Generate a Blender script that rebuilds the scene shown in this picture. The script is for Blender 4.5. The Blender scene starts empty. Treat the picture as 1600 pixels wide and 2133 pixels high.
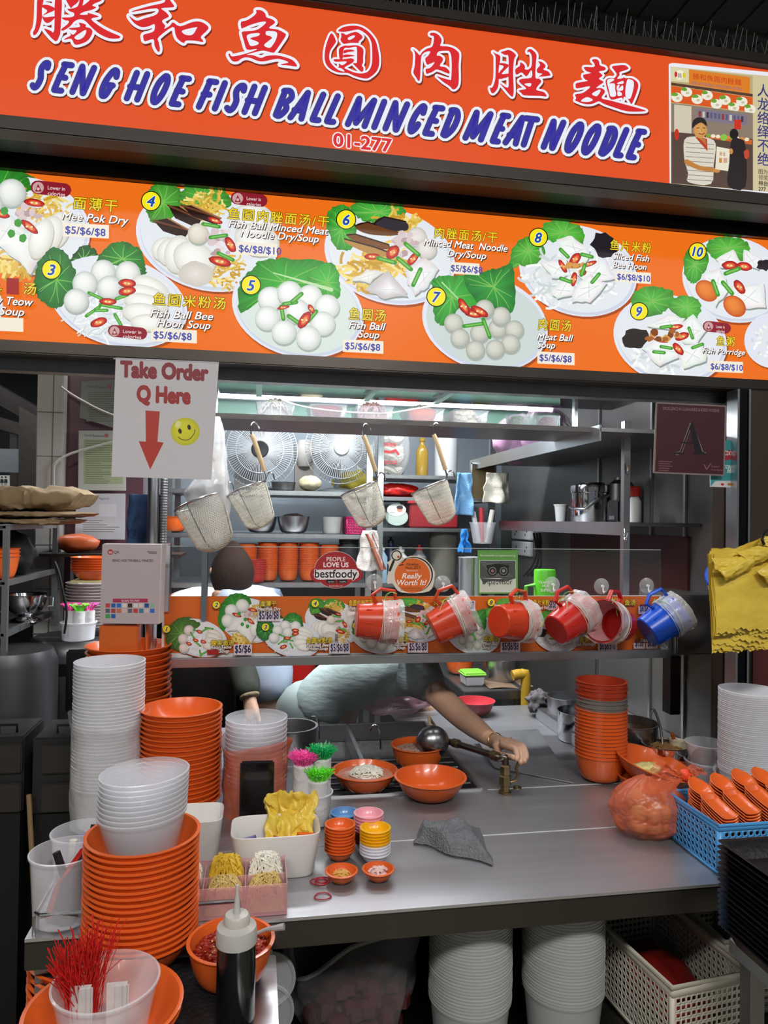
import bpy, bmesh, math, random
from mathutils import Vector, Matrix, noise
from math import sin, cos, pi, radians, atan2, sqrt
random.seed(7)
SC = bpy.context.scene
COL = SC.collection
V = Vector

# ---------------------------------------------------------------- camera
FPX = 1500.0
YAW, PITCH, ROLL = radians(9.9), radians(0.70), 0.0141
EYE = V((0, 0, 1.6))
FW = V((sin(YAW)*cos(PITCH), cos(YAW)*cos(PITCH), sin(PITCH)))
R0 = V((cos(YAW), -sin(YAW), 0)); U0 = R0.cross(FW)
RT = R0*cos(ROLL) + U0*sin(ROLL); UP = U0*cos(ROLL) - R0*sin(ROLL)
cam = bpy.data.cameras.new('camera'); cam_o = bpy.data.objects.new('camera', cam); COL.objects.link(cam_o)
cam.sensor_fit = 'HORIZONTAL'; cam.sensor_width = 36; cam.lens = 36*FPX/1600; cam.clip_start = .02
m = Matrix.Identity(4)
for i, ax in enumerate((RT, UP, -FW)):
    for j in range(3): m[j][i] = ax[j]
m.translation = EYE
cam_o.matrix_world = m; SC.camera = cam_o

# ---------------------------------------------------------------- world, exposure, lights
w = bpy.data.worlds.new('hall_air'); SC.world = w; w.use_nodes = True
w.node_tree.nodes['Background'].inputs[0].default_value = (.62, .68, .74, 1)
w.node_tree.nodes['Background'].inputs[1].default_value = .2
SC.view_settings.view_transform = 'Standard'; SC.view_settings.look = 'None'
SC.view_settings.gamma = 1; SC.view_settings.exposure = 0.0; SC.view_settings.use_curve_mapping = False
SC.cycles.transparent_max_bounces = 24; SC.cycles.max_bounces = 7; SC.cycles.diffuse_bounces = 3
SC.cycles.glossy_bounces = 3; SC.cycles.transmission_bounces = 4; SC.cycles.use_denoising = True
SC.cycles.caustics_reflective = False; SC.cycles.caustics_refractive = False
SC.cycles.sample_clamp_indirect = 3.0

def area(name, loc, rot, sx, sy, power, col=(1, 1, 1)):
    l = bpy.data.lights.new(name, 'AREA'); l.shape = 'RECTANGLE'; l.size = sx; l.size_y = sy; l.energy = power; l.color = col
    o = bpy.data.objects.new(name, l); COL.objects.link(o); o.location = loc; o.rotation_euler = rot
    return o
HALL_LAMPS = [((-1.3, -.9, 3.3), 55), ((.5, -1.1, 3.3), 95), ((2.6, -.7, 3.3), 22)]     # tubes of the hall, above and behind the queue
for p, e in HALL_LAMPS: area('hall_tube_light', p, (0, 0, radians(15)), 1.2, .14, e, (1, .96, .9))
area('stall_tube_light', (.45, 2.50, 1.992), (0, 0, 0), 1.3, .05, 28, (.93, .97, 1))        # the tube under the canopy
area('canopy_tube_light', (.45, 2.072, 1.9895), (0, 0, 0), 1.5, .03, 6.5, (.95, .97, 1))   # tube behind the menu board's lower lip
area('kitchen_light', (.45, 3.25, 2.42), (0, 0, 0), 1.3, .16, 32, (.93, .97, 1))            # kitchen ceiling batten
area('side_stall_light', (-.95, 3.0, 2.5), (0, 0, 0), .9, .1, 18, (.95, .97, 1))

# ---------------------------------------------------------------- picture geometry
def ray(px, py):
    return FW + RT*((px-800)/FPX) - UP*((py-1066.5)/FPX)
def aty(px, py, Y):
    d = ray(px, py); return EYE + d*((Y-EYE.y)/d.y)
def atz(px, py, Z):
    d = ray(px, py); return EYE + d*((Z-EYE.z)/d.z)
def atx(px, py, X):
    d = ray(px, py); return EYE + d*((X-EYE.x)/d.x)
def mpp(P):                                   # metres per picture pixel at P
    return (P-EYE).dot(FW)/FPX

# ---------------------------------------------------------------- materials
def lin(h):
    h = h.lstrip('#'); c = [int(h[i:i+2], 16)/255 for i in (0, 2, 4)]
    return tuple(x/12.92 if x <= .04045 else ((x+.055)/1.055)**2.4 for x in c)
MATS = {}
def M(name, col='#808080', rough=.5, metal=0, var=.12, vs=6, bump=0, bs=40, alpha=1, sss=0, trans=0, coat=0, spec=.5, emit=0, stretch=None, ior=1.45):
    if name in MATS: return MATS[name]
    m = bpy.data.materials.new(name); m.use_nodes = True; MATS[name] = m
    nt = m.node_tree; N = nt.nodes; L = nt.links; b = N['Principled BSDF']
    c = lin(col)
    tc = N.new('ShaderNodeTexCoord'); mp = N.new('ShaderNodeMapping'); L.new(tc.outputs['Object'], mp.inputs[0])
    if stretch: mp.inputs['Scale'].default_value = stretch
    nz = N.new('ShaderNodeTexNoise'); nz.inputs['Scale'].default_value = vs; nz.inputs['Detail'].default_value = 3
    L.new(mp.outputs[0], nz.inputs['Vector'])
    mx = N.new('ShaderNodeMix'); mx.data_type = 'RGBA'
    mx.inputs[6].default_value = (*[x*(1-var) for x in c], 1); mx.inputs[7].default_value = (*[min(1, x*(1+var)) for x in c], 1)
    L.new(nz.outputs[0], mx.inputs[0]); L.new(mx.outputs[2], b.inputs['Base Color'])
    b.inputs['Roughness'].default_value = rough; b.inputs['Metallic'].default_value = metal
    b.inputs['Specular IOR Level'].default_value = spec; b.inputs['IOR'].default_value = ior
    if trans: b.inputs['Transmission Weight'].default_value = trans
    if coat: b.inputs['Coat Weight'].default_value = coat
    if emit:
        L.new(mx.outputs[2], b.inputs['Emission Color']); b.inputs['Emission Strength'].default_value = emit
    if bump:
        n2 = N.new('ShaderNodeTexNoise'); n2.inputs['Scale'].default_value = bs; n2.inputs['Detail'].default_value = 2
        L.new(mp.outputs[0], n2.inputs['Vector'])
        bp = N.new('ShaderNodeBump'); bp.inputs['Strength'].default_value = bump; bp.inputs['Distance'].default_value = .01
        L.new(n2.outputs[0], bp.inputs['Height']); L.new(bp.outputs[0], b.inputs['Normal'])
    if sss:
        b.inputs['Subsurface Weight'].default_value = sss; b.inputs['Subsurface Radius'].default_value = (.02, .01, .006); b.inputs['Subsurface Scale'].default_value = .5
    if alpha < 1: b.inputs['Alpha'].default_value = alpha
    return m
def clearmat(name, col, opac, rough=.2, bump=0, bs=30, edge=.55):   # thin translucent plastic: denser where seen edge-on
    if name in MATS: return MATS[name]
    m = M(name, col, rough, var=.05, bump=bump, bs=bs)
    nt = m.node_tree; N = nt.nodes; b = N['Principled BSDF']
    lw = N.new('ShaderNodeLayerWeight'); lw.inputs[0].default_value = .35
    mr = N.new('ShaderNodeMapRange'); mr.inputs[3].default_value = opac; mr.inputs[4].default_value = min(1, opac+edge)
    nt.links.new(lw.outputs['Facing'], mr.inputs[0]); nt.links.new(mr.outputs[0], b.inputs['Alpha'])
    return m
def print_mat(name, lit):
    m = bpy.data.materials.new(name); m.use_nodes = True; MATS[name] = m
    nt = m.node_tree; N = nt.nodes; b = N['Principled BSDF']
    at = N.new('ShaderNodeAttribute'); at.attribute_name = 'Col'
    if lit:
        b.inputs['Base Color'].default_value = (.02, .02, .02, 1); b.inputs['Roughness'].default_value = .3; b.inputs['Specular IOR Level'].default_value = .15
        nt.links.new(at.outputs['Color'], b.inputs['Emission Color']); b.inputs['Emission Strength'].default_value = lit
    else:
        nt.links.new(at.outputs['Color'], b.inputs['Base Color']); b.inputs['Roughness'].default_value = .45
    return m
STEEL = M('brushed_steel', '#b9babd', .3, 1, .1, 5, .05, 60, stretch=(1, 8, 1))
STEEL_DULL = M('dull_steel', '#8b8b8d', .42, 1, .18, 4, .06, 50, stretch=(6, 1, 1))
STEEL_DARK = M('dark_steel', '#54514f', .38, 1, .2, 3, .05, 40)
STEEL_SHINE = M('polished_steel', '#d2d3d6', .12, 1, .06, 5)
WORK = M('worktop_steel', '#bcbdc2', .38, .84, .12, 3, .06, 90, stretch=(1, 14, 1))
ORANGE = M('orange_melamine', '#dc6228', .26, 0, .05, 8, coat=.15)
ORANGE_D = M('orange_red_melamine', '#ad3c22', .3, 0, .06, 8)
GREYMEL = M('grey_melamine', '#77736f', .35, 0, .06, 8)
BLACK = M('black_plastic', '#111113', .4, 0, .2, 6)
RUBBER = M('dark_rubber', '#1c1c1f', .6, 0, .3, 20, .2, 60)
WHITEP = M('white_plastic', '#e4e3e0', .35, 0, .03, 6, sss=.1)
PAPER = M('white_paper', '#dcdcdc', .6, 0, .03, 5)
CLEAR = clearmat('clear_tub_plastic', '#eef0f8', .17, .16, edge=.55)
CLEARW = clearmat('milky_tub_plastic', '#f2f3fa', .5, .22, edge=.4)
CLEARG = clearmat('clear_acrylic', '#7f8888', .03, .04, edge=.3)
BAGW = clearmat('clear_bag_film', '#e6e6e8', .22, .22, .6, 22, .5)
BAGO = clearmat('orange_bag_film', '#e0704a', .5, .28, .5, 24, .35)
RED = M('red_plastic', '#be2620', .3, 0, .06, 8)
BLUE = M('blue_plastic', '#1650c8', .28, 0, .06, 8)
YELLOWBAG = M('yellow_bag_film', '#dfc24c', .34, 0, .12, 14, .35, 30)
PRINT_LIT = print_mat('backlit_print', 1.0)
PRINT = print_mat('paper_print', 0)

# ---------------------------------------------------------------- mesh building
WLOC = {}
def finish(me, mat, smooth, angle):
    me.materials.append(mat)
    if smooth:
        me.polygons.foreach_set('use_smooth', [True]*len(me.polygons))
        me.set_sharp_from_angle(angle=radians(angle))
class MB:
    def __init__(s): s.v = []; s.f = []
    def add(s, vs, fs, T=None):
        n = len(s.v)
        s.v += [(T @ V(p)) if T else V(p) for p in vs]
        s.f += [[i+n for i in f] for f in fs]
        return s
    def box(s, c, d, T=None):
        x, y, z = c; a, b, h = d[0]/2, d[1]/2, d[2]/2
        return s.add([(x+i*a, y+j*b, z+k*h) for k in (-1, 1) for j in (-1, 1) for i in (-1, 1)],
              [(0, 2, 3, 1), (4, 5, 7, 6), (0, 1, 5, 4), (2, 6, 7, 3), (0, 4, 6, 2), (1, 3, 7, 5)], T)
    def hexa(s, pts, T=None):    # 8 corners: bottom 4 ccw, top 4 ccw
        return s.add(pts, [(3, 2, 1, 0), (4, 5, 6, 7), (0, 1, 5, 4), (1, 2, 6, 5), (2, 3, 7, 6), (3, 0, 4, 7)], T)
    def lathe(s, prof, seg=32, T=None, sx=1, sy=1):
        vs = []; idx = []
        for r, z in prof:
            if r < 1e-6: idx.append([len(vs)]*seg); vs.append((0, 0, z))
            else:
                idx.append(list(range(len(vs), len(vs)+seg)))
                vs += [(r*sx*cos(2*pi*i/seg), r*sy*sin(2*pi*i/seg), z) for i in range(seg)]
        fs = []
        for a, b in zip(idx, idx[1:]):
            for i in range(seg):
                j = (i+1) % seg
                q = [a[i], a[j], b[j], b[i]]; q2 = []
                for k in q:
                    if k not in q2: q2.append(k)
                if len(q2) > 2: fs.append(q2)
        return s.add(vs, fs, T)
    def tube(s, pts, r, seg=8, closed=False, T=None, caps=True):
        pts = [V(p) for p in pts]; n = len(pts)
        rs = r if isinstance(r, (list, tuple)) else [r]*n
        tg = []
        for i in range(n):
            a = pts[(i-1) % n] if closed or i > 0 else pts[i]; b = pts[(i+1) % n] if closed or i < n-1 else pts[i]
            t = b-a; tg.append(t.normalized() if t.length > 1e-9 else V((0, 0, 1)))
        u = tg[0].orthogonal().normalized(); vs = []
        for i in range(n):
            u = u - tg[i]*u.dot(tg[i])
            u = u.normalized() if u.length > 1e-6 else tg[i].orthogonal().normalized()
            w = tg[i].cross(u)
            vs += [pts[i]+(u*cos(2*pi*k/seg)+w*sin(2*pi*k/seg))*rs[i] for k in range(seg)]
        fs = []
        for i in range(n if closed else n-1):
            a = i*seg; b = ((i+1) % n)*seg
            fs += [(a+k, a+(k+1) % seg, b+(k+1) % seg, b+k) for k in range(seg)]
        if caps and not closed: fs += [list(range(seg))[::-1], [(n-1)*seg+k for k in range(seg)]]
        return s.add(vs, fs, T)
    def prism(s, poly, z0, z1, T=None):
        n = len(poly)
        return s.add([(x, y, z0) for x, y in poly]+[(x, y, z1) for x, y in poly],
              [list(range(n))[::-1], list(range(n, 2*n))]+[(i, (i+1) % n, (i+1) % n+n, i+n) for i in range(n)], T)
    def grid(s, fn, nu, nv, cu=False, T=None):
        vs = [fn(i/(nu if cu else nu-1), j/(nv-1)) for j in range(nv) for i in range(nu)]
        fs = [(j*nu+i, j*nu+(i+1) % nu, (j+1)*nu+(i+1) % nu, (j+1)*nu+i) for j in range(nv-1) for i in range(nu if cu else nu-1)]
        return s.add(vs, fs, T)
    def ball(s, c, r, seg=14, T=None, sq=(1, 1, 1)):
        n = seg//2
        X = Matrix.Translation(c) @ Matrix.Diagonal((sq[0], sq[1], sq[2], 1))
        return s.lathe([(r*sin(pi*i/n) if 0 < i < n else 0, -r*cos(pi*i/n)) for i in range(n+1)], seg, (T @ X) if T else X)
    def mesh(s, name, mat, smooth=True, angle=38, bevel=0, thick=0):
        me = bpy.data.meshes.new(name); me.from_pydata([tuple(p) for p in s.v], [], s.f)
        if bevel or thick or True:
            bm = bmesh.new(); bm.from_mesh(me)
            bmesh.ops.recalc_face_normals(bm, faces=bm.faces)
            if bevel:
                es = [e for e in bm.edges if len(e.link_faces) == 2 and e.calc_face_angle(0) > .6]
                bmesh.ops.bevel(bm, geom=es, offset=bevel, segments=2, affect='EDGES', clamp_overlap=True)
            bm.to_mesh(me); bm.free()
        finish(me, mat, smooth, angle)
        return me
    def build(s, name, mat, parent=None, org=None, loc=None, local=False, **k):
        """world coordinates unless local; a child is placed relative to its parent's base"""
        if parent is not None and not local: org = WLOC[parent.name]
        if org is None and not local:
            n = len(s.v); org = V((sum(p.x for p in s.v)/n, sum(p.y for p in s.v)/n, min(p.z for p in s.v)))
        if not local: s.v = [p-org for p in s.v]
        me = s.mesh(name, mat, **k)
        o = bpy.data.objects.new(name, me); COL.objects.link(o)
        if parent is not None:
            o.parent = parent; WLOC[o.name] = WLOC[parent.name].copy()
            if loc is not None: o.location = loc
        else:
            o.location = loc if loc is not None else (org if org is not None else (0, 0, 0)); WLOC[o.name] = V(o.location)
        return o
def tag(o, label, cat, group=None, kind=None):
    o['label'] = label; o['category'] = cat
    if group: o['group'] = group
    if kind: o['kind'] = kind
    return o
def thing(name, label, cat, loc=(0, 0, 0), group=None, rot=None):
    o = bpy.data.objects.new(name, None); COL.objects.link(o); o.location = loc; o.empty_display_size = .05
    if rot is not None: o.rotation_euler = rot
    WLOC[o.name] = V(loc)
    return tag(o, label, cat, group)
def struct(o, label, cat):
    o['kind'] = 'structure'; o['label'] = label; o['category'] = cat; return o
def place(me, name, loc, rot=(0, 0, 0), parent=None, scale=None):
    o = bpy.data.objects.new(name, me); COL.objects.link(o); o.location = loc; o.rotation_euler = rot
    if scale: o.scale = (scale,)*3 if not isinstance(scale, (tuple, list)) else scale
    if parent is not None: o.parent = parent
    WLOC[o.name] = V(loc)
    return o
def dup(root, loc, label, rot=None, group=None):
    r = root.copy(); COL.objects.link(r); r.location = loc; r['label'] = label; WLOC[r.name] = V(loc)
    if rot is not None: r.rotation_euler = rot
    if group: r['group'] = group
    for ch in list(root.children):
        c = ch.copy(); COL.objects.link(c); c.parent = r
        for g in list(ch.children):
            d = g.copy(); COL.objects.link(d); d.parent = c
    return r
ONES = 'topmost,second,third,fourth,fifth,sixth,seventh,eighth,ninth,tenth,eleventh,twelfth,thirteenth,fourteenth,fifteenth,sixteenth,seventeenth,eighteenth,nineteenth'.split(',')
def nth(i):                                    # 0 = topmost
    if i < 19: return ONES[i] if i == 0 else ONES[i]+' from top'
    t = {2: 'twent', 3: 'thirt', 4: 'fort', 5: 'fift'}[(i+1)//10]
    k = (i+1) % 10
    return (t+'ieth' if k == 0 else t+'y-'+['first', 'second', 'third', 'fourth', 'fifth', 'sixth', 'seventh', 'eighth', 'ninth'][k-1])+' from top'
def stack(me, name, cat, base, n, pitch, label, group, rot=0, jit=.0008, spin=True, lean=(0, 0), mats=None):
    """n nested copies from base upward; label has {} for the place in the stack"""
    out = []
    for i in range(n):
        x = base.x+random.uniform(-jit, jit)+lean[0]*i*pitch; y = base.y+random.uniform(-jit, jit)+lean[1]*i*pitch
        mm = mats[i] if mats else me
        o = place(mm, name, (x, y, base.z+i*pitch), (0, 0, random.uniform(0, 6) if spin else rot))
        tag(o, label.format(nth(n-1-i)), cat, group); out.append(o)
    return out
def lathe_mesh(name, prof, mat, seg=40, **k):
    return MB().lathe(prof, seg).mesh(name, mat, **k)
def bowl_prof(r, h, foot, t=.0025, p=.62, n=9, flare=0):
    """closed profile of a bowl standing on z=0"""
    out = [(0, .002), (foot*.92, .002), (foot*.95, 0), (foot, 0)]
    for i in range(n+1):
        u = i/n; out.append((foot+(r-foot)*(u**p if p < 1 else u), .002+(h-.002)*u**(1/p if p < 1 else 1)*1.0))
    out += [(r+t*.2, h-.0022), (r+t*.95, h-.0012), (r+t*1.05, h+t*.25)]; inner = []
    for i in range(n+1):
        u = 1-i/n; inner.append((max(0.002, foot-.001+(r-t-foot)*(u**p)), .005+(h-.004)*u**(1/p)))
    return out+[(r-t*.3, h+t*.4)]+inner+[(0, .005)]
def tub_prof(r, h, rb, t=.001, rim=.004):
    return [(0, 0), (rb*.94, 0), (rb, .003), (r-.0025, h-.012), (r-.001, h-.008), (r+.002, h-.004), (r+.0024, h), (r-t, h+.0006), (r-.0035, h-.010), (rb-t, .004), (rb*.93, .0015), (0, .0015)]
# ================================================================ printed artwork: flat coloured shapes laid on a sign's face
EPS = 2.2e-5
def smooth(pts, closed=True, k=5):
    n = len(pts); out = []
    for i in range(n if closed else n-1):
        g = lambda j: pts[j % n] if closed else pts[max(0, min(n-1, j))]
        p0, p1, p2, p3 = g(i-1), g(i), g(i+1), g(i+2)
        for t in range(k):
            t /= k
            out.append(tuple(.5*((2*p1[a])+(-p0[a]+p2[a])*t+(2*p0[a]-5*p1[a]+4*p2[a]-p3[a])*t*t+(-p0[a]+3*p1[a]-3*p2[a]+p3[a])*t**3) for a in range(len(p1))))
    if not closed: out.append(pts[-1])
    return out
class Art:
    def __init__(s, Y, z=1, X=None): s.Y = Y; s.X = X; s.v = []; s.f = []; s.c = []; s.z = z; s.tr = None
    def P(s, p, z):
        x, y = p[0], p[1]
        if s.tr: a, b, c, d, k = s.tr; x, y = c+(x-a)*k, d+(y-b)*k
        if s.X is not None:
            q = atx(x, y, s.X); return V((q.x-z*EPS, q.y, q.z))
        q = aty(x, y, s.Y); return V((q.x, q.y-z*EPS, q.z))
    def raw(s, pts, faces, cols, z):
        n = len(s.v); s.v += pts; s.f += [[i+n for i in f] for f in faces]
        s.c += [[(cols[i] if isinstance(cols, list) else cols) for i in f] for f in faces]
    def nz(s, z):
        if z is None: s.z += 1; return s.z
        return z
    def poly(s, pts, col, z=None, sm=0):
        z = s.nz(z)
        if sm: pts = smooth(pts, True, sm)
        s.raw([s.P(p, z) for p in pts], [list(range(len(pts)))], lin(col), z); return s
    def rect(s, x0, y0, x1, y1, col, z=None, sl=0):
        return s.poly([(x0, y0), (x1, y0+sl*(x1-x0)), (x1, y1+sl*(x1-x0)), (x0, y1)], col, z)
    def ring_pts(s, cx, cy, rx, ry, rot=0, n=28):
        c, q = cos(radians(rot)), sin(radians(rot))
        return [(cx+rx*cos(2*pi*i/n)*c-ry*sin(2*pi*i/n)*q, cy+rx*cos(2*pi*i/n)*q+ry*sin(2*pi*i/n)*c) for i in range(n)]
    def ell(s, cx, cy, rx, ry, col, rot=0, n=28, z=None): return s.poly(s.ring_pts(cx, cy, rx, ry, rot, n), col, z)
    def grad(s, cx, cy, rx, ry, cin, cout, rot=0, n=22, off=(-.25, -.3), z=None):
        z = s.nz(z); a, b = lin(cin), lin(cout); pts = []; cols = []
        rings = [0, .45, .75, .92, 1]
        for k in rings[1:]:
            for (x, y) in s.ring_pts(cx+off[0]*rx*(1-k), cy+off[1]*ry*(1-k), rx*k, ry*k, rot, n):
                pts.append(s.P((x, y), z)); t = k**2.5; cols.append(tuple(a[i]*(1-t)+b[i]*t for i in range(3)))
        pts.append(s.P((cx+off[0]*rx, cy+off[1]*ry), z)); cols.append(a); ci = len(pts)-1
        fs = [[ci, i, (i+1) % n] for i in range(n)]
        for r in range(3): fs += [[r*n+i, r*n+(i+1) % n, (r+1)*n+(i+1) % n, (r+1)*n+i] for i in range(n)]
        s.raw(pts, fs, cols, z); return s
    def line(s, pts, w, col, closed=False, sm=0, z=None, caps=True):
        z = s.nz(z); c = lin(col)
        if sm: pts = smooth(pts, closed, sm)
        n = len(pts)
        for i in range(n if closed else n-1):
            p, q = pts[i], pts[(i+1) % n]; dx, dy = q[0]-p[0], q[1]-p[1]; L = sqrt(dx*dx+dy*dy) or 1
            w0 = (p[2] if len(p) > 2 else w)/2; w1 = (q[2] if len(q) > 2 else w)/2; nx, ny = -dy/L, dx/L
            zz = z+.11*(i % 5); s.raw([s.P(t, zz) for t in ((p[0]+nx*w0, p[1]+ny*w0), (q[0]+nx*w1, q[1]+ny*w1), (q[0]-nx*w1, q[1]-ny*w1), (p[0]-nx*w0, p[1]-ny*w0))], [[0, 1, 2, 3]], c, z)
        if caps:
            for i, p in enumerate(pts):
                r = (p[2] if len(p) > 2 else w)/2
                s.poly(s.ring_pts(p[0], p[1], r, r, 0, 10), col, z+.55+.08*(i % 5))
        return s
    def blob(s, cx, cy, rx, ry, col, seed=0, rough=.12, n=26, rot=0, z=None, cin=None):
        rnd = random.Random(seed); c, q = cos(radians(rot)), sin(radians(rot)); pts = []
        for i in range(n):
            a = 2*pi*i/n; k = 1+rnd.uniform(-rough, rough); x, y = rx*k*cos(a), ry*k*sin(a)
            pts.append((cx+x*c-y*q, cy+x*q+y*c))
        if cin:
            z = s.nz(z); m = len(pts)
            s.raw([s.P(p, z) for p in pts]+[s.P((cx, cy), z)], [[m, i, (i+1) % m] for i in range(m)], [lin(col)]*m+[lin(cin)], z); return s
        return s.poly(pts, col, z)
    def text(s, body, px, py, size, col, shear=0, bold=0, align='l', outline=None, width=None, z=None, space=1, shadow=None):
        """size = em height in picture pixels, (px, py) = baseline start"""
        if shadow: s.text(body, px+shadow[1], py+shadow[2], size, shadow[0], shear, bold, align, None, width, z, space)
        if outline: s.text(body, px, py, size, outline[0], shear, bold+outline[1], align, None, width, z, space)
        z = s.nz(z)
        cu = bpy.data.curves.new('t', 'FONT'); cu.body = body; cu.size = 1; cu.shear = shear; cu.space_character = space; cu.resolution_u = 3
        o = bpy.data.objects.new('t', cu); me = bpy.data.meshes.new_from_object(o)
        vs = [(v.co.x, v.co.y) for v in me.vertices]; fs = [list(p.vertices) for p in me.polygons]
        bpy.data.objects.remove(o); bpy.data.curves.remove(cu); bpy.data.meshes.remove(me)
        if not vs: return s
        x0 = min(v[0] for v in vs); x1 = max(v[0] for v in vs)
        lay = [0]*len(vs)
        if bold:
            b0, f0 = vs, fs; vs, fs = list(b0), list(f0); dirs = 4 if bold < .02 else 8; x0 -= bold; x1 += bold; lay = [0]*len(b0)
            for q in range(dirs):
                t = 2*pi*(q+.5)/dirs; n0 = len(vs); lay += [.1*(q+1)]*len(b0); vs += [(v[0]+bold*cos(t), v[1]+bold*sin(t)) for v in b0]; fs += [[i+n0 for i in f] for f in f0]
        if s.tr: a, b, c, d, kk = s.tr; px, py, size = c+(px-a)*kk, d+(py-b)*kk, size*kk; width = width*kk if width else None
        O = aty(px, py, s.Y) if s.X is None else atx(px, py, s.X); k = mpp(O)*size; kx = k
        if width: kx = mpp(O)*width/(x1-x0-2*bold)
        off = -(x0+bold) if align == 'l' else (-(x0+x1)/2 if align == 'c' else -x1)
        s.raw([V((O.x+(v[0]+off)*kx, s.Y-(z+g)*EPS, O.z+v[1]*k)) if s.X is None else V((s.X-(z+g)*EPS, O.y-(v[0]+off)*kx, O.z+v[1]*k)) for v, g in zip(vs, lay)], fs, lin(col), z); return s
    def build(s, name, mat, parent=None, org=None):
        if org is None: org = WLOC[parent.name] if parent is not None else sum(s.v, V())/len(s.v)
        me = bpy.data.meshes.new(name); me.from_pydata([tuple(p-org) for p in s.v], [], s.f)
        at = me.color_attributes.new('Col', 'FLOAT_COLOR', 'CORNER'); flat = []
        for c in s.c:
            for x in c: flat += [*x[:3], 1.0]
        at.data.foreach_set('color', flat); me.materials.append(mat); me.update()
        o = bpy.data.objects.new(name, me); COL.objects.link(o)
        if parent is not None: o.parent = parent
        else: o.location = org
        WLOC[o.name] = V(org)
        return o

# ---------------------------------------------------------------- food pictures (authored in the big menu's own layout)
def chili(a, x, y, r=14, rot=20, k=.55):
    r *= .92; a.blob(x, y, r, r*k, '#8e1212', int(x*7+y), .05, 18, rot); a.blob(x, y, r*.88, r*k*.86, '#c4241a', int(x*3+y), .05, 16, rot); a.ell(x+r*.04, y, r*.6, r*k*.55, '#e2603a', rot, 14); a.ell(x, y+.6, r*.4, r*k*.34, '#eba25e', rot, 10)
    for t in (-.25, .2): a.ell(x+t*r, y+t*2, r*.12, r*.1, '#fbe9b0', 0, 6)
def scal(a, x, y, L=18, rot=30, w=6, col='#3d9a2e'):
    c, s = cos(radians(rot))*L/2, sin(radians(rot))*L/2; a.line([(x-c, y-s), (x+c, y+s)], w, col, z=None); a.line([(x-c*.8, y-s*.8), (x+c*.8, y+s*.8)], w*.4, '#7cc45a', z=None)
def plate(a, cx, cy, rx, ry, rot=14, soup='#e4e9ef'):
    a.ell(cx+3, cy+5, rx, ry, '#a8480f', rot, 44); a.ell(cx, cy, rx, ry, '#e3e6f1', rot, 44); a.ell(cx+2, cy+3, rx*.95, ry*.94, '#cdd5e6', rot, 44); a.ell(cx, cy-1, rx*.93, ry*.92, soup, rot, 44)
def leaf(a, pts, col='#2f8a2b', seed=1, veins=True):
    r = random.Random(seed); p = smooth(pts, True, 8); cx = sum(q[0] for q in p)/len(p); cy = sum(q[1] for q in p)/len(p)
    p = [(q[0]+r.uniform(-2.4, 2.4), q[1]+r.uniform(-2.4, 2.4)) for q in p]; m = len(p); z = a.nz(None)
    a.raw([a.P(q, z) for q in p]+[a.P((cx, cy), z)], [[m, i, (i+1) % m] for i in range(m)], [tuple(x*r.uniform(.55, 1.0) for x in lin(col)) for _ in range(m)]+[tuple(min(1, x*1.45) for x in lin(col))], z)
    if veins:
        for i in range(0, m, max(1, m//9)): a.line([(cx, cy, 2.2), ((cx+p[i][0])/2+r.uniform(-3, 3), (cy+p[i][1])/2, 1.6), (cx+(p[i][0]-cx)*.85, cy+(p[i][1]-cy)*.85, .8)], 1, '#7fbf5a', z=a.z+1, caps=False)
        a.z += 1
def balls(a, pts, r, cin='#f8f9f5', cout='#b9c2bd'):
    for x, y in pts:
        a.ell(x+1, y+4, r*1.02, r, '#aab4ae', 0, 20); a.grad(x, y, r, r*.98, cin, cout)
def noodles(a, cx, cy, rx, ry, cols, n, w=4, seed=3, L=22):
    r = random.Random(seed); z0 = a.z
    for i in range(n):
        t = r.uniform(0, 2*pi); q = sqrt(r.random()); x, y = cx+rx*q*cos(t), cy+ry*q*sin(t); d = r.uniform(0, 2*pi); b = r.uniform(-1.4, 1.4); pts = []
        for k in range(5): pts.append((x, y)); x += cos(d)*L/4; y += sin(d)*L/4*.75; d += b/3
        a.line(pts, w, r.choice(cols), z=z0+1+i % 12, caps=False)
    a.z = z0+13
YEL = ['#e9c95e', '#d8ad3c', '#f3dd86', '#c9982c', '#e2bd58']; WHT = ['#f2f5f3', '#dfe6e4', '#fbfcfb', '#cdd8d8']; PINKM = ['#d9c6c8', '#c9b0b4', '#e8dcdc', '#b99da0']
def mince(a, x, y, rx, ry, n=16, seed=2, cols=PINKM):
    r = random.Random(seed)
    for i in range(n): a.blob(x+r.uniform(-rx, rx), y+r.uniform(-ry, ry), r.uniform(5, 10), r.uniform(4, 8), r.choice(cols), r.random(), .2, 9)
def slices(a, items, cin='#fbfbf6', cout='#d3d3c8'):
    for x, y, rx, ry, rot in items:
        a.ell(x+1, y+3, rx, ry, '#b3b0a0', rot, 20); a.grad(x, y, rx, ry, cin, cout, rot, 20)
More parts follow.
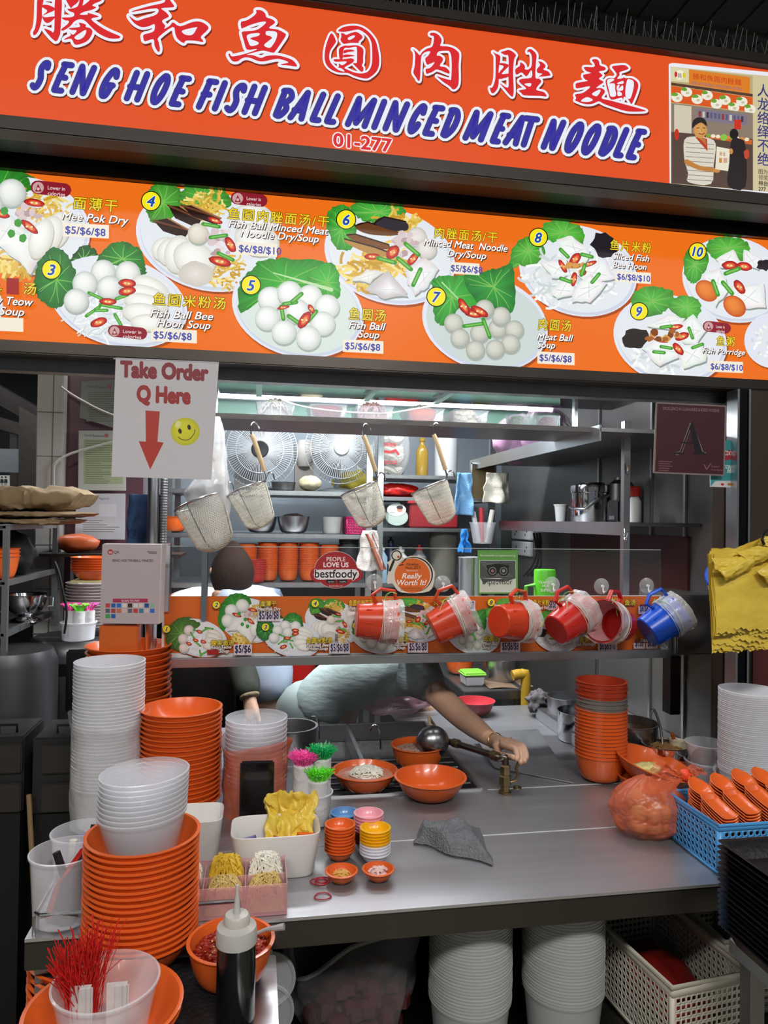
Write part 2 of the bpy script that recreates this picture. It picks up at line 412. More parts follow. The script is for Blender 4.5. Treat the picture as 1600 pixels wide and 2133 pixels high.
def fish(a, pts, cin='#f6f8f6', seed=0):
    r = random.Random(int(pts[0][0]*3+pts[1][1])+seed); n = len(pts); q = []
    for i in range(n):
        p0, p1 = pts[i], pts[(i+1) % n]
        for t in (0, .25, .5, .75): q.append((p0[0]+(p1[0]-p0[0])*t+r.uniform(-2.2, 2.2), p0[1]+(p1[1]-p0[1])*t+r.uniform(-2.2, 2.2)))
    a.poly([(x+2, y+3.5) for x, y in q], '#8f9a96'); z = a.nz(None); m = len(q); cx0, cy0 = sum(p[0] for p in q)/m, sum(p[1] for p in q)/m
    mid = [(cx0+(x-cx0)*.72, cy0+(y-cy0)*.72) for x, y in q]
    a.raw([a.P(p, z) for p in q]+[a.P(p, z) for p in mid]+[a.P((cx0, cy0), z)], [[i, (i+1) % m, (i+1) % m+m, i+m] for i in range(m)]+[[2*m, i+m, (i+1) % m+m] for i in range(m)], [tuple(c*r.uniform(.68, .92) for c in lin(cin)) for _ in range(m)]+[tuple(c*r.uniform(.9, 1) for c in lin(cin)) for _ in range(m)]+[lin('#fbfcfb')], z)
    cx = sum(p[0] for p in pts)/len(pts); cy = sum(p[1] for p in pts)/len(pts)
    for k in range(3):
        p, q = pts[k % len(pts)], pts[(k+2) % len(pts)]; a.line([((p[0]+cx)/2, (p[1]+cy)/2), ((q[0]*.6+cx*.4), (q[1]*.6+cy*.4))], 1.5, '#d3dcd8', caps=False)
def D1(a):      # strip only; laid out around (400,1318)*: authored at big scale around (150,640)
    leaf(a, [(20, 700), (10, 640), (40, 585), (90, 555), (160, 560), (215, 600), (150, 660), (80, 720)], '#3b6a20', 5)
    plate(a, 180, 660, 150, 96, 14)
    leaf(a, [(22, 690), (20, 630), (60, 575), (120, 560), (190, 590), (130, 640), (90, 720), (50, 720)], '#47752a', 6)
    balls(a, [(130, 620), (100, 665), (105, 712)], 27, '#efe4e0', '#b8aba6')
    noodles(a, 190, 690, 70, 40, WHT, 60, 5)
    slices(a, [(265, 640, 45, 22, 30), (262, 660, 50, 22, 25), (258, 682, 52, 22, 20), (250, 706, 55, 22, 15)], '#f2f0e8', '#cac6b8')
    for x, y, r in ((150, 650, 60), (175, 625, 20), (210, 620, -30), (190, 745, 80), (215, 735, -30), (175, 690, 40), (235, 610, 10)): scal(a, x, y, 40, r, 9)
    for x, y in ((165, 672), (205, 680), (130, 690), (185, 628)): chili(a, x, y, 17, 20)
def D2(a):
    leaf(a, [(-60, 440), (-50, 380), (0, 352), (60, 362), (80, 395), (20, 420), (-40, 500)], '#2f7d2c', 8)
    plate(a, 55, 470, 135, 100, 14)
    leaf(a, [(-85, 470), (-70, 395), (-20, 350), (40, 355), (64, 385), (55, 400), (0, 400), (-60, 520)], '#2f8a2b', 9)
    noodles(a, 90, 430, 50, 34, YEL, 80, 5, 4); noodles(a, 25, 548, 48, 22, YEL, 60, 7, 5, 30)
    balls(a, [(24, 402), (-25, 425), (-40, 470)], 30)
    mince(a, 60, 455, 24, 26, 18)
    fish(a, [(-45, 520), (-20, 455), (20, 445), (55, 480), (100, 505), (65, 575), (40, 545), (0, 515)], '#f1f2ef'); slices(a, [(120, 480, 26, 40, 20), (104, 490, 26, 42, 20), (86, 498, 24, 44, 20)])
    for x, y, r in ((72, 423, 10), (62, 473, 40), (0, 445, 20)): chili(a, x, y, 24, r, .36)
    for x, y in ((24, 487), (48, 497), (10, 440), (38, 465)): a.blob(x, y, 8, 9, '#3f9a3a', x, .1, 10)
def D3(a):
    leaf(a, [(150, 540), (175, 512), (205, 530), (190, 570), (150, 560)], '#1d5a22', 12)
    plate(a, 248, 630, 146, 92, 15)
    leaf(a, [(75, 610), (80, 550), (110, 518), (140, 530), (160, 575), (155, 610), (130, 640), (105, 640)], '#2a7a35', 13); leaf(a, [(200, 560), (215, 525), (250, 505), (290, 520), (302, 550), (300, 575), (240, 555)], '#2a8030', 14)
    noodles(a, 215, 660, 70, 38, WHT, 70, 3, 6, 34)
    balls(a, [(216, 568), (267, 571), (178, 592), (229, 601), (160, 628)], 26)
    slices(a, [(315, 600, 42, 20, 25), (310, 618, 46, 20, 20), (305, 634, 48, 20, 14), (300, 655, 46, 22, 8), (312, 674, 40, 18, 4)])
    for x, y, r, L in ((200, 618, 25, 30), (232, 640, 10, 44), (195, 650, -35, 34), (247, 668, 60, 26), (255, 620, -20, 26), (212, 648, 0, 24)): scal(a, x, y, L, r, 7)
    for x, y, r, k in ((266, 592, 5, .5), (266, 608, -10, .5), (226, 630, 3, .4), (207, 673, -20, .5)): chili(a, x, y, 20, r, k)
def D4(a):
    leaf(a, [(300, 440), (310, 395), (340, 382), (370, 395), (365, 440), (330, 470), (310, 470)], '#3c8a2e', 16)
    plate(a, 430, 500, 150, 104, 16)
    leaf(a, [(312, 460), (305, 420), (318, 390), (350, 380), (378, 400), (376, 440), (340, 465)], '#4a9a36', 17); leaf(a, [(372, 420), (385, 390), (420, 382), (465, 395), (482, 425), (440, 440), (390, 440)], '#4a9a38', 18)
    noodles(a, 430, 425, 36, 26, YEL, 80, 4, 7); noodles(a, 462, 565, 44, 30, YEL, 80, 4, 8)
    slices(a, [(530, 460, 46, 36, 20), (535, 500, 48, 34, 15)])
    for pts in ([(320, 460), (350, 455), (395, 480), (385, 497), (340, 482)], [(350, 428), (375, 430), (420, 458), (410, 475), (365, 455)], [(378, 428), (400, 428), (460, 455), (452, 470), (400, 450)]):
        a.poly(pts, '#2c1712'); a.line([pts[0], pts[2]], 4, '#6b4027'); a.line([pts[1], pts[2]], 3, '#a77a4a')
    slices(a, [(345, 520, 30, 26, -10), (360, 525, 34, 30, -20), (372, 530, 30, 40, 10), (405, 540, 46, 36, 25)])
    a.blob(408, 570, 36, 26, '#cfc8bd', 5, .08, 20, 0, cin='#e7e2da'); balls(a, [(413, 487)], 22, '#ece7da', '#c4bda8')
    mince(a, 455, 505, 22, 24, 18); chili(a, 458, 545, 26, 15, .4); chili(a, 480, 510, 20, 60, .5); chili(a, 448, 460, 18, 20, .35)
    for x, y, r in ((440, 470, 10), (455, 493, -8), (470, 535, 25)): scal(a, x, y, 34, r, 8)
def D5(a):
    plate(a, 620, 646, 139, 98, 15, '#d9e6df')
    leaf(a, [(498, 650), (500, 590), (530, 560), (540, 545), (590, 540), (660, 545), (700, 560), (706, 600), (690, 622), (640, 600), (580, 590), (545, 620), (520, 640)], '#2f9a2e', 20); leaf(a, [(640, 575), (690, 550), (708, 590), (700, 625), (665, 612)], '#3aa838', 21)
    a.line([(570, 570, 2), (640, 590, 5), (690, 605, 8)], 4, '#bfe0a8', sm=3)
    balls(a, [(563, 624), (603, 612), (645, 620), (557, 664), (681, 640), (619, 650), (672, 675), (591, 693), (642, 705)], 26, '#fbfcfa', '#c3cdc6')
    for x, y, r in ((588, 653, 80), (612, 667, 35), (604, 633, -10), (650, 660, -50), (618, 622, -40)): scal(a, x, y, 26, r, 9)
    chili(a, 634, 668, 22, -55, .5); chili(a, 648, 645, 12, 60, .5); chili(a, 590, 642, 14, -10, .3)
def D6(a):
    leaf(a, [(678, 470), (690, 435), (720, 428), (740, 460), (720, 520), (690, 500)], '#3aa034', 23)
    plate(a, 812, 534, 139, 98, 16)
    leaf(a, [(684, 480), (690, 440), (722, 430), (742, 470), (730, 520), (700, 515)], '#3fa238', 24); leaf(a, [(730, 440), (745, 421), (800, 424), (840, 432), (842, 455), (800, 465), (760, 460)], '#46a83c', 25)
    noodles(a, 775, 560, 66, 44, YEL, 130, 6, 9, 34); noodles(a, 830, 465, 40, 22, YEL, 60, 5, 10)
    for pts, c in (([(740, 470), (765, 463), (820, 478), (830, 490), (780, 490), (750, 482)], '#6b4022'), ([(722, 490), (740, 488), (810, 510), (800, 520), (745, 505)], '#7d4c22'), ([(718, 498), (780, 515), (808, 525), (790, 536), (730, 512)], '#b98a4a'), ([(780, 465), (800, 452), (845, 462), (848, 480), (815, 480)], '#38323a')):
        a.poly(pts, c, sm=3); a.line(pts[:3], 3, '#2a140c')
    balls(a, [(868, 494), (889, 519)], 21, '#ece8e2', '#c5bfb6'); mince(a, 845, 510, 24, 22, 20)
    fish(a, [(730, 585), (765, 562), (800, 565), (770, 590)], '#eceadf'); fish(a, [(762, 605), (805, 562), (845, 605), (850, 618), (800, 622)], '#d8cfd2'); fish(a, [(845, 560), (885, 535), (915, 560), (890, 600), (865, 615), (848, 590)], '#efeff0')
    for x, y, r, k in ((818, 526, -50, .7), (860, 540, -50, .5), (775, 535, 0, .4)): chili(a, x, y, 18, r, k)
    for x, y, r in ((805, 543, 15), (842, 550, 40), (868, 578, -65), (858, 520, 40)): scal(a, x, y, 36, r, 9)
def D7(a):
    plate(a, 1009, 674, 133, 97, 16, '#ccd9d6')
    leaf(a, [(898, 600), (905, 580), (940, 575), (980, 585), (1000, 640), (960, 640), (930, 680), (905, 665)], '#3aa03a', 27); leaf(a, [(965, 580), (1000, 568), (1040, 560), (1068, 555), (1070, 640), (1050, 655), (1000, 640)], '#2f8a38', 28)
    a.line([(920, 590, 3), (960, 630, 2)], 3, '#b5dca0')
    balls(a, [(944, 674), (957, 705), (998, 695), (1036, 685), (1042, 660), (1070, 688), (1062, 717), (989, 730), (1030, 728), (1008, 645)], 20, '#dcdcd0', '#a3a89c')
    for x, y, r in ((972, 648, 30), (985, 655, 10), (998, 650, 30), (965, 640, 60)): chili(a, x, y, 22, r, .4)
    for x, y, r in ((985, 678, -8), (1012, 685, 70)): scal(a, x, y, 40, r, 8)
def D8(a):
    leaf(a, [(1062, 560), (1072, 510), (1110, 490), (1130, 520), (1118, 550), (1120, 590), (1090, 550)], '#4fa83a', 30)
    plate(a, 1204, 564, 125, 93, 16)
    leaf(a, [(1066, 540), (1080, 505), (1112, 492), (1135, 520), (1110, 555)], '#4fa83a', 31); leaf(a, [(1125, 490), (1140, 462), (1190, 463), (1215, 480), (1212, 510), (1160, 505)], '#55ad3e', 32)
    noodles(a, 1190, 580, 80, 54, WHT, 110, 5, 12, 40)
    a.blob(1258, 512, 28, 24, '#241f26', 3, .18, 18, 40)
    for p in ([(1160, 500), (1190, 490), (1230, 520), (1215, 560), (1170, 540)], [(1125, 545), (1180, 540), (1190, 575), (1150, 580)], [(1190, 560), (1260, 540), (1285, 580), (1220, 590)], [(1145, 605), (1190, 570), (1200, 610), (1160, 625)], [(1195, 600), (1230, 570), (1265, 590), (1230, 630), (1190, 630)]): fish(a, p)
    for x, y, r, k in ((1198, 540, -50, .6), (1172, 555, 60, .35), (1228, 550, -20, .3), (1195, 582, 100, .4)): chili(a, x, y, 17, r, k)
    mince(a, 1200, 560, 16, 10, 12, 4, ['#b8762e', '#8f4f1e', '#d79c52'])
    for x, y, r in ((1175, 528, 45), (1222, 533, 15), (1214, 563, -70), (1240, 580, -50), (1178, 584, 20)): scal(a, x, y, 22, r, 8)
def D9(a):
    leaf(a, [(1312, 650), (1320, 610), (1360, 598), (1400, 612), (1380, 650), (1330, 670)], '#4aa33a', 34)
    plate(a, 1394, 708, 120, 91, 16)
    leaf(a, [(1316, 660), (1322, 612), (1360, 600), (1402, 620), (1375, 655)], '#4fa83e', 35); leaf(a, [(1390, 640), (1410, 618), (1450, 622), (1456, 655), (1430, 670)], '#55ad40', 36)
    a.blob(1322, 706, 26, 24, '#2b2322', 4, .2, 18, 20)
    noodles(a, 1390, 745, 70, 26, WHT, 50, 6, 14, 20)
    for p in ([(1345, 680), (1390, 655), (1425, 665), (1400, 690)], [(1410, 680), (1440, 655), (1470, 690), (1450, 720), (1420, 715)], [(1335, 725), (1370, 705), (1430, 735), (1370, 765)], [(1400, 720), (1460, 715), (1470, 755), (1420, 770)]): fish(a, p)
    for x, y, r, k in ((1405, 682, -8, .35), (1410, 728, 50, .5), (1375, 710, 10, .3), (1418, 702, -20, .5)): chili(a, x, y, 17, r, k)
    mince(a, 1380, 700, 30, 12, 12, 5, ['#a8622a', '#83441c', '#d79c52'])
    for x, y, r in ((1385, 682, -8), (1436, 695, 70), (1385, 725, 10), (1450, 722, -20), (1370, 735, 5)): scal(a, x, y, 22, r, 7)
def D10(a):
    plate(a, 1530, 583, 110, 88, 14)
    leaf(a, [(1424, 560), (1430, 525), (1460, 510), (1475, 540), (1460, 580), (1440, 590)], '#4aa33a', 38); leaf(a, [(1472, 520), (1485, 497), (1530, 494), (1560, 510), (1555, 540), (1500, 545)], '#55ad40', 39)
    for p in ([(1490, 540), (1530, 520), (1545, 550), (1500, 560)], [(1548, 520), (1585, 535), (1580, 560), (1545, 555)], [(1462, 570), (1500, 560), (1520, 600), (1490, 640)], [(1520, 600), (1590, 590), (1595, 640), (1530, 645)]): fish(a, p)
    a.blob(1592, 552, 16, 12, '#241f26', 9, .2, 14)
    for x, y in ((1472, 606), (1530, 638)): a.grad(x, y, 26, 20, '#f08a3a', '#c24a14', 40)
    for x, y, r in ((1520, 553, 0), (1550, 555, 10), (1540, 598, 55)): chili(a, x, y, 18, r, .55)
    for x, y, r in ((1490, 600, 70), (1515, 600, 50), (1525, 565, -20)): scal(a, x, y, 30, r, 9)
DISH = {1: D1, 2: D2, 3: D3, 4: D4, 5: D5, 6: D6, 7: D7, 8: D8, 9: D9, 10: D10}
def badge(a, n, x, y, r=21, tc='#1a4fa8'):
    a.ell(x, y, r, r, '#1c1a10', 0, 30); a.ell(x, y, r*.9, r*.9, '#f6e81e', 0, 30)
    a.text(str(n), x, y+r*.52, r*1.45, tc, .25, .03, 'c', ('#ffffff', .03))
def lowcal(a, x0, y0, x1, y1):
    h = y1-y0; cy = (y0+y1)/2
    a.line([(x0+h*.45, cy-(x1-x0)*.035), (x1-h*.45, cy+(x1-x0)*.035)], h*.86, '#8d1c2c'); a.ell(x0+h*.5, cy-2, h*.36, h*.36, '#c9a0a0', 0, 20); a.poly([(x0+h*.3, cy+h*.18), (x0+h*.5, cy-h*.3), (x0+h*.72, cy+h*.18)], '#8d1c2c')
    a.ell(x0+h*.5, cy+h*.02, h*.1, h*.1, '#d9b8b8', 0, 10)
    a.text('Lower in', x0+h*1.1, cy-h*.02+2, h*.34, '#e9d4d4', 0, .01, 'l', None, (x1-x0-h*1.5)*.92); a.text('calories', x0+h*1.1, cy+h*.34+2, h*.34, '#e9d4d4', 0, .01, 'l', None, (x1-x0-h*1.5)*.92)
def zh(a, t, x, y, size, width=None): a.text(t, x, y, size, '#f4d82a', .08, .012, 'l', ('#2b1d05', .035), width, space=1.18)
def en(a, t, x, y, size, width=None): a.text(t, x, y, size, '#ffffff', .28, .012, 'l', ('#6b3a18', .022), width, shadow=('#2a1508', 1.6, 2))
def price(a, t, x0, y0, x1, y1, sl=.035, tc='#3f4aa8', bg='#f3ead8', tx=None):
    a.poly([(x0, y0), (x1, y0+sl*(x1-x0)), (x1, y1+sl*(x1-x0)), (x0, y1)], bg); h = y1-y0
    a.text(t, (x0+(x1-x0)*.06) if tx is None else tx, y1-h*.24+sl*5, h*.78, tc, 0, .02, 'l', None, None)
# ================================================================ the two big backlit boards
SY, MY = 1.75, 1.95
def zat(x, y, Y): return aty(x, y, Y).z
sz0, sz1 = zat(800, 330, SY), zat(800, 37, SY); sx0, sx1 = aty(-120, 200, SY).x, aty(1760, 300, SY).x
mz0, mz1 = zat(800, 752, MY), zat(800, 428, MY); mx0, mx1 = aty(-120, 600, MY).x, aty(1760, 600, MY).x
sign = thing('shop_sign', 'long orange backlit shop sign with red brush characters above blue English letters', 'sign', ((sx0+sx1)/2, SY, sz0))
MB().box(((sx0+sx1)/2, SY+.08, (sz0+sz1)/2), (sx1-sx0, .15, sz1-sz0)).build('box', M('black_paint', '#131216', .45), sign, bevel=.003)
fr = MB()
fr.box(((sx0+sx1)/2, SY+.055, sz1+.014), (sx1-sx0, .16, .028)); fr.box(((sx0+sx1)/2, SY+.0, sz0-.017), (sx1-sx0, .05, .034))
fr.build('frame', M('sign_frame', '#4a4643', .5, .7, .15), sign, bevel=.003)
a = Art(SY)
A = lambda px, py: (px, py)
big = [aty(-120, 200, SY)]
cor = [V((sx0, SY, sz0)), V((sx1, SY, sz0)), V((sx1, SY, sz1)), V((sx0, SY, sz1))]
a.raw([c-V((0, EPS*2, 0)) for c in cor], [[0, 1, 2, 3]], lin('#e2501f'), 1)
a.build('face_panel', PRINT_LIT, sign)
a = Art(SY, 10)
RD, WH, SH = '#d8262b', '#eceef8', '#7c2412'
def glyph(o, k, outs, holes=(), ow=11.5, extra=()):
    f = lambda ps: smooth([(o[0]+x/k, o[1]+y/k) for x, y in ps], True, 3)
    for ps in outs: a.line([(x+2, y+4) for x, y in f(ps)], ow, SH, True, z=11)
    for ps in outs: a.line(f(ps), ow, WH, True, z=14)
    for ps in extra: a.poly(f(ps), WH, z=13)
    for ps in outs: a.poly(f(ps), RD, z=17)
    for ps in holes: a.poly(f(ps), WH, z=20)
glyph((50, 0), 8, [[(230,-60),(210,300),(185,470),(150,540),(165,590),(215,560),(265,460),(300,300),(300,150),(330,-60)], [(320,-60),(560,-60),(560,-20),(325,-25)],
 [(520,-60),(505,500),(440,510),(335,485),(520,690),(590,600),(610,500),(630,-60)], [(310,85),(400,85),(505,130),(505,175),(420,215),(310,260),(390,185),(310,125)], [(300,265),(350,290),(505,275),(505,310),(440,370),(380,385),(330,345)],
 [(690,-60),(775,130),(810,110),(905,30),(915,-60)],
 [(940,-60),(900,100),(790,145),(725,150),(760,190),(830,215),(830,270),(760,290),(630,295),(680,340),(745,350),(730,400),(620,490),(660,510),(770,440),(860,345),(990,330),(1130,460),(1260,570),(1420,640),(1560,645),(1600,630),(1590,600),(1450,540),(1280,450),(1120,320),(1250,280),(1150,240),(1060,215),(1060,245),(930,245),(1000,200),(1120,170),(1205,125),(1140,95),(1180,60),(1290,10),(1280,-60),(1150,-60),(1080,20),(990,90),(980,80),(1000,-60)],
 [(915,380),(1030,410),(1030,450),(1100,470),(1140,520),(1120,600),(1060,680),(960,730),(850,745),(790,650),(680,665),(690,640),(780,590),(760,545),(820,580),(880,510),(790,500),(750,470),(930,450)]], [[(1030,500),(940,550),(840,625),(900,665),(980,630),(1030,560)]])
glyph((250, 0), 8, [[(740,-60),(740,40),(500,100),(220,180),(240,195),(610,140),(610,240),(400,310),(270,345),(150,265),(220,370),(300,430),(380,455),(480,440),(575,405),(570,510),(500,550),(395,580),(390,640),(420,690),(555,655),(575,760),(620,850),(655,865),(665,800),(645,700),(645,620),(880,450),(920,560),(960,650),(1060,720),(1100,680),(1240,680),(1375,700),(1380,670),(1350,610),(1475,480),(1420,400),(1320,360),(1200,370),(1000,440),(885,375),(830,430),(740,480),(755,430),(700,350),(800,290),(815,265),(760,200),(690,140),(880,125),(900,95),(860,40),(790,-60)]], [[(1040,510),(1270,455),(1275,480),(1220,570),(1150,590),(1070,570)]])
glyph((460, 10), 8.889, [[(655,100),(750,105),(820,160),(850,235),(950,270),(1005,335),(890,430),(1050,460),(1170,520),(1205,570),(1110,720),(1010,860),(960,890),(790,850),(640,880),(480,925),(600,935),(740,985),(840,950),(1000,935),(1150,960),(1320,1020),(1390,1090),(1405,1145),(1280,1130),(1100,1105),(1230,1080),(1230,1050),(1080,1005),(960,1015),(800,1050),(680,1040),(560,990),(460,975),(380,1000),(330,1040),(270,1055),(210,1040),(165,980),(140,920),(165,905),(200,955),(300,945),(480,900),(650,840),(650,820),(485,830),(430,680),(395,560),(400,500),(560,485),(700,450),(840,330),(760,315),(560,370),(420,430),(380,430),(375,320),(480,290),(600,215),(660,150)]],
 [[(490,560),(700,525),(700,575),(540,625),(690,690),(680,740),(560,765),(515,700)], [(840,495),(960,490),(1040,520),(1030,620),(980,720),(905,800),(800,755),(860,690),(945,620),(910,580),(840,560)]])
glyph((660, 40), 10.667, [[(325,310),(230,500),(180,700),(175,900),(230,1040),(350,1140),(500,1190),(690,1200),(850,1270),(1080,1325),(1200,1280),(1330,1160),(1385,1000),(1380,800),(1330,550),(1270,420),(1150,280),(1000,180),(850,145),(680,155),(560,190),(470,265),(620,285),(850,240),(950,240),(1080,320),(1170,420),(1220,560),(1230,800),(1220,1000),(1150,1150),(1020,1205),(850,1190),(700,1130),(615,1075),(780,980),(830,910),(760,870),(590,890),(380,890),(420,950),(660,940),(600,1010),(545,1020),(490,985),(490,1050),(470,1080),(540,1090),(620,1165),(500,1140),(390,1060),(300,950),(275,830),(300,700),(380,580),(425,480)],
 [(540,315),(600,320),(655,350),(780,300),(900,290),(1020,400),(930,500),(930,530),(750,530),(600,550),(540,490),(525,450),(545,390)], [(610,590),(700,590),(850,580),(950,600),(1035,680),(1030,850),(1030,960),(1000,1030),(1035,1080),(1030,1150),(985,1170),(890,1080),(800,980),(880,975),(895,900),(890,660),(860,615),(720,640),(610,650),(580,800),(575,880),(510,885),(490,760),(500,650)],
 [(610,690),(760,675),(840,710),(700,735),(600,760)], [(590,800),(700,785),(850,815),(700,840),(590,850)]], [[(685,430),(740,385),(830,362),(850,380),(800,430),(720,465)]], 8, [[(560,600),(900,600),(900,980),(560,980)]])
glyph((840, 50), 11.43, [[(630,245),(660,215),(740,210),(840,260),(910,360),(905,450),(885,520),(1050,535),(1200,580),(1310,670),(1335,760),(1320,1000),(1325,1300),(1310,1450),(1260,1530),(1185,1560),(1100,1480),(950,1380),(800,1245),(870,1265),(1100,1330),(1140,1300),(1155,1000),(1140,760),(1100,660),(1060,640),(850,655),(800,750),(870,760),(940,810),(940,880),(870,1000),(1000,1030),(1090,1110),(1105,1170),(1060,1180),(810,1085),(700,1140),(570,1190),(540,1150),(535,1075),(620,1055),(690,1000),(745,910),(640,950),(570,970),(535,900),(525,820),(590,760),(645,660),(560,660),(470,710),(430,790),(415,1000),(395,1330),(355,1350),(310,1280),(240,1160),(270,1000),(285,740),(260,650),(225,600),(300,650),(395,745),(450,670),(560,590),(695,530),(730,310),(660,280)]], (), 9)
glyph((1000, 80), 10, [[(270,285),(320,315),(400,350),(425,410),(400,560),(385,720),(390,920),(360,1050),(300,1130),(255,1145),(225,1110),(205,1030),(245,1030),(290,950),(320,800),(325,500),(320,370)], [(430,290),(520,260),(595,240),(680,280),(750,355),(710,440),(690,700),(700,1000),(700,1130),(675,1220),(600,1160),(500,1040),(410,930),(580,1030),(590,800),(590,380),(520,350)],
 [(400,520),(480,515),(595,550),(580,600),(450,740),(595,735),(595,800),(385,850),(385,730),(495,590),(400,550)],
 [(990,300),(985,260),(1020,225),(1080,235),(1175,340),(1165,500),(1155,815),(1230,840),(1275,905),(1200,1000),(1170,1060),(1200,1085),(1330,1120),(1385,1190),(1370,1215),(1250,1200),(930,1190),(860,1140),(810,1085),(960,1050),(870,960),(810,895),(860,845),(1070,815),(1070,660),(980,785),(930,770),(860,710),(760,760),(730,670),(760,620),(830,570),(840,500),(910,540),(940,600),(930,640),(1000,650),(1070,580),(1080,400),(1050,310),(1010,280)],
 [(1215,480),(1300,500),(1360,560),(1360,600),(1320,650),(1420,690),(1465,760),(1440,780),(1220,800),(1300,740),(1200,720),(1185,640),(1250,560)]], [[(920,950),(1060,935),(1050,1000),(1000,1000)]], 9)
glyph((1180, 100), 8.889, [[(470,225),(540,205),(600,240),(620,320),(700,350),(730,390),(690,420),(600,440),(670,510),(600,570),(680,620),(670,650),(550,740),(650,745),(715,810),(650,930),(800,970),(1100,1050),(1320,1110),(1475,1165),(1300,1180),(1100,1170),(900,1110),(700,1040),(600,990),(500,1030),(400,1045),(300,1030),(220,1000),(160,970),(180,930),(165,860),(310,830),(440,710),(200,750),(170,700),(190,650),(390,610),(340,580),(310,500),(455,465),(370,430),(325,355),(500,355),(520,300)],
 [(840,345),(950,325),(1080,320),(1150,375),(1100,410),(985,450),(985,500),(940,570),(1040,560),(1060,535),(1090,560),(1200,560),(1290,610),(1330,680),(1310,800),(1240,980),(1200,1040),(1140,950),(1070,900),(1045,970),(1020,920),(830,960),(770,820),(725,640),(740,580),(800,555),(880,560),(930,490),(880,410)]],
 [[(470,850),(600,775),(630,800),(560,895)], [(265,985),(380,910),(490,965),(400,1000)], [(750,620),(790,575),(870,575),(880,600),(790,655),(890,660),(900,750),(915,885),(820,900),(790,800)], [(940,650),(1045,610),(1050,660),(960,670)], [(935,700),(985,690),(960,760),(1040,690),(1045,780),(940,785)], [(945,800),(1020,830),(1020,880),(950,885)], [(1120,600),(1200,590),(1245,630),(1240,750),(1180,940),(1090,880)]], 9)
a.build('brush_characters', PRINT_LIT, sign)
# heavy slanted roman letters
a = Art(SY, 10)
LT = {'S': [[(.92,.80),(.80,.97),(.45,.95),(.25,.76),(.42,.55),(.62,.36),(.55,.1),(.3,0),(.0,.08)]], 'E': [[(.12,1),(.95,1)], [(.3,1),(.16,.5),(.12,.02)], [(.12,.52),(.8,.5)], [(.12,0),(.9,0)]],
 'N': [[(.08,0),(.08,1)], [(.08,1),(.82,.0)], [(.85,0),(.92,1)]], 'G': [[(1.0,.76),(.85,.97),(.5,.97),(.14,.62),(.08,.25),(.3,.0),(.62,.03),(.82,.36)], [(.52,.42),(.98,.42)]], 'H': [[(.1,0),(.1,1)], [(.9,0),(.9,1)], [(.0,.46),(.9,.46)]],
 'O': [[(.5,1),(.15,.75),(.05,.35),(.25,.02),(.55,0),(.85,.3),(.92,.72),(.72,.98),(.5,1)]], 'F': [[(.2,1),(1,1)], [(.3,1),(.15,0)], [(.12,.5),(.8,.5)]], 'I': [[(.5,0),(.5,1)]],
 'B': [[(.15,.04),(.15,.98)], [(.05,.97),(.6,.98),(.92,.76),(.6,.55),(.3,.52)], [(.5,.54),(.85,.3),(.5,.02),(.15,.03)]], 'A': [[(.02,0),(.62,1)], [(.62,1),(.9,0)], [(.1,.3),(.75,.3)]], 'L': [[(.2,1),(.08,.12),(.2,.02),(.9,.02)]],
 'M': [[(.05,0),(.12,1)], [(.12,1),(.42,.08)], [(.42,.08),(.88,1)], [(.88,1),(.9,0)]], 'C': [[(.9,.75),(.8,.97),(.5,.97),(.15,.65),(.1,.25),(.35,0),(.7,.12),(.85,.3)]], 'D': [[(.15,.05),(.15,.95)], [(.02,.97),(.55,.97),(.9,.7),(.85,.3),(.45,.02),(.15,.03)]], 'T': [[(-1.0,1),(.95,1)], [(.1,1),(.37,0)]]}
SP = [('S',62,88),('E',106,134),('N',144,182),('G',202,231),('H',257,293),('O',309,339),('E',351,378),('F',407,434),('I',443,453),('S',467,497),('H',502,538),('B',566,598),('A',600,635),('L',645,669),('L',675,700),('M',718,768),('I',775,786),('N',796,834),('C',845,872),('E',879,906),('D',915,945),('M',963,1010),('E',1020,1043),('A',1048,1081),('T',1082,1100),('N',1126,1159),('O',1172,1200),('O',1207,1236),('D',1244,1272),('L',1277,1297),('E',1303,1326)]
def letter(ch, x0, x1, w, col, z, dx=0, dy=0):
    wd = max(12, x1-x0-9) if ch != 'I' else 0
    for stt in LT[ch]:
        pts = []
        for u, v in (smooth(stt, False, 4) if len(stt) > 3 else stt):
            x = x0+4.5+u*wd; yb = 186+(x-62)*.1165-4.5; y = yb-v*53; pts.append((x+v*21+dx, y+dy))
        a.line(pts, w, col, z=z)
for ch, x0, x1 in SP: letter(ch, x0, x1, 25.5, '#5e2414', 11, 2, 3)
for ch, x0, x1 in SP: letter(ch, x0, x1, 25, '#e9edf7', 13)
for ch, x0, x1 in SP: letter(ch, x0, x1, 13.5, '#4a4a52', 15)
for ch, x0, x1 in SP: letter(ch, x0, x1, 11.2, '#35309c', 17, .4, .2)
a.text('01-277', 695, 304, 39, '#d8262b', 0, .03, 'l', ('#f0eef4', .06), 122)
a.build('roman_lettering', PRINT_LIT, sign)
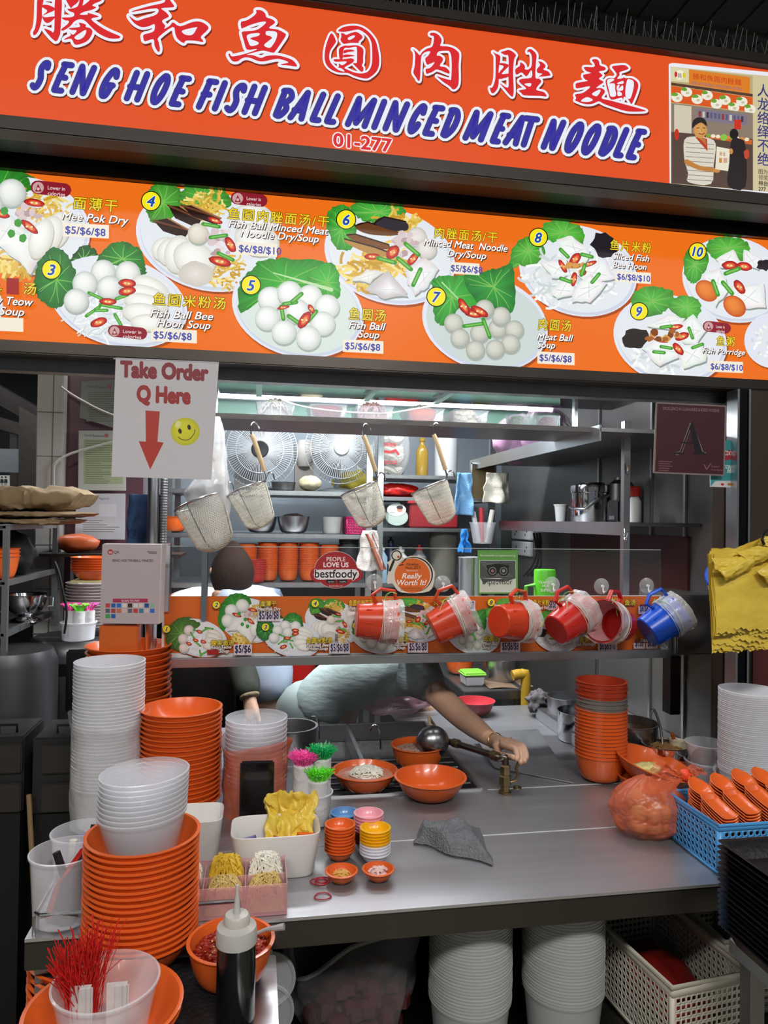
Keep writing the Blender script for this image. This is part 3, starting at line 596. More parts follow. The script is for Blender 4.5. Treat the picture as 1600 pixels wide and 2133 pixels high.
# newspaper picture at the sign's right end
a = Art(SY, 10)
a.poly([(1393,134),(1400,131),(1700,160),(1700,414),(1395,388)], '#e8e8f0'); a.poly([(1397,139),(1700,168),(1700,408),(1398,383)], '#cfc39a'); a.poly([(1398,140),(1568,158),(1568,397),(1398,382)], '#b9a878')
a.poly([(1398,140),(1435,144),(1435,172),(1398,169)], '#d9d2a8'); a.ell(1416,156,10,10,'#efe9d2'); a.text('員', 1411, 161, 11, '#4a3a3a'); a.ell(1408,155,3,6,'#c02a2a'); a.ell(1425,157,3,6,'#d8c828')
a.poly([(1435,145),(1562,161),(1562,195),(1435,176)], '#dc7d22'); a.text('勝和魚圓肉脞麵', 1443, 164, 14, '#c42a1e', width=112); a.text('SENG HOE FISH BALL MINCED MEAT NOODLE', 1440, 175, 8, '#5a6a98', width=118)
a.poly([(1398,172),(1568,196),(1568,202),(1398,178)], '#5a3a2c'); a.poly([(1398,179),(1568,203),(1568,234),(1398,213)], '#d8571c')
for i, (x, y) in enumerate(((1410,203),(1430,192),(1452,207),(1473,199),(1492,217),(1510,209),(1528,224),(1545,212),(1562,228))):
    a.ell(x, y, 12, 10, '#ece8d8', 10, 14); a.blob(x-5, y-6, 7, 4, '#6aa032', i, .2, 10); a.ell(x+2, y+2, 4, 3, '#c8c0a0', 0, 8)
a.poly([(1398,215),(1568,236),(1568,300),(1398,285)], '#8a7a6c'); a.poly([(1404,218),(1440,222),(1440,290),(1404,286)], '#cfc6b2'); a.poly([(1452,226),(1556,240),(1556,262),(1452,250)], '#7d7488'); a.poly([(1398,275),(1568,290),(1568,397),(1398,382)], '#54423a')
for i in range(12): a.rect(1455+i*8, 232+i, 1460+i*8, 244+i, random.choice(['#5c5a78', '#c8c0b0', '#8c3a2c', '#403848']))
a.rect(1529,250,1543,270,'#cc2f1c'); a.poly([(1470,280),(1566,292),(1566,302),(1470,288)], '#c8622c')
for i in range(9): a.ell(1475+i*10, 283+i, 5, 4, random.choice(['#e8e0c8', '#7aa63c', '#d88a3c']), 0, 10)
a.ell(1507,287,7,7,'#8ac048'); a.ell(1409,281,5,12,'#c22f1e')
a.poly([(1446,285),(1425,292),(1425,332),(1433,362),(1433,380),(1480,384),(1486,345),(1490,300),(1474,288)], '#d8d2c2', sm=3)
for i in range(9): a.line([(1428,298+i*9.5),(1486,302+i*9.5)], 1.2, '#7d7468', caps=False)
a.poly([(1447,286),(1472,290),(1473,316)], '#b83a24'); a.poly([(1453,286),(1468,288),(1471,304)], '#b8763c')
a.blob(1458,272,14,17,'#c98f4c',2,.03,20,cin='#dda860'); a.poly([(1441,268),(1443,252),(1455,245),(1468,250),(1472,264),(1460,256),(1448,262)], '#2b2222', sm=3); a.line([(1451,268),(1456,267)], 1.5, '#5a3420'); a.line([(1463,267),(1468,268)], 1.5, '#5a3420'); a.line([(1455,279),(1462,281),(1467,278)], 1.8, '#8a3426'); a.line([(1460,269),(1461,275)], 1.6, '#b87c40')
a.line([(1430,338,11),(1455,350,9),(1492,356,9)], 9, '#bd7f3c', sm=3); a.blob(1492,356,8,5,'#c98a46',4,.1,12)
a.poly([(1492,306),(1523,312),(1520,358),(1489,353)], '#e6dfca'); a.text('最佳', 1498, 324, 9, '#b8402c', width=14); a.rect(1497,330,1503,340,'#c88a3c'); a.rect(1506,330,1514,340,'#cfa28a')
a.poly([(1523,292),(1540,290),(1552,305),(1552,390),(1516,388),(1518,340)], '#241c20', sm=3); a.blob(1528,280,9,11,'#1d1718',6,.05,16); a.blob(1554,322,6,10,'#c2482a',3,.15,12); a.ell(1522,316,4,6,'#c98a46')
for i, c in enumerate('人龙络绎不绝'): a.text(c, 1577, 199+i*28.6, 29, '#3a3a78', 0, .015)
for i, c in enumerate(('图为', '领奖', '林台', '277')): a.text(c, 1579, 362+i*12, 11.5, '#4a4640', 0, .01 if i < 2 else .03)
a.build('photo_poster', PRINT_LIT, sign)
# spikes on top of the sign
for k in range(6):
    x0 = aty(700+k*160, 40, SY).x; x1 = aty(855+k*160, 60, SY).x; mb = MB()
    mb.box(((x0+x1)/2, SY+.02, sz1+.031), (x1-x0, .02, .006))
    for i in range(12):
        for dy in (-.02, .025):
            x = x0+(i+random.uniform(.2, .8))*(x1-x0)/12; mb.tube([(x, SY+.02, sz1+.03), (x+random.uniform(-.008, .008), SY+.02+dy, sz1+.03+random.uniform(.05, .085))], .0009, 4)
    tag(mb.build('bird_spike_strip', M('spike_wire', '#9a9894', .5, .3)), 'thin metal bird spike strip standing on the orange shop sign, %s from its right end' % ['sixth', 'fifth', 'fourth', 'third', 'second', 'first'][k], 'bird spikes', 'bird spikes along the sign top')
# dark shutter housing between the boards
sh = MB(); zg0, zg1 = mz1+.03, sz1-.02; sh.box(((mx0+mx1)/2, MY+.04, (zg0+zg1)/2), (mx1-mx0, .1, zg1-zg0)); sh.box(((mx0+mx1)/2, MY-.018, zg0+.05), (mx1-mx0, .012, .012)); sh.box(((mx0+mx1)/2, MY-.02, zg0+.1), (mx1-mx0, .012, .01))
tag(sh.build('shutter_housing', M('black_paint'), bevel=.003), 'black roller shutter housing in the gap between sign and menu board', 'shutter')

menu = thing('menu_board', 'long orange backlit menu board with numbered dish pictures and prices', 'menu board', ((mx0+mx1)/2, MY, mz0))
MB().box(((mx0+mx1)/2, MY+.06, (mz0+mz1)/2), (mx1-mx0, .11, mz1-mz0)).build('box', STEEL_DARK, menu)
fr = MB(); fr.box(((mx0+mx1)/2, MY+.045, mz1+.014), (mx1-mx0, .13, .026)); fr.box(((mx0+mx1)/2, MY+.045, mz0-.016), (mx1-mx0, .13, .032)); fr.build('frame', M('bronze_frame', '#4b4642', .35, .9, .2), menu, bevel=.003)
a = Art(MY)
a.raw([V((x, MY-2*EPS, z)) for x, z in ((mx0, mz0), (mx1, mz0), (mx1, mz1), (mx0, mz1))], [[0, 1, 2, 3]], lin('#ee7019'), 1)
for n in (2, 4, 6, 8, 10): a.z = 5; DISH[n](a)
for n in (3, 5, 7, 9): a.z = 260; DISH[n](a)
a.z = 260; a.ell(-60, 640, 68, 60, '#e3e6f1'); a.ell(1612, 712, 63, 60, '#a8480f'); a.ell(1610, 710, 62, 58, '#e3e6f1', 0, 40); noodles(a, 1615, 715, 50, 44, WHT, 120, 5, 21, 10)
a.z = 560
zb = a.z
zh(a, '面薄干', 156, 437, 29, 86); en(a, 'Mee Pok Dry', 131, 461, 24, 132); price(a, '$5/$6/$8', 133, 468, 229, 496, .05)
a.z = zb; a.text('条', -20, 615, 28, '#f4d82a', .08, .012, 'l', ('#2b1d05', .035)); a.rect(17, 582, 43, 616, '#a31f1c', None, .05); a.text('汤', 52, 614, 27, '#f4d82a', .08, .012, 'l', ('#2b1d05', .035)); en(a, 'y Teow', -5, 636, 24, 72); en(a, 'Soup', 2, 658, 24, 48); price(a, '6', -20, 663, 52, 691, .04, tx=-11)
a.z = zb; badge(a, 3, 110, 565); zh(a, '鱼圆米粉汤', 320, 636, 28, 147); en(a, 'Fish Ball Bee', 314, 662, 23, 127); en(a, 'Hoon Soup', 328, 682, 23, 108); price(a, '$5/$6/$8', 316, 686, 411, 713, .05)
a.z = zb; badge(a, 4, 316, 423); zh(a, '鱼圆肉脞面汤/干', 475, 458, 26, 210); en(a, 'Fish Ball Minced Meat', 476, 476, 22, 208); en(a, 'Noodle Dry/Soup', 501, 496, 22, 162); price(a, '$6/$8/$10', 493, 507, 577, 534, .06)
a.z = zb; badge(a, 5, 523, 597); zh(a, '鱼圆汤', 726, 666, 27, 77); en(a, 'Fish Ball', 725, 686, 22, 78); en(a, 'Soup', 745, 705, 22, 44); price(a, '$5/$6/$8', 713, 709, 797, 735, .05)
a.z = zb; badge(a, 6, 720, 461); zh(a, '肉脞面汤/干', 903, 497, 25, 136); en(a, 'Minced Meat  Noodle', 880, 514, 21, 182); en(a, 'Dry/Soup', 929, 537, 21, 84); price(a, '$5/$6/$8', 937, 549, 996, 573, .06, tx=937)
a.z = zb; badge(a, 7, 907, 621); zh(a, '肉圆汤', 1118, 687, 26, 72); en(a, 'Meat Ball', 1115, 709, 20, 80); en(a, 'Soup', 1115, 726, 20, 40); price(a, '$5/$6/$8', 1116, 734, 1193, 759, .05)
a.z = zb; badge(a, 8, 1118, 498, 20); zh(a, '鱼片米粉', 1267, 522, 24, 92); en(a, 'Sliced Fish', 1272, 542, 19, 82); en(a, 'Bee Hoon', 1272, 560, 19, 76); price(a, '$6/$8/$10', 1277, 567, 1351, 590, .06)
a.z = zb; badge(a, 9, 1327, 651, 19); zh(a, '鱼粥', 1487, 720, 22, 42); en(a, 'Fish Porridge', 1458, 737, 17, 98); price(a, '$6/$8/$10', 1471, 753, 1542, 776, .04)
a.z = zb; badge(a, 10, 1448, 527, 19)
a.z = zb
for q in ((66, 381, 152, 414), (480, 404, 558, 435), (226, 680, 309, 709), (1458, 671, 1518, 697)): a.z = zb; lowcal(a, *q)
a.build('printed_face', PRINT_LIT, menu)
# ================================================================ the setting
def slab(name, c, d, mat, label, cat, bevel=0):
    return struct(MB().box(c, d).build(name, mat, bevel=bevel), label, cat)
slab('floor', (0, 2, -.03), (9, 12, .06), M('concrete_floor', '#8f8b7d', .7, 0, .15, 3, .1, 40), 'bare grey concrete floor of the food hall', 'floor')
cl = MB().box((0, 2.4, 3.62), (9, 12, .06))
for i in range(60): cl.box((-4+i*.14, 3.6, 3.588), (.05, 7.5, .006))
for i in range(6): cl.box((0, 1.6+i*1.0, 3.583), (9, .02, .012))
struct(cl.build('ceiling', M('dark_ceiling_panels', '#4a4744', .7, 0, .1, 4)), 'dark ribbed hall ceiling above the sign', 'ceiling')
slab('wall_back', (1.1, 4.28, 1.4), (4.0, .06, 2.8), M('pale_steel_wall', '#a9b4bf', .35, .3, .06, 3), 'pale blue grey wall at the back of the kitchen', 'wall')
slab('wall_right', (1.5, 3.15, 1.3), (.05, 2.3, 2.6), M('dark_wall_steel', '#757371', .32, .6, .2, 2, .05, 20), 'stainless steel wall on the right of the kitchen', 'wall')
slab('wall_left', (-2.6, 2.5, 1.8), (.06, 8, 3.6), M('dark_left_wall', '#1a1a1d', .6), 'dark wall far on the left', 'wall')
slab('ceiling_inner', (.35, 3.2, 2.56), (2.4, 2.2, .04), STEEL_DULL, 'steel ceiling inside the kitchen', 'ceiling')
# partition behind the ordering corner: tiled pillar, maroon panel
pX0, pX1 = aty(130, 900, 3.0).x, aty(300, 900, 3.0).x
slab('wall_partition', ((pX0+pX1)/2+.0, 3.03, 1.3), (pX1-pX0, .05, 2.6), M('maroon_panel', '#5a3b44', .3, 0, .1, 3), 'dull maroon panel behind the ordering corner', 'wall')
c0, c1 = aty(76, 900, 2.95).x, aty(131, 900, 2.95).x
pl = MB().box(((c0+c1)/2, 3.03, 1.3), (c1-c0, .16, 2.6)).build('trim_1', M('white_tiles', '#b9b5b2', .3, 0, .04, 4), bevel=.004); struct(pl, 'white tiled pillar beside the ordering corner', 'pillar')
g = MB()
for i in range(14): g.box(((c0+c1)/2, 2.949, .3+i*.17), (c1-c0, .002, .003))
g.box((c0+(c1-c0)*.62, 2.949, 1.3), (.003, .002, 2.5)); g.build('grout', M('grout', '#77736e', .8), pl)
# right hand column
r0 = aty(1552, 1100, 1.92).x
CT = mz0-.035; pl = MB().box((r0+.15, 2.0, CT/2), (.3, .16, CT)).build('trim_2', M('brown_column', '#463b31', .4, .3, .1, 3), bevel=.004); struct(pl, 'brown column at the right end of the stall', 'column')
MB().box((r0-.012, 1.95, CT/2), (.024, .07, CT)).build('edge_strip', M('black_trim', '#141416', .3, .6), pl); MB().box((r0-.027, 1.94, CT/2), (.008, .05, CT)).build('steel_strip', STEEL, pl); MB().box((r0+.006, 1.915, CT/2), (.006, .01, CT)).build('steel_strip', STEEL, pl)
MB().box((r0+.16, 1.916, .65), (.27, .006, 1.3)).build('maroon_base', M('maroon_base', '#5f2a2b', .4, 0, .1), pl)
# ribs of the right hand steel wall
rb = MB()
for y in (2.12, 2.3, 2.52, 2.95): rb.box((1.47, y, 1.3), (.008, .012, 2.5))
struct(rb.build('trim_3', STEEL), 'upright steel seams on the right kitchen wall', 'trim')

# ================================================================ canopy, shelf, glass display case
CY = 2.15
bx0, bx1 = aty(-60, 800, 2.0).x, aty(1552, 800, 2.0).x
can = thing('canopy', 'stainless steel canopy with mirrored underside below the menu board', 'canopy', (.5, 2.0, 1.96))
zb1, zb0 = zat(800, 772, 2.0), zat(800, 806, 2.0)
mb = MB().box(((bx0+bx1)/2, 2.03, (zb0+zb1)/2-.0), (bx1-bx0, .05, (zb1-zb0))); mb.build('beam', STEEL_DULL, can, bevel=.004)
mb = MB().tube([(bx0, 1.99, zb1-.006), (bx1, 1.99, zb1-.006)], .008, 8); mb.build('rail', STEEL_DARK, can)
mx_0, mx_1 = aty(445, 820, 2.1).x, aty(1375, 820, 2.1).x; zm = zat(800, 834, 2.42)
zf = zb0+.036; MB().hexa([(mx_0, 2.057, zf), (mx_1, 2.057, zf), (mx_1, 2.42, zm), (mx_0, 2.42, zm), (mx_0, 2.057, zf+.006), (mx_1, 2.057, zf+.006), (mx_1, 2.42, zm+.006), (mx_0, 2.42, zm+.006)]).build('mirror_panel', M('mirror_steel', '#8d8d90', .07, 1, .05), can)
for px in (540, 780, 935): MB().box((aty(px, 790, 2.2).x, 2.24, (zf+zm)/2-.012), (.018, .26, .008), ).build('bracket', STEEL, can)
# plastic corner sleeve
lamp = thing('light_fitting', 'glowing white fluorescent tube under the canopy above the food trays', 'lamp', (aty(770, 838, 2.47).x, 2.47, zm))
x0, x1 = aty(300, 838, 2.47).x, aty(1150, 838, 2.47).x; zt = zat(800, 837, 2.47)
MB().tube([(x0, 2.47, zt), (x1, 2.47, zt)], .011, 10).build('tube', M('lit_tube', '#f4faff', .3, 0, .0, emit=3.0), lamp)
MB().box(((x0+x1)/2, 2.5, zt+.035), (x1-x0+.05, .05, .035)).build('housing', WHITEP, lamp, bevel=.004)
sx_0, sx_1 = aty(435, 880, CY).x, aty(1246, 880, CY).x; SZ = zat(800, 881, CY)
shf = thing('tray_shelf', 'narrow steel shelf holding trays of noodles under the canopy', 'shelf', ((sx_0+sx_1)/2, CY, SZ))
MB().box(((sx_0+sx_1)/2, CY+.15, SZ), (sx_1-sx_0, .3, .006)).build('board', STEEL_DULL, shf)
MB().box(((sx_0+sx_1)/2, CY, SZ+.003), (sx_1-sx_0, .006, .016)).build('front_lip', STEEL_DARK, shf)
MB().box(((sx_0+sx_1)/2, CY+.3, SZ+.05), (sx_1-sx_0, .005, .1)).build('back_glass', clearmat('green_glass', '#b9d4c8', .45, .1, edge=.2), shf)
for x in (sx_0+.01, sx_1-.01): MB().box((x, CY+.15, SZ+.1), (.012, .02, .2)).build('hanger', STEEL, shf)
def heap(cx, cy, z, rx, ry, h, mat, seed, name, label, cat, parent=None, n=60, w=.004, strands=True, L=.04, dome=True, sq=False):
    r = random.Random(seed); mb = MB()
    if sq: mb.grid(lambda u, v: V((cx+rx*(2*u-1), cy+ry*(2*v-1), z+.002+h*.6*(1-max(abs(2*u-1), abs(2*v-1))**5)*(.85+.3*noise.noise(V((u*3, v*3, seed)))))), 12, 12)
    elif dome: mb.grid(lambda u, v: V((cx+rx*.95*cos(2*pi*u)*(1-v), cy+ry*.95*sin(2*pi*u)*(1-v), z+h*.6*(1-(1-v)**4)+.002)), 16, 7, True)
    if strands:
        for i in range(n):
            t = r.uniform(0, 2*pi); q = sqrt(r.random())*.88; x, y = cx+rx*q*cos(t), cy+ry*q*sin(t); d = r.uniform(0, 2*pi); b = r.uniform(-2, 2); pts = []
            if sq: x, y = cx+rx*r.uniform(-.92, .92), cy+ry*r.uniform(-.92, .92)
            for k in range(6):
                e = max(((x-cx)/rx)**2, ((y-cy)/ry)**2) if sq else ((x-cx)/rx)**2+((y-cy)/ry)**2
                if e > 1.05: break
                pts.append((x, y, z+h*.8*max(0, 1-e*e)+w*.6+r.uniform(0, .28)*h)); x += cos(d)*L/5; y += sin(d)*L/5; d += b/4
            if len(pts) > 2: mb.tube(pts, w/2, 5)
    else:
        for i in range(n):
            t = r.uniform(0, 2*pi); q = sqrt(r.random())*.9; x, y = cx+rx*q*cos(t), cy+ry*q*sin(t); e = q*q
            mb.ball((x, y, z+h*.8*(1-e*e)+w*.3), w*r.uniform(.6, 1.1), 6, sq=(1, r.uniform(.6, 1), r.uniform(.5, .9)))
    o = mb.build(name, mat, parent)
    if parent is None: tag(o, label, cat)
    return o
NOOD_W = M('white_noodle', '#e6e2d6', .35, 0, .05, 8, sss=.1); NOOD_T = M('tan_noodle', '#c9b06c', .45, 0, .12, 20); NOOD_Y = M('yellow_noodle', '#d8b436', .4, 0, .1, 10)
def tray_mesh(name, w, d, h, mat, t=.0015):
    mb = MB(); n = 24; rc = .012
    def rr(k, z):
        out = []
        for i in range(n):
            a = 2*pi*(i+.5)/n; c, s = cos(a), sin(a); out.append(((w/2-rc)*(1 if c > 0 else -1)*k+rc*c*k, (d/2-rc)*(1 if s > 0 else -1)*k+rc*s*k, z))
        return out
    rings = [rr(.9, 0), rr(.98, h*.9), rr(1.03, h), rr(1.0, h), rr(.96, h*.9), rr(.88, t)]
    vs = sum(rings, []); fs = [list(range(n))[::-1]]
    for q in range(5): fs += [(q*n+i, q*n+(i+1) % n, (q+1)*n+(i+1) % n, (q+1)*n+i) for i in range(n)]
    fs.append([5*n+i for i in range(n)]); mb.add(vs, fs)
    return mb.mesh(name, mat)
TRAY = tray_mesh('food_tray', .115, .16, .05, CLEARW if False else CLEAR)  # trays added on the shelf in place of food mirrored in the canopy
spec = [(573, 'noodle', NOOD_W, 'clear tray of pale noodles at the left end of the tray shelf'), (680, 'red', None, 'clear tray holding a red bowl beside the pale noodles'), (774, 'meat', M('pale_meat', '#cfa9a2', .5, 0, .2, 30), 'clear tray of pale pink fish meat in the middle of the tray shelf'), (878, 'orange', NOOD_W, 'clear tray holding an orange bowl of white noodles'), (968, 'skin', M('dumpling_skin', '#d8d2b4', .5, 0, .1, 20), 'clear tray of cream dumpling skins beside the orange bowl')]
SMALLBOWL = lathe_mesh('small_shelf_bowl', bowl_prof(.048, .05, .022), ORANGE, 28); SMALLRED = lathe_mesh('small_red_bowl', bowl_prof(.05, .048, .022), M('dark_red_bowl', '#8e2320', .3), 28)
for px, kd, mt, lb in spec:
    p = aty(px, 870, CY+.1); o = place(TRAY, 'food_tray', (p.x, CY+.1, SZ+.0035)); tag(o, lb, 'tray', 'food trays on the shelf')
    if kd in ('red', 'orange'):
        b = place(SMALLRED if kd == 'red' else SMALLBOWL, 'small_bowl', (p.x, CY+.1, SZ+.006)); tag(b, ('dark red' if kd == 'red' else 'bright orange')+' bowl standing in a clear tray on the tray shelf', 'bowl')
        if kd == 'orange': heap(p.x, CY+.1, SZ+.04, .04, .04, .03, NOOD_W, 3, 'noodle_heap', 'white noodles heaped in the orange bowl on the tray shelf', 'noodles')
    else: heap(p.x, CY+.1, SZ+.007, .05, .065, .06, mt, px, 'noodle_heap' if kd == 'noodle' else 'food_heap', {'noodle': 'pale noodles heaped in the leftmost tray on the tray shelf', 'meat': 'pale pink fish meat in the middle tray on the tray shelf', 'skin': 'cream dumpling skins in the tray right of the orange bowl'}[kd], 'food', None, 70, .006 if kd != 'skin' else .012, kd != 'skin')
for px, c, lb, lf in ((1078, '#4f8a34', 'clear tub of chopped green spring onion on the tray shelf', 'chopped green spring onion in the clear tub on the tray shelf'), (1140, '#7a4226', 'clear tub of brown fried shallots at the right end of the tray shelf', 'brown fried shallots in the clear tub on the tray shelf')):
    p = aty(px, 870, CY+.1); o = MB().lathe(tub_prof(.04, .05, .034), 28).build('food_tub', CLEAR, local=True, loc=(p.x, CY+.1, SZ+.0035)); tag(o, lb, 'tub')
    heap(p.x, CY+.1, SZ+.012, .033, .033, .045, M('food_'+c[1:], c, .6, 0, .35, 60), px, 'food_heap', lf, 'food', None, 130, .006, False)
# white wire sagging in front of the tray shelf
pts = [aty(x, y, 2.12) for x, y in ((580, 826), (600, 838), (650, 850), (720, 858), (800, 861), (840, 856), (880, 849), (905, 845))]
tag(MB().tube(smooth([tuple(p) for p in pts], False, 4), .0022, 6).build('white_wire', WHITEP), 'thin white wire sagging in front of the food trays', 'wire')

gx0, gx1 = aty(341, 1140, CY).x, aty(1376, 1140, CY).x; gz1 = zat(800, 1141, CY); gz0 = zat(800, 1361, CY); lz = zat(800, 1380, CY)
case = thing('display_case', 'clear glass sneeze guard on a steel ledge across the counter', 'sneeze guard', ((gx0+gx1)/2, CY, lz))
MB().box(((gx0+gx1)/2, CY, (gz0+gz1)/2), (gx1-gx0, .006, gz1-gz0)).build('glass', CLEARG, case)
MB().box(((gx0+gx1)/2, CY, gz1), (gx1-gx0, .007, .002)).build('glass_edge', M('glass_edge', '#a9b8b0', .2, 0, .05, alpha=.8), case)
MB().box(((gx0+gx1)/2+.01, CY+.01, (gz0+lz)/2), (gx1-gx0+.04, .06, gz0-lz)).build('ledge', STEEL, case, bevel=.003)
MB().box(((gx0+gx1)/2, CY+.16, (gz0+lz)/2+.004), (gx1-gx0, .26, .006)).build('shelf_plate', STEEL_DULL, case)
for px in (344, 1396): x = aty(px, 1300, CY).x; MB().box((x, CY+.01, gz0+.07), (.012, .02, .16)).build('end_post', STEEL, case, bevel=.002)
px0 = aty(1410, 1400, CY); MB().box((px0.x, CY+.03, (lz+zat(1410, 1490, CY))/2), (.036, .05, lz-zat(1410, 1490, CY))).build('drop_bracket', STEEL_DARK, case, bevel=.002)
# printed strip along the glass
strip = thing('menu_strip', 'orange printed menu strip stuck along the foot of the sneeze guard glass', 'menu strip', ((gx0+gx1)/2, CY-.006, gz0))
z1 = zat(800, 1242, CY)
MB().box(((gx0+gx1)/2, CY-.006, (gz0+z1)/2), (gx1-gx0, .003, z1-gz0)).build('card', PAPER, strip)
a = Art(CY-.009)
a.rect(342, 1242, 1374, 1360, '#d2651c', 1)
pos = {1: (402, 1320, 150, 640, .4), 2: (512, 1290, 40, 465, .46), 3: (600, 1320, 230, 610, .42), 4: (697, 1292, 430, 490, .42), 5: (785, 1316, 620, 640, .42), 6: (868, 1290, 812, 525, .43), 7: (985, 1316, 1009, 665, .43), 8: (1058, 1288, 1180, 555, .43), 9: (1152, 1315, 1380, 700, .43), 10: (1225, 1288, 1530, 575, .43)}
for k in (2, 4, 6, 8, 10, 1, 3, 5, 7, 9):
    x, y, cx, cy, s = pos[k]; a.z = 5 if k % 2 == 0 else 240; a.tr = (cx, cy, x, y, s); DISH[k](a)
a.tr = None; a.z = 520; z5 = 520
def zs(t, x, y, w): a.z = z5; a.text(t, x, y, 13, '#e8cf3a', .05, .02, 'l', ('#2b1d05', .05), w)
def es(t, x, y, w): a.z = z5; a.text(t, x, y, 10, '#f4ece6', .25, .025, 'l', ('#2a1508', .05), w)
def ps(t, x0, y0, x1, y1): a.z = z5; a.rect(x0, y0, x1, y1, '#d8cdd6'); a.text(t, (x0+x1)/2, y1-5, 22, '#1c1a4a', 0, .025, 'c', None, x1-x0-6)
for n, x, y in ((1, 348, 1309), (2, 451, 1259), (3, 553, 1305), (4, 656, 1256), (5, 741, 1302), (6, 826, 1255), (8, 1021, 1254), (9, 1121, 1298), (7, 908, 1300), (10, 1212, 1252)): a.z = z5; badge(a, n, x, y, 8.5, '#15142a')
zs('粿条面汤', 440, 1343, 46); es('Kuay Teow', 440, 1350, 42); es('Soup', 457, 1358, 20); ps('$5/$6', 487, 1341, 525, 1363); a.rect(432, 1352, 456, 1362, '#a3201c')
zs('面薄干', 543, 1261, 32); es('Mee Pok Dry', 536, 1271, 48); ps('$5/$6/$8', 537, 1273, 583, 1293)
zs('鱼圆米粉汤', 638, 1338, 53); es('Fish Ball Bee', 638, 1346, 46); es('Hoon Soup', 642, 1353, 40); ps('$5/$6/$8', 685, 1339, 728, 1360)
zs('鱼圆肉脞面汤/干', 726, 1260, 60); es('Fish Ball Minced', 727, 1269, 50); ps('$5/$6/$8', 700, 1338, 700.5, 1339)
zs('鱼圆汤', 820, 1335, 30); es('Fish Ball', 818, 1344, 30); es('Soup', 825, 1351, 18); ps('$5/$6/$8', 848, 1337, 890, 1358)
zs('肉脞面', 902, 1259, 34); ps('$5/$6/$8', 955, 1250, 988, 1272)
zs('肉圆汤', 1006, 1334, 32); es('Meat Ball', 1004, 1343, 32); es('Soup', 1004, 1350, 16); ps('$5/$6/$8', 1040, 1336, 1081, 1357)
zs('鱼片米粉', 1108, 1259, 36); es('Sliced Fish', 1112, 1268, 30); zs('鱼粥', 1204, 1336, 22); es('Fish Porridge', 1196, 1344, 44); ps('$6/$8/$10', 1242, 1336, 1282, 1356); ps('$6/$8', 1138, 1254, 1158, 1270)
zs('鱼汤', 1298, 1259, 24); ps('$6/$8', 1326, 1262, 1350, 1278); a.z = z5; es('Rice', 1330, 1336, 18); a.z = z5; ps('$1.00', 1316, 1338, 1340, 1350); ps('$0.80', 1342, 1338, 1366, 1350)
a.build('printed_face', PRINT, strip)
# stickers on the glass
GY = CY-.0045
def sticker(name, label, cx, cy): return thing(name, label, 'sticker', aty(cx, cy, GY))
s1 = sticker('round_sticker', 'round dark red PEOPLE LOVE US sticker on the glass', 700, 1187); a = Art(GY)
a.ell(700, 1187, 45, 39, '#b8b0b4', 0, 40); a.ell(700, 1187, 44, 38, '#a3202a', 0, 40); a.line([(661, 1197), (740, 1197)], 31, '#a3202a'); a.line([(664, 1197), (738, 1196)], 21, '#e6e2e4')
a.text('PEOPLE', 700, 1169, 12.5, '#e9dfe0', 0, .015, 'c', None, 39); a.text('LOVE US', 700, 1181, 13.5, '#f2ecec', 0, .03, 'c', None, 52); a.text('bestfoody', 700, 1203, 24, '#17141a', 0, .02, 'c', ('#f4f0f2', .04), 88)
a.rect(680, 1207, 699, 1215, '#17141a'); a.rect(703, 1207, 723, 1215, '#17141a'); a.text('App Store', 690, 1213, 4, '#d8d0d0', 0, .01, 'c', None, 13); a.text('GooglePlay', 714, 1213, 4, '#d8d0d0', 0, .01, 'c', None, 14); a.text('bestfoody.com', 700, 1222, 5, '#e0c8c8', 0, .01, 'c', None, 28)
a.build('printed_face', PRINT, s1)
s2 = sticker('award_sticker', 'round orange Really Worth It sticker with a magnifying glass on the glass', 858, 1190); a = Art(GY)
a.poly([(806,1214),(810,1180),(806,1172),(814,1166),(816,1150),(828,1145),(838,1152),(841,1162),(860,1157),(885,1164),(903,1185),(905,1205),(893,1232),(836,1234),(818,1216)], '#d8d4c6', sm=4)
a.ell(862, 1197, 40, 37, '#26221e', 0, 40); a.ell(860, 1198, 39, 36, '#d8d4c6', 0, 40); a.ell(859, 1199, 37, 36, '#dd6a22', 0, 40)
a.ell(826, 1157, 11, 11, '#1c1a1a', 0, 24); a.ell(826, 1157, 8.5, 8.5, '#d8d4c6', 0, 24); a.ell(830, 1160, 2.6, 2.6, '#b8402a'); a.line([(820, 1169), (812, 1188)], 5, '#1c1a1a')
a.line([(838,1172),(846,1164)], 2, '#1c1a1a'); a.line([(832,1178),(840,1176)], 2, '#1c1a1a')
a.text('Hawker', 860, 1178, 8.5, '#26180e', .15, .01, 'c', None, 27); a.text('Hunt 2013', 860, 1185, 8.5, '#26180e', .15, .01, 'c', None, 32); a.text('Nominated', 858, 1190, 4.5, '#f0d8c8', 0, .01, 'c', None, 24); a.text('Really', 858, 1205, 16, '#f6f0ea', .25, .02, 'c', None, 42); a.text('Worth It!', 858, 1219, 16.5, '#f6f0ea', .25, .02, 'c', None, 62); a.line([(838, 1225), (878, 1225)], 1, '#6b3414'); a.line([(835, 1229), (882, 1229)], 1, '#6b3414')
a.build('printed_face', PRINT, s2)
s3 = sticker('square_sticker', 'square green and grey owl eyed sticker on the glass', 1037, 1190); a = Art(GY)
a.rect(995, 1146, 1079, 1237, '#5f9a4a'); a.rect(999, 1167, 1075, 1234, '#c9d6c8'); a.rect(1000, 1168, 1074, 1204, '#4c514f'); a.poly([(1000,1204),(1040,1206),(1055,1202),(1074,1198),(1074,1205),(1050,1212),(1020,1210),(1008,1216)], '#4c514f')
for i in range(14): a.line([(1001+i*2, 1172+i*2.2), (1040+i*2.2, 1170+i*2.4)], .6, '#7d8380', caps=False)
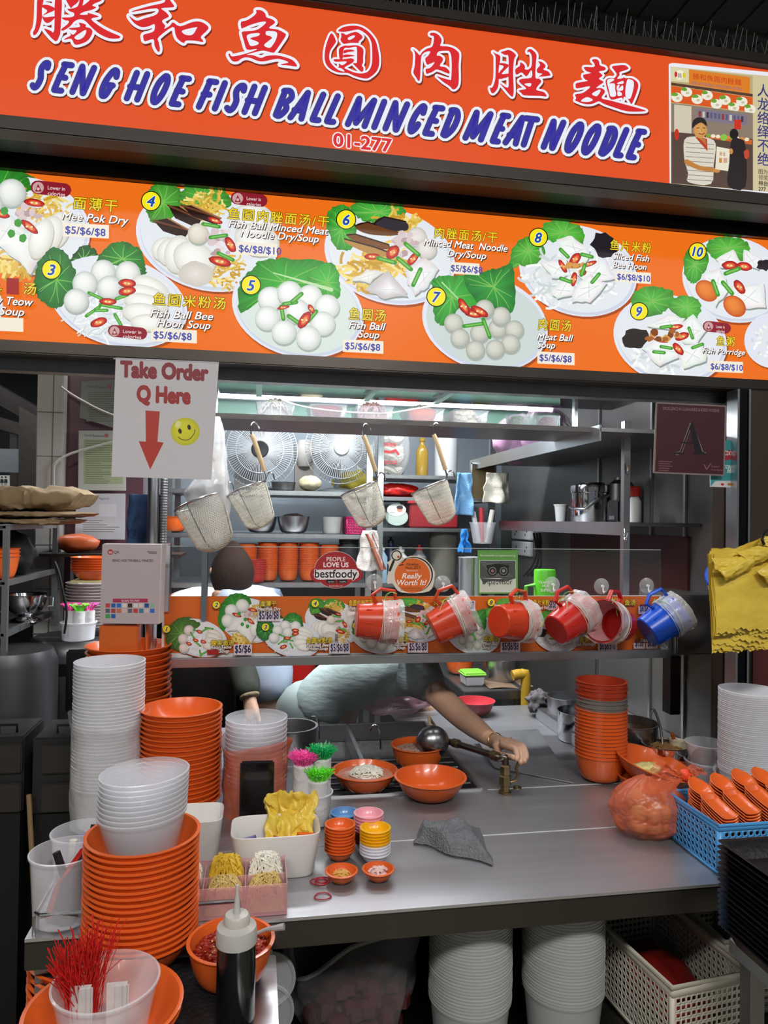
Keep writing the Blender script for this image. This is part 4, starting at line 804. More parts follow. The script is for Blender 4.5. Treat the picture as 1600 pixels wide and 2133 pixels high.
a.poly([(1013,1178),(1024,1176),(1037,1174),(1050,1176),(1061,1178),(1055,1188),(1037,1194),(1019,1188)], '#171a18', sm=3)
for x, c in ((1026, '#9a6a78'), (1049, '#8aa08a')): a.ell(x, 1189, 11, 11, '#171a18'); a.ell(x, 1189, 8.3, 8.3, '#6b706c'); a.ell(x, 1189, 6, 6, '#171a18'); a.ell(x, 1189, 3.2, 3.2, c)
a.text('tripadvisor', 1036, 1217, 17, '#38403a', 0, .005, 'c', None, 66); a.text('Recommended on tripadvisor.com.sg', 1037, 1159, 6, '#d8e4d0', 0, .005, 'c', None, 76)
a.build('printed_face', PRINT, s3)

# ================================================================ hanging paper signs
def board(name, label, cat, quad, Y, col, th=.003, mat=None):
    t = thing(name, label, cat, aty((quad[0][0]+quad[1][0])/2, quad[2][1], Y)); P4 = [aty(*q, Y) for q in quad]
    MB().hexa([P4[3]+V((0, 0, 0)), P4[2], P4[2]+V((0, th, 0)), P4[3]+V((0, th, 0)), P4[0], P4[1], P4[1]+V((0, th, 0)), P4[0]+V((0, th, 0))]).build('sheet', mat or PAPER, t, smooth=False)
    a = Art(Y-.0005); a.poly(list(quad), col); return t, a
t, a = board('order_sign', 'white laminated Take Order Q Here sign with red arrow and smiley', 'sign', ((241, 745), (456, 754), (440, 999), (232, 993)), 1.915, '#cfcdd3')
for y in (780,): a.line([(236, 747), (455, 756)], 2, '#b0aab8', caps=False)
a.text('Take Order', 343, 788, 45, '#8c2230', 0, .062, 'c', None, 174); a.text('Q Here', 341, 838, 46, '#a3262a', 0, .062, 'c', None, 105)
a.poly([(303, 855), (333, 857), (328, 920), (341, 922), (313, 978), (289, 919), (304, 920)], '#b8362a')
a.grad(386, 899, 30, 29, '#e6e22a', '#c9c71c', 0, 32); a.blob(371, 884, 6, 8, '#eeee9a', 2, .05, 14, 20); a.ell(375, 898, 3.6, 5.6, '#20201c', -15, 16); a.ell(394, 890, 3.6, 5.6, '#20201c', -15, 16)
a.line([(371, 910), (378, 915), (388, 917), (398, 912), (405, 902), (406, 895)], 1.4, '#20201c', sm=3)
a.build('printed_face', PRINT, t)
t, a = board('grade_sign', 'dark maroon cleanliness grade A board hanging at the right', 'sign', ((1368, 838), (1512, 845), (1508, 991), (1362, 985)), 1.925, '#451c26', .006, M('board_edge', '#8a7f78', .5))  # board and print coloured darker for the shade they hang in
a.line([(1368, 839), (1512, 846), (1508, 990), (1363, 984)], 3, '#8a7a78', True, caps=False)
a.text('EXCELLENCE IN CLEANLINESS & FOOD HYGIENE', 1440, 856, 9, '#9a7a7e', 0, .01, 'c', None, 128)
a.line([(1408, 945), (1418, 943), (1440, 882), (1463, 943), (1470, 945)], 6, '#8a7278', caps=False); a.line([(1408, 944), (1418, 943), (1440, 884), (1461, 943), (1468, 943)], 3, '#1a1216', caps=False); a.poly([(1436, 888), (1443, 878), (1464, 944), (1448, 943)], '#15101a'); a.line([(1421, 922), (1452, 924)], 3, '#1a1216'); a.line([(1404, 944), (1424, 945)], 3, '#1a1216'); a.line([(1444, 945), (1470, 946)], 3, '#1a1216')
for i, wd in enumerate((28, 24, 30, 22, 20)): a.line([(1372, 961+i*4.6), (1372+wd, 962+i*4.6)], 1.6, '#8a5a62', caps=False)
a.line([(1467, 968), (1472, 978), (1480, 966)], 2.4, '#8a5a62'); a.text('Singapore', 1482, 973, 5, '#9a6a72'); a.text('Food Agency', 1482, 980, 5, '#9a6a72')
a.build('printed_face', PRINT, t)
t, a = board('voucher_sign', 'teal CDC Voucher Accepted here notice behind the maroon board', 'sign', ((1480, 920), (1561, 914), (1561, 1017), (1480, 1014)), 1.945, '#3f97a0')
a.poly([(1490, 945), (1559, 928), (1559, 948), (1500, 962), (1490, 958)], '#a83240'); a.text('CDC Voucher', 1509, 948, 13, '#f0e6e8', 0, .02, 'l', None, 48); a.text('Accepted', 1500, 975, 14, '#e6f2f2', .2, .02, 'l', None, 44); a.text('here', 1515, 985, 14, '#e6f2f2', .2, .02, 'l', None, 20)
a.poly([(1490, 1002), (1561, 1000), (1561, 1017), (1480, 1014)], '#d6d6da')
for i, c in enumerate(('#b8323a', '#c87a32', '#38383c', '#60606a')): a.ell(1505+i*14, 1009, 3.6, 2.6, c)
a.build('printed_face', PRINT, t)
# payment board on its stand
qs = thing('payment_stand', 'white payment notice board standing at the left end of the counter', 'sign', aty(272, 1300, 2.03))
P4 = [aty(*q, 2.03) for q in ((213, 1133), (336, 1134), (331, 1301), (208, 1299))]
MB().hexa([P4[3], P4[2], P4[2]+V((.006, .05, 0)), P4[3]+V((0, .05, 0)), P4[0], P4[1], P4[1]+V((.008, .05, 0)), P4[0]+V((0, .05, 0))]).build('board', M('scuffed_white', '#cfc6c4', .45, 0, .1, 14), qs, bevel=.002)
MB().box((aty(250, 1330, 2.06).x, 2.065, (aty(250, 1300, 2.06).z+.85)/2), (.1, .05, aty(250, 1300, 2.06).z-.851)).build('orange_base', M('orange_post', '#c9601f', .4, 0, .12, 5), qs, bevel=.003)
a = Art(2.0295); a.poly([(214, 1134), (335, 1135), (330, 1300), (209, 1298)], '#b5a9ac')
a.ell(230, 1150, 6, 5.6, '#a8323c'); a.text('SG', 230, 1152.5, 6, '#f0e6e8', 0, .02, 'c'); a.text('QR', 237, 1153, 8, '#4a3438', 0, .01); a.line([(307, 1149), (326, 1150)], 1.4, '#5a4a4e'); a.line([(310, 1152), (326, 1152.5)], 1.4, '#5a4a4e')
a.text('SENG HOE FISHBALL MINCED', 234, 1170, 7.4, '#26222a', 0, .015, 'l', None, 82); a.rect(235, 1247, 308, 1255, '#a82a52'); a.text('SCAN TO PAY', 272, 1253.6, 6, '#f0dbe2', 0, .01, 'c', None, 36)
icons = ['#c23a3a', '#2c5aa0', '#1f6ac8', '#d8d0d0', '#3a2a2a', '#d8d4d4', '#d8c8c8', '#1c4a8a', '#8ab09a', '#5a5a60', '#a03a3a', '#c86a4a', '#d0b8b8', '#60606a', '#c23a3a', '#3a7a9a', '#c9c0c0', '#2a6ac0', '#3a9a4a', '#1c5aa8']
for i, c in enumerate(icons): x, y = 220+(i % 9)*11.6, 1257+(i//9)*11; a.rect(x, y, x+9, y+8.5, c)
a.build('printed_face', PRINT, qs)
# papers on the maroon panel
for q, lb, gr in ((((164, 897), (262, 897), (262, 1022), (163, 1021)), 'white notice with green printed panel pinned on the maroon panel', 1), (((159, 1028), (261, 1028), (260, 1124), (156, 1123)), 'plain white licence sheet pinned below the green printed notice', 0), (((170, 795), (240, 790), (240, 892), (166, 870)), 'grey printed notice pinned above the green printed notice', 2)):
    t, a = board('pinned_notice', lb, 'notice', q, 2.96, ('#b9b9bf', '#b3b5ae', '#8f9090')[0 if gr == 0 else (1 if gr == 1 else 2)])
    x0, y0, y1 = q[0][0]+8, q[0][1]+6, q[2][1]-8
    if gr: a.rect(x0+2, y0+12, q[1][0]-6, y1-6, '#9aa482' if gr == 1 else '#8f958a')
    if gr == 0: a.line([(x0+8, y0+8), (x0+14, y0+3), (x0+18, y0+8)], 3, '#3a3a40'); a.rect(x0+40, y0+16, x0+76, y0+42, '#c6c6cc'); a.text('Food Agency', x0+22, y0+6, 7, '#5a5a60')
    r = random.Random(int(x0)); y = y0+(16 if gr else 50)
    while y < y1-6: a.line([(x0+6, y), (x0+6+r.uniform(30, 78), y+.3)], 1.1, '#5f6258', caps=False); y += 4.6
    if gr: a.text('Food Business', x0+4, y0+6, 7, '#4a4a50'); a.ell(x0+50, y0+4, 4.6, 4.6, '#b06a70')
    a.build('printed_face', PRINT, t)
# cable stapled over the maroon panel
pts = [aty(x, y, 2.93) for x, y in ((113, 1030), (112, 985), (116, 965), (140, 948), (180, 935), (236, 920))]
tag(MB().tube(smooth([tuple(p) for p in pts], False, 5), .005, 6).build('white_cable', M('old_white_cable', '#b5b2ac', .5)), 'white cable running from the tiled pillar over the notices', 'cable')
pts = [aty(x, y, 2.93) for x, y in ((128, 806), (150, 822), (200, 850), (238, 866))]
tag(MB().tube(smooth([tuple(p) for p in pts], False, 5), .005, 6).build('white_cable', MATS['old_white_cable']), 'white cable crossing above the green printed notice', 'cable')
# pole and conduit at the left end of the glass
for nm, px, r, lb, mt in (('steel_pole', 319, .0165, 'upright steel pole at the left end of the glass', STEEL), ('corrugated_conduit', 341, .011, 'ribbed flexible conduit beside the steel pole', STEEL_DULL)):
    x = aty(px, 1060, 2.2).x; mb = MB(); zt2 = 2.03
    if nm == 'steel_pole': mb.tube([(x, 2.2, .851), (x, 2.2, zt2)], r, 16); mb.tube([(x, 2.2, 1.523), (x, 2.2, 1.528)], r+.002, 16)
    else: mb.lathe([(r*(1 if i % 2 else .86), 1.42+i*.004) for i in range(150)], 12, Matrix.Translation((x, 2.2, 0)))
    o = tag(mb.build(nm, mt), lb, 'pole' if 'pole' in nm else 'conduit')
# steel box hood on the right wall
c = [aty(1405, 1243, CY), aty(1478, 1238, CY)]
hx0, hx1 = aty(1404, 1300, CY-.02).x, aty(1491, 1300, CY-.02).x; hz0, hz1 = zat(1450, 1364, CY-.02), zat(1450, 1240, CY-.02)
hb = MB().box(((hx0+hx1)/2+.01, CY+.1, (hz0+hz1)/2), (hx1-hx0, .24, hz1-hz0)); tag(hb.build('steel_side_box', M('side_box_steel', '#6f6d6c', .38, .6, .15, 3), bevel=.004), 'dark steel box closing the gap right of the menu strip', 'box')
# ================================================================ worktop and what stands on it
WZ = .85
FE = atz(1075, 1875, WZ).y
wx0, wx1 = atz(52, 1955, WZ).x, 1.47
wt = thing('worktop', 'long stainless steel worktop with a deep front edge', 'worktop', ((wx0+wx1)/2, FE, .2))
CK0, CK1 = atz(690, 1662, WZ).y, atz(800, 1508, WZ).y          # front and back of the noodle cooker
ck_x0, ck_x1 = atz(640, 1600, WZ).x, atz(1012, 1659, WZ).x
s1y, s2y = atz(1040, 1738, WZ).y, CK0
mb = MB()
mb.box(((wx0+wx1)/2, (FE+s1y)/2, WZ-.003), (wx1-wx0, s1y-FE-.002, .006)); mb.box(((wx0+wx1)/2, (s1y+CK0)/2, WZ-.003), (wx1-wx0, CK0-s1y-.001, .006))
mb.box(((wx0+ck_x0)/2, (CK0+CK1)/2, WZ-.003), (ck_x0-wx0, CK1-CK0, .006)); mb.box(((ck_x1+wx1)/2, (CK0+CK1)/2, WZ-.003), (wx1-ck_x1, CK1-CK0, .006)); mb.box(((wx0+wx1)/2, CK1+.012, WZ-.003), (wx1-wx0, .024, .006)); mb.box(((.52+wx1)/2, CK1+.112, WZ-.003), (wx1-.52, .176, .006))
mb.build('top', WORK, wt)
for y, xa, xb in ((s1y, wx0+.3, 1.3), (CK0, ck_x1+.02, 1.1)): MB().box(((xa+xb)/2, y-.001, WZ+.0004), (xb-xa, .0032, .0008)).build('seam_glint', M('painted_glint', '#dcdde0', .5, .3), wt)  # thin pale strips paint the light that the worktop seams catch
ap = zat(900, 1950, FE); MB().box(((wx0+wx1)/2, FE+.006, (WZ-.006+ap)/2), (wx1-wx0, .012, WZ-.006-ap)).build('front_edge', STEEL_DARK, wt, bevel=.002)
for x in (wx0+.03, .02, 1.42):
    for y in (FE+.05, CK1-.02): MB().box((x, y, .424), (.04, .04, .84)).build('leg', STEEL_DULL, wt)
MB().box(((wx0+wx1)/2, (FE+CK1)/2+.0, .46), (wx1-wx0, CK1-FE-.012, .02)).build('undershelf', STEEL_DARK, wt)
MB().box(((wx0+wx1)/2, CK1+.006, .6), (wx1-wx0, .02, .44)).build('back_panel', M('dark_panel_steel', '#2a2a2c', .5, .8), wt)  # back panel in a near-black steel
# front stand in front of the worktop
TZ = .80
tx1 = atz(578, 2060, TZ).x; tx0 = atz(135, 2133, TZ).x
ft = thing('front_stand', 'low stand with a black rubber mat in front of the worktop', 'stand', ((tx0+tx1)/2, 1.0, 0))
MB().box(((tx0+tx1)/2, (FE+.55)/2-.01, TZ-.012), (tx1-tx0, FE-.55-.02, .018)).build('top', STEEL, ft, bevel=.002)
MB().box(((tx0+tx1)/2-.018, (FE+.55)/2-.01, TZ-.0015), (tx1-tx0-.05, FE-.57-.02, .003)).build('rubber_mat', M('rubber_mat', '#1c1d20', .55, 0, .3, 30, .4, 120), ft)
for x in (tx0+.03, tx1-.02):
    for y in (.6, FE-.06): MB().box((x, y, (TZ-.02)/2), (.03, .03, TZ-.022)).build('leg', STEEL_DULL, ft)
# noodle cooker with two wells, right hand steel trough
ck = thing('noodle_cooker', 'sunken noodle cooker with steel dividers behind the worktop', 'cooker', ((ck_x0+ck_x1)/2, CK0, WZ-.2))
dk = M('cooker_steel', '#5e5e60', .3, 1, .2, 4)
MB().box(((ck_x0+ck_x1)/2, (CK0+CK1)/2, WZ-.06), (ck_x1-ck_x0, CK1-CK0, .006)).build('water_pan', M('cooker_water', '#3a3a3c', .08, .6), ck)
e = MB()
for x in (ck_x0, (ck_x0+ck_x1)/2-.06, ck_x1): e.box((x, (CK0+CK1)/2, WZ-.026), (.012, CK1-CK0, .064))
e.box(((ck_x0+ck_x1)/2, CK0, WZ-.026), (ck_x1-ck_x0, .012, .064)); e.box(((ck_x0+ck_x1)/2, CK1, WZ-.026), (ck_x1-ck_x0, .012, .064))
e.build('rim', STEEL, ck, bevel=.002)
for i, (px, py) in enumerate(((712, 1655), (870, 1660))): pass
e = MB()
for k in range(7): y = CK0+.02+k*.045; e.tube([(ck_x0+.01, y, WZ-.004), (ck_x1-.01, y, WZ-.004)], .004, 6)
e.build('support_bars', STEEL_DULL, ck)
# sloping steel channel right of the cooker
ch = MB(); q = [atz(1130, 1500, WZ+.001), atz(1215, 1560, WZ+.001)]
tr = thing('drain_channel', 'raised steel lip running back along the pots on the right', 'channel', q[1])
d = [aty(1118, 1472, CK1+.02), atz(1210, 1565, WZ)]
cx_ = atz(1212, 1566, WZ).x
MB().box((cx_+.004, (2.05+CK1)/2, WZ+.022), (.008, CK1-2.05, .044)).build('lip', STEEL, tr, bevel=.002); MB().box((cx_+.05, (2.05+CK1)/2, WZ+.042), (.09, CK1-2.05, .004)).build('flange', STEEL_DULL, tr)
pl = [atz(1172, 1632, WZ), atz(1290, 1604, WZ), atz(1250, 1575, WZ)]
# ---- bowls, tubs (shared meshes)
PLATE = lathe_mesh('deep_plate', bowl_prof(.0985, .052, .055, p=.75), ORANGE, 56)
BIGPLATE = lathe_mesh('big_plate', bowl_prof(.114, .055, .06, p=.8), ORANGE, 56)
TUB = lathe_mesh('deli_tub', tub_prof(.0765, .085, .058), CLEAR, 48)
TALLTUB = lathe_mesh('tall_tub', tub_prof(.0815, .1, .07), CLEARW, 48)
DEEP = lathe_mesh('deep_bowl', bowl_prof(.072, .075, .036, .003, p=.5), ORANGE, 48); DEEPR = lathe_mesh('deep_bowl_red', bowl_prof(.072, .075, .036, p=.5), ORANGE_D, 48); DEEPG = lathe_mesh('deep_bowl_grey', bowl_prof(.072, .075, .036, p=.5), GREYMEL, 48)
def base(px, py, z=WZ): p = atz(px, py, z); return V((p.x, p.y, z+.0008))
b = base(223, 1712); stack(TALLTUB, 'deli_tub', 'tub', b, 37, .0082, 'large clear tub, {} in the tall stack behind the left orange bowls', 'tall stack of large clear tubs', jit=.0006)
def sleeve(name, cx, cy, z0, z1, r0, mat, label, n=56, m=14, amp=.006, seed=0, top_wave=.02, flare=.01):
    rn = random.Random(seed); ph = [rn.uniform(0, 6) for _ in range(8)]
    def f(u, v, k=0):
        a = 2*pi*u; z = z0+(z1-z0)*v+(top_wave*v*sin(2*a+ph[0])*.5 if v > .7 else 0)
        r = r0+amp*(.5+.5*sin(5*a+ph[1]+3*v))*(.4+.6*v)+amp*.6*noise.noise(V((cos(a)*3+seed, sin(a)*3, v*7)))+flare*max(0, v-.85)/.15+k
        return V((cx+r*cos(a), cy+r*sin(a), z))
    mb = MB().grid(f, n, m, True)
    mb.grid(lambda u, v: V((cx+(r0+.002)*cos(2*pi*u)*(1-v), cy+(r0+.002)*sin(2*pi*u)*(1-v), z0+.0003)), n, 2, True) if False else None
    o = mb.build(name, mat); return tag(o, label, 'bag')
sleeve('plastic_sleeve', b.x, b.y, WZ+.001, aty(222, 1508, b.y-.08).z, .0835, BAGW, 'crinkled clear plastic bag pulled up around the tall tub stack', seed=3)
b = base(262, 1640, WZ); b = V((b.x, b.y+.02, b.z)); stack(BIGPLATE, 'big_plate', 'plate', b, 21, .0168, 'large orange plate, {} in the stack behind the tall tubs', 'big orange plates at the back left', jit=.002)
b = base(374, 1701); stack(PLATE, 'deep_plate', 'bowl', b, 20, .0117, 'orange bowl, {} in the stack between two clear tub stacks', 'orange bowls beside the tall tubs')
b = base(531, 1690); stack(TUB, 'deli_tub', 'tub', b, 15, .0112, 'clear tub, {} in the orange bagged stack behind the phone', 'clear tubs in the orange bag')
sleeve('orange_sleeve', b.x, b.y, WZ+.001, aty(530, 1556, b.y-.07).z, .0785, BAGO, 'thin orange plastic bag wrapped around the clear tubs behind the phone', seed=5, amp=.007)
# front stack on the mat, tubs standing in its top bowl
b = base(293, 1998, TZ); N0 = 18; stack(PLATE, 'deep_plate', 'bowl', b, N0, .0104, 'orange bowl, {} in the front stack that carries clear tubs', 'orange bowls in the front stack')
FT = V((b.x+.002, b.y, b.z+(N0-1)*.0104+.006))
for i in range(9):
    o = place(TUB, 'deli_tub', (FT.x+.001*i*.4, FT.y, FT.z+i*.0088), (0, radians(-2.5), 0)); tag(o, 'clear tub, %s of those in the front orange bowl stack' % nth(8-i), 'tub', 'clear tubs on the front bowl stack')
# sauce bottle
p = base(490, 2122, TZ); bt = thing('sauce_bottle', 'squeeze bottle of black soy sauce with translucent nozzle cap', 'bottle', p)
MB().lathe([(0, 0), (.028, 0), (.031, .004), (.031, .105), (.030, .118), (.0305, .122), (0, .122)], 32).build('body', M('dark_soy_bottle', '#0d1014', .22, 0, .3, 10, coat=.3), bt, local=True)
MB().lathe([(.0325, .122), (.0325, .14), (.031, .147), (.024, .15), (.021, .152), (.021, .162), (.018, .166), (.006, .167), (.0045, .185), (.003, .2), (.0028, .212), (0, .213)], 32).build('nozzle_cap', clearmat('frosted_cap', '#c4c4c0', .72, .3, edge=.25), bt, local=True)
# chopped chilli bowl with spoon
p = base(480, 2040, TZ); cb = MB().lathe(bowl_prof(.073, .068, .036, p=.55), 48).build('chilli_bowl', ORANGE, local=True, loc=p); tag(cb, 'orange bowl of chopped red chilli behind the sauce bottle', 'bowl')
heap(p.x, p.y, p.z+.048, .066, .066, .014, M('chopped_chilli', '#8a1f0a', .5, 0, .45, 60, spec=.25), 4, 'chopped_chilli', 'chopped red chilli filling the orange bowl behind the sauce bottle', 'chilli', None, 420, .0052, False)
heap(p.x, p.y, p.z+.053, .06, .06, .012, M('chilli_seeds', '#d8a850', .5), 9, 'chilli_seed', 'pale chilli seeds scattered over the chopped red chilli', 'seeds', None, 60, .0022, False, dome=False)['kind'] = 'stuff'
q = atz(592, 1930, .893)
mb = MB(); e0 = V((p.x+.03, p.y+.0, p.z+.07)); mb.tube([e0, e0.lerp(q, .5)+V((0, 0, .004)), q], [.003, .0035, .006], 8); mb.ball(tuple(e0-V((.015, 0, .004))), .02, 12, sq=(1.3, .9, .35)); tag(mb.build('steel_spoon', M('pale_spoon_steel', '#c9cacc', .35, .5)), 'steel spoon handle sticking out of the chopped chilli', 'spoon')
# plates at the lower left with a clear tub of tied bags
p = base(213, 2172, TZ)
for i in (0, 1): o = place(lathe_mesh('wide_plate', bowl_prof(.114, .045, .07, p=.9), ORANGE, 56) if i == 0 else bpy.data.meshes['wide_plate'], 'wide_plate', (p.x+.002*i, p.y, p.z+.011*i)); tag(o, ('upper' if i else 'lower')+' of two wide orange plates under the clear tub of red strings', 'plate', 'wide orange plates at the front')
u = MB().lathe(tub_prof(.077, .075, .062, .0012), 48).build('string_tub', CLEAR, local=True, loc=(p.x+.004, p.y, p.z+.019)); tag(u, 'clear tub full of red raffia strings on the wide orange plates', 'tub')
def raffia(name, label, P, mat, n, L, spread, dirv, seed, w=.0011, droop=.6):
    r = random.Random(seed); mb = MB()
    for i in range(n):
        d = V(dirv)+V((r.gauss(0, spread), r.gauss(0, spread), r.gauss(0, spread*.4))); d.normalize(); x = V(P)+V((r.gauss(0, .006), r.gauss(0, .006), 0)); pts = [x.copy()]; ll = L*r.uniform(.6, 1.15)
        for k in range(5): x = x+d*ll/5; d = (d+V((r.gauss(0, .12), r.gauss(0, .12), -droop*.1*k))).normalized(); pts.append(x.copy())
        mb.tube(pts, w*r.uniform(.7, 1.2), 4)
    o = mb.build(name, mat); return tag(o, label, 'string')
RRED = M('red_raffia', '#c41f1c', .4, 0, .2, 30)
raffia('red_raffia', 'left tuft of red raffia strings rising from the clear tub', (p.x-.035, p.y+.0, p.z+.045), RRED, 130, .105, .10, (-.16, 0, 1), 2, .0008, .25); raffia('red_raffia', 'right tuft of red raffia strings rising from the clear tub', (p.x-.022, p.y+.01, p.z+.04), RRED, 130, .125, .06, (.02, 0, 1), 3, .0008, .2)
for k, (dx, rz, tl) in enumerate(((-.03, 10, 'left'), (.022, -25, 'right'))):
    f = MB().box((0, 0, .035), (.03, .004, .07)); f.box((.008, -.004, .035), (.02, .003, .066)); f.tube([(.012, -.006, 0), (.012, -.006, .07)], .004, 8)
    tag(f.build('folded_bags', clearmat('folded_bag_film', '#dcdcdc', .55, .15, .3, 30, .3), local=True, loc=(p.x+dx, p.y-.01, p.z+.024)), tl+' bundle of folded clear bags inside the tub of red strings', 'bags')
# clear tub with tongs at the left, steel guard rail
p = base(133, 1912); u = MB().lathe(tub_prof(.061, .125, .053, .0012), 48).build('utensil_tub', CLEAR, local=True, loc=p); tag(u, 'clear round tub of serving tools at the left end of the worktop', 'tub')
p2 = base(168, 1838); u2 = MB().lathe(tub_prof(.058, .105, .05, .0012), 48).build('utensil_tub', CLEAR, local=True, loc=p2); tag(u2, 'clear round tub of pegs behind the tub of serving tools', 'tub')
def bar(name, label, cat, pts, r, mat, flat=None):
    return tag(MB().tube(pts, r, 8).build(name, mat), label, cat)
tg = thing('red_tongs', 'red plastic tongs leaning in the clear tub of serving tools', 'tongs', p+V((0, 0, .005)))
for s in (-1, 1): MB().tube([p+V((-.02, .012*s, .008)), p+V((-.005, .016*s, .06)), p+V((.03, .012*s, .115)), p+V((.075, .004*s, .138))], [.012, .010, .008, .006], 8).build('arm', RED, tg)
bar('black_handle_knife', 'black handled tool leaning in the clear tub of serving tools', 'tool', [p+V((.022, 0, .008)), p+V((-.018, .01, .118))], [.009, .0075], BLACK)
bar('dark_ladle', 'dark flat ladle in the clear tub of serving tools', 'ladle', [p+V((.005, -.018, .01)), p+V((.02, -.026, .07)), p+V((.046, -.012, .13)), p+V((.05, 0, .17))], [.024, .022, .007, .005], M('dark_tool', '#1f2030', .4))
for k, (dx, c, nm) in enumerate(((-.022, '#d8d6c0', 'cream'), (.0, '#7f7fae', 'violet'), (.022, '#6a6a9c', 'dull purple'))): bar('plastic_peg', nm+' plastic peg standing in the clear tub behind the tongs', 'peg', [p2+V((dx, 0, .006)), p2+V((dx+.006, .004, .085+.01*(k == 1)))], .008, M('peg_'+str(k), c, .4))
gd = MB(); gz = .885
gp = [atz(62, 1952, WZ+.006)+V((.004, .006, 0)), None]
g0 = atz(66, 1945, WZ).lerp(atz(66, 1945, WZ), 0); gx = wx0+.012
gd.tube([(gx+.36, FE+.012, gz), (gx+.01, FE+.012, gz), (gx, FE+.022, gz), (gx, FE+.16, gz)], .0032, 8); gd.tube([(gx, FE+.012, WZ+.0005), (gx, FE+.012, gz)], .0032, 8); gd.tube([(gx, FE+.16, WZ+.0005), (gx, FE+.16, gz)], .0032, 8); gd.tube([(gx+.36, FE+.012, WZ+.0005), (gx+.36, FE+.012, gz)], .0032, 8)
tag(gd.build('guard_rail', STEEL), 'thin steel guard rail around the left corner of the worktop', 'rail')
# white plastic bins
def binbox(name, w, d, h, mat, t=.002, tp=.86):
    mb = MB(); n = 32
    def ring(k, z, off=0):
        out = []
        for i in range(n):
            a = 2*pi*(i+.5)/n; c, s = cos(a), sin(a); e = .35
            out.append(((w/2*k-off)*(abs(c)**e)*(1 if c > 0 else -1), (d/2*k-off)*(abs(s)**e)*(1 if s > 0 else -1), z))
        return out
    R = [ring(tp*.97, 0), ring(tp, .004), ring(1, h), ring(1, h+.0015, t*.5), ring(1, h, t), ring(tp, .006, t)]
    vs = sum(R, []); fs = [list(range(n))[::-1]]
    for q in range(5): fs += [(q*n+i, q*n+(i+1) % n, (q+1)*n+(i+1) % n, (q+1)*n+i) for i in range(n)]
    fs.append([5*n+i for i in range(n)]); return mb.add(vs, fs)
MILK = clearmat('milky_bin_plastic', '#e6e4e2', .86, .35, edge=.14)
pa, pb = atz(484, 1838, WZ), atz(664, 1838, WZ); wd = (pb-pa).length*1.06; p = (pa+pb)/2
bc = V((p.x, p.y+.062, WZ+.0008)); o = binbox('bin', wd, .12, .09, MILK).build('white_bin', MILK, local=True, loc=bc); tag(o, 'white rectangular plastic bin in front of the phone', 'bin')
p = base(418, 1797); o = binbox('bin', .13, .11, .088, MILK).build('white_bin', MILK, local=True, loc=(p.x-.02, p.y+.05, WZ+.0008)); tag(o, 'white plastic bin half hidden behind the front orange bowl stack', 'bin')
def crumple(name, label, cat, C, R, mat, seed, sq=(1, 1, 1), amp=.35, sub=4, fr=2.2, flat=None, kind=None):
    bm = bmesh.new(); bmesh.ops.create_icosphere(bm, subdivisions=sub, radius=1)
    for v in bm.verts:
        n = v.co.normalized(); k = 1+amp*noise.noise(n*fr+V((seed, 0, 0)))+amp*.5*abs(noise.noise(n*fr*2.3+V((0, seed, 0))))+amp*.25*noise.noise(n*fr*6+V((seed, seed, 0)))
        v.co = V((n.x*R*k*sq[0], n.y*R*k*sq[1], n.z*R*k*sq[2]))
        if flat is not None and v.co.z < flat: v.co.z = flat+.15*(v.co.z-flat)*0
    me = bpy.data.meshes.new(name); bm.to_mesh(me); bm.free(); finish(me, mat, True, 60)
    o = place(me, name, C); return tag(o, label, cat)
def film(name, label, cat, fn, nu, nv, mat, thick=.0006):
    mb = MB().grid(fn, nu, nv); o = mb.build(name, mat); m = o.modifiers.new('t', 'SOLIDIFY'); m.thickness = thick; return tag(o, label, cat)
def yb(u, v):
    x = bc.x+wd*(-.12+.6*u); s = v*.21; 
    y = bc.y+.055+.005*noise.noise(V((u*15, v*15, 2)))+(.0 if s < .1 else -(s-.1)*.55); z = WZ+.09+(.042-abs(s-.07)*.75)+.016*noise.noise(V((u*5, v*5, 1)))+.008*abs(noise.noise(V((u*13, v*13, 5))))
    return V((x+.02*noise.noise(V((u*4, v*6, 4))), y+.02*noise.noise(V((u*5, v*5, 7)))+.01, max(z, WZ+.05)))
film('yellow_bag', 'crumpled yellow plastic bag draped over the corner of the white bin', 'bag', yb, 60, 44, YELLOWBAG)
for k, (dx, dy, c, nm, rz) in enumerate(((-.005, -.01, '#a81c22', 'dark red folded packet inside the white bin', 25), (-.045, .0, '#5a5a9a', 'violet packet leaning inside the white bin', -20), (.06, .005, '#e05a1c', 'orange packet in the right corner of the white bin', 10))):
    o = MB().box((0, 0, .03), (.045, .012, .058)).build('packet', M('packet_'+str(k), c, .35), local=True, loc=bc+V((dx, dy, .008))); o.rotation_euler = (0, radians(rz), radians(rz)); tag(o, nm, 'packet')
# pink partitioned noodle box
PINK = clearmat('pink_box_plastic', '#dfa7ac', .36, .2, edge=.35)
pa, pb = atz(372, 1932, WZ), atz(598, 1916, WZ); bx1_ = pb.x; bx0_ = bx1_-.235; by0 = FE+.014; by1 = by0+.115; h = .058
nb = thing('noodle_box', 'pink partitioned plastic box of raw noodles at the worktop edge', 'box', ((bx0_+bx1_)/2, (by0+by1)/2, WZ+.0008)); zz = WZ+.001
t = .002; mb = MB(); cxm, cym = (bx0_+bx1_)/2, (by0+by1)/2
mb.box((cxm, cym, zz+.001), (bx1_-bx0_, by1-by0, .002))
for y in (by0, by1): mb.box((cxm, y, zz+h/2), (bx1_-bx0_, t, h))
for x in (bx0_, bx1_): mb.box((x, cym, zz+h/2), (t, by1-by0, h))
mb.build('walls', PINK, nb)
mb = MB(); mb.box((cxm, cym, zz+h*.45), (bx1_-bx0_-.004, t, h*.86))
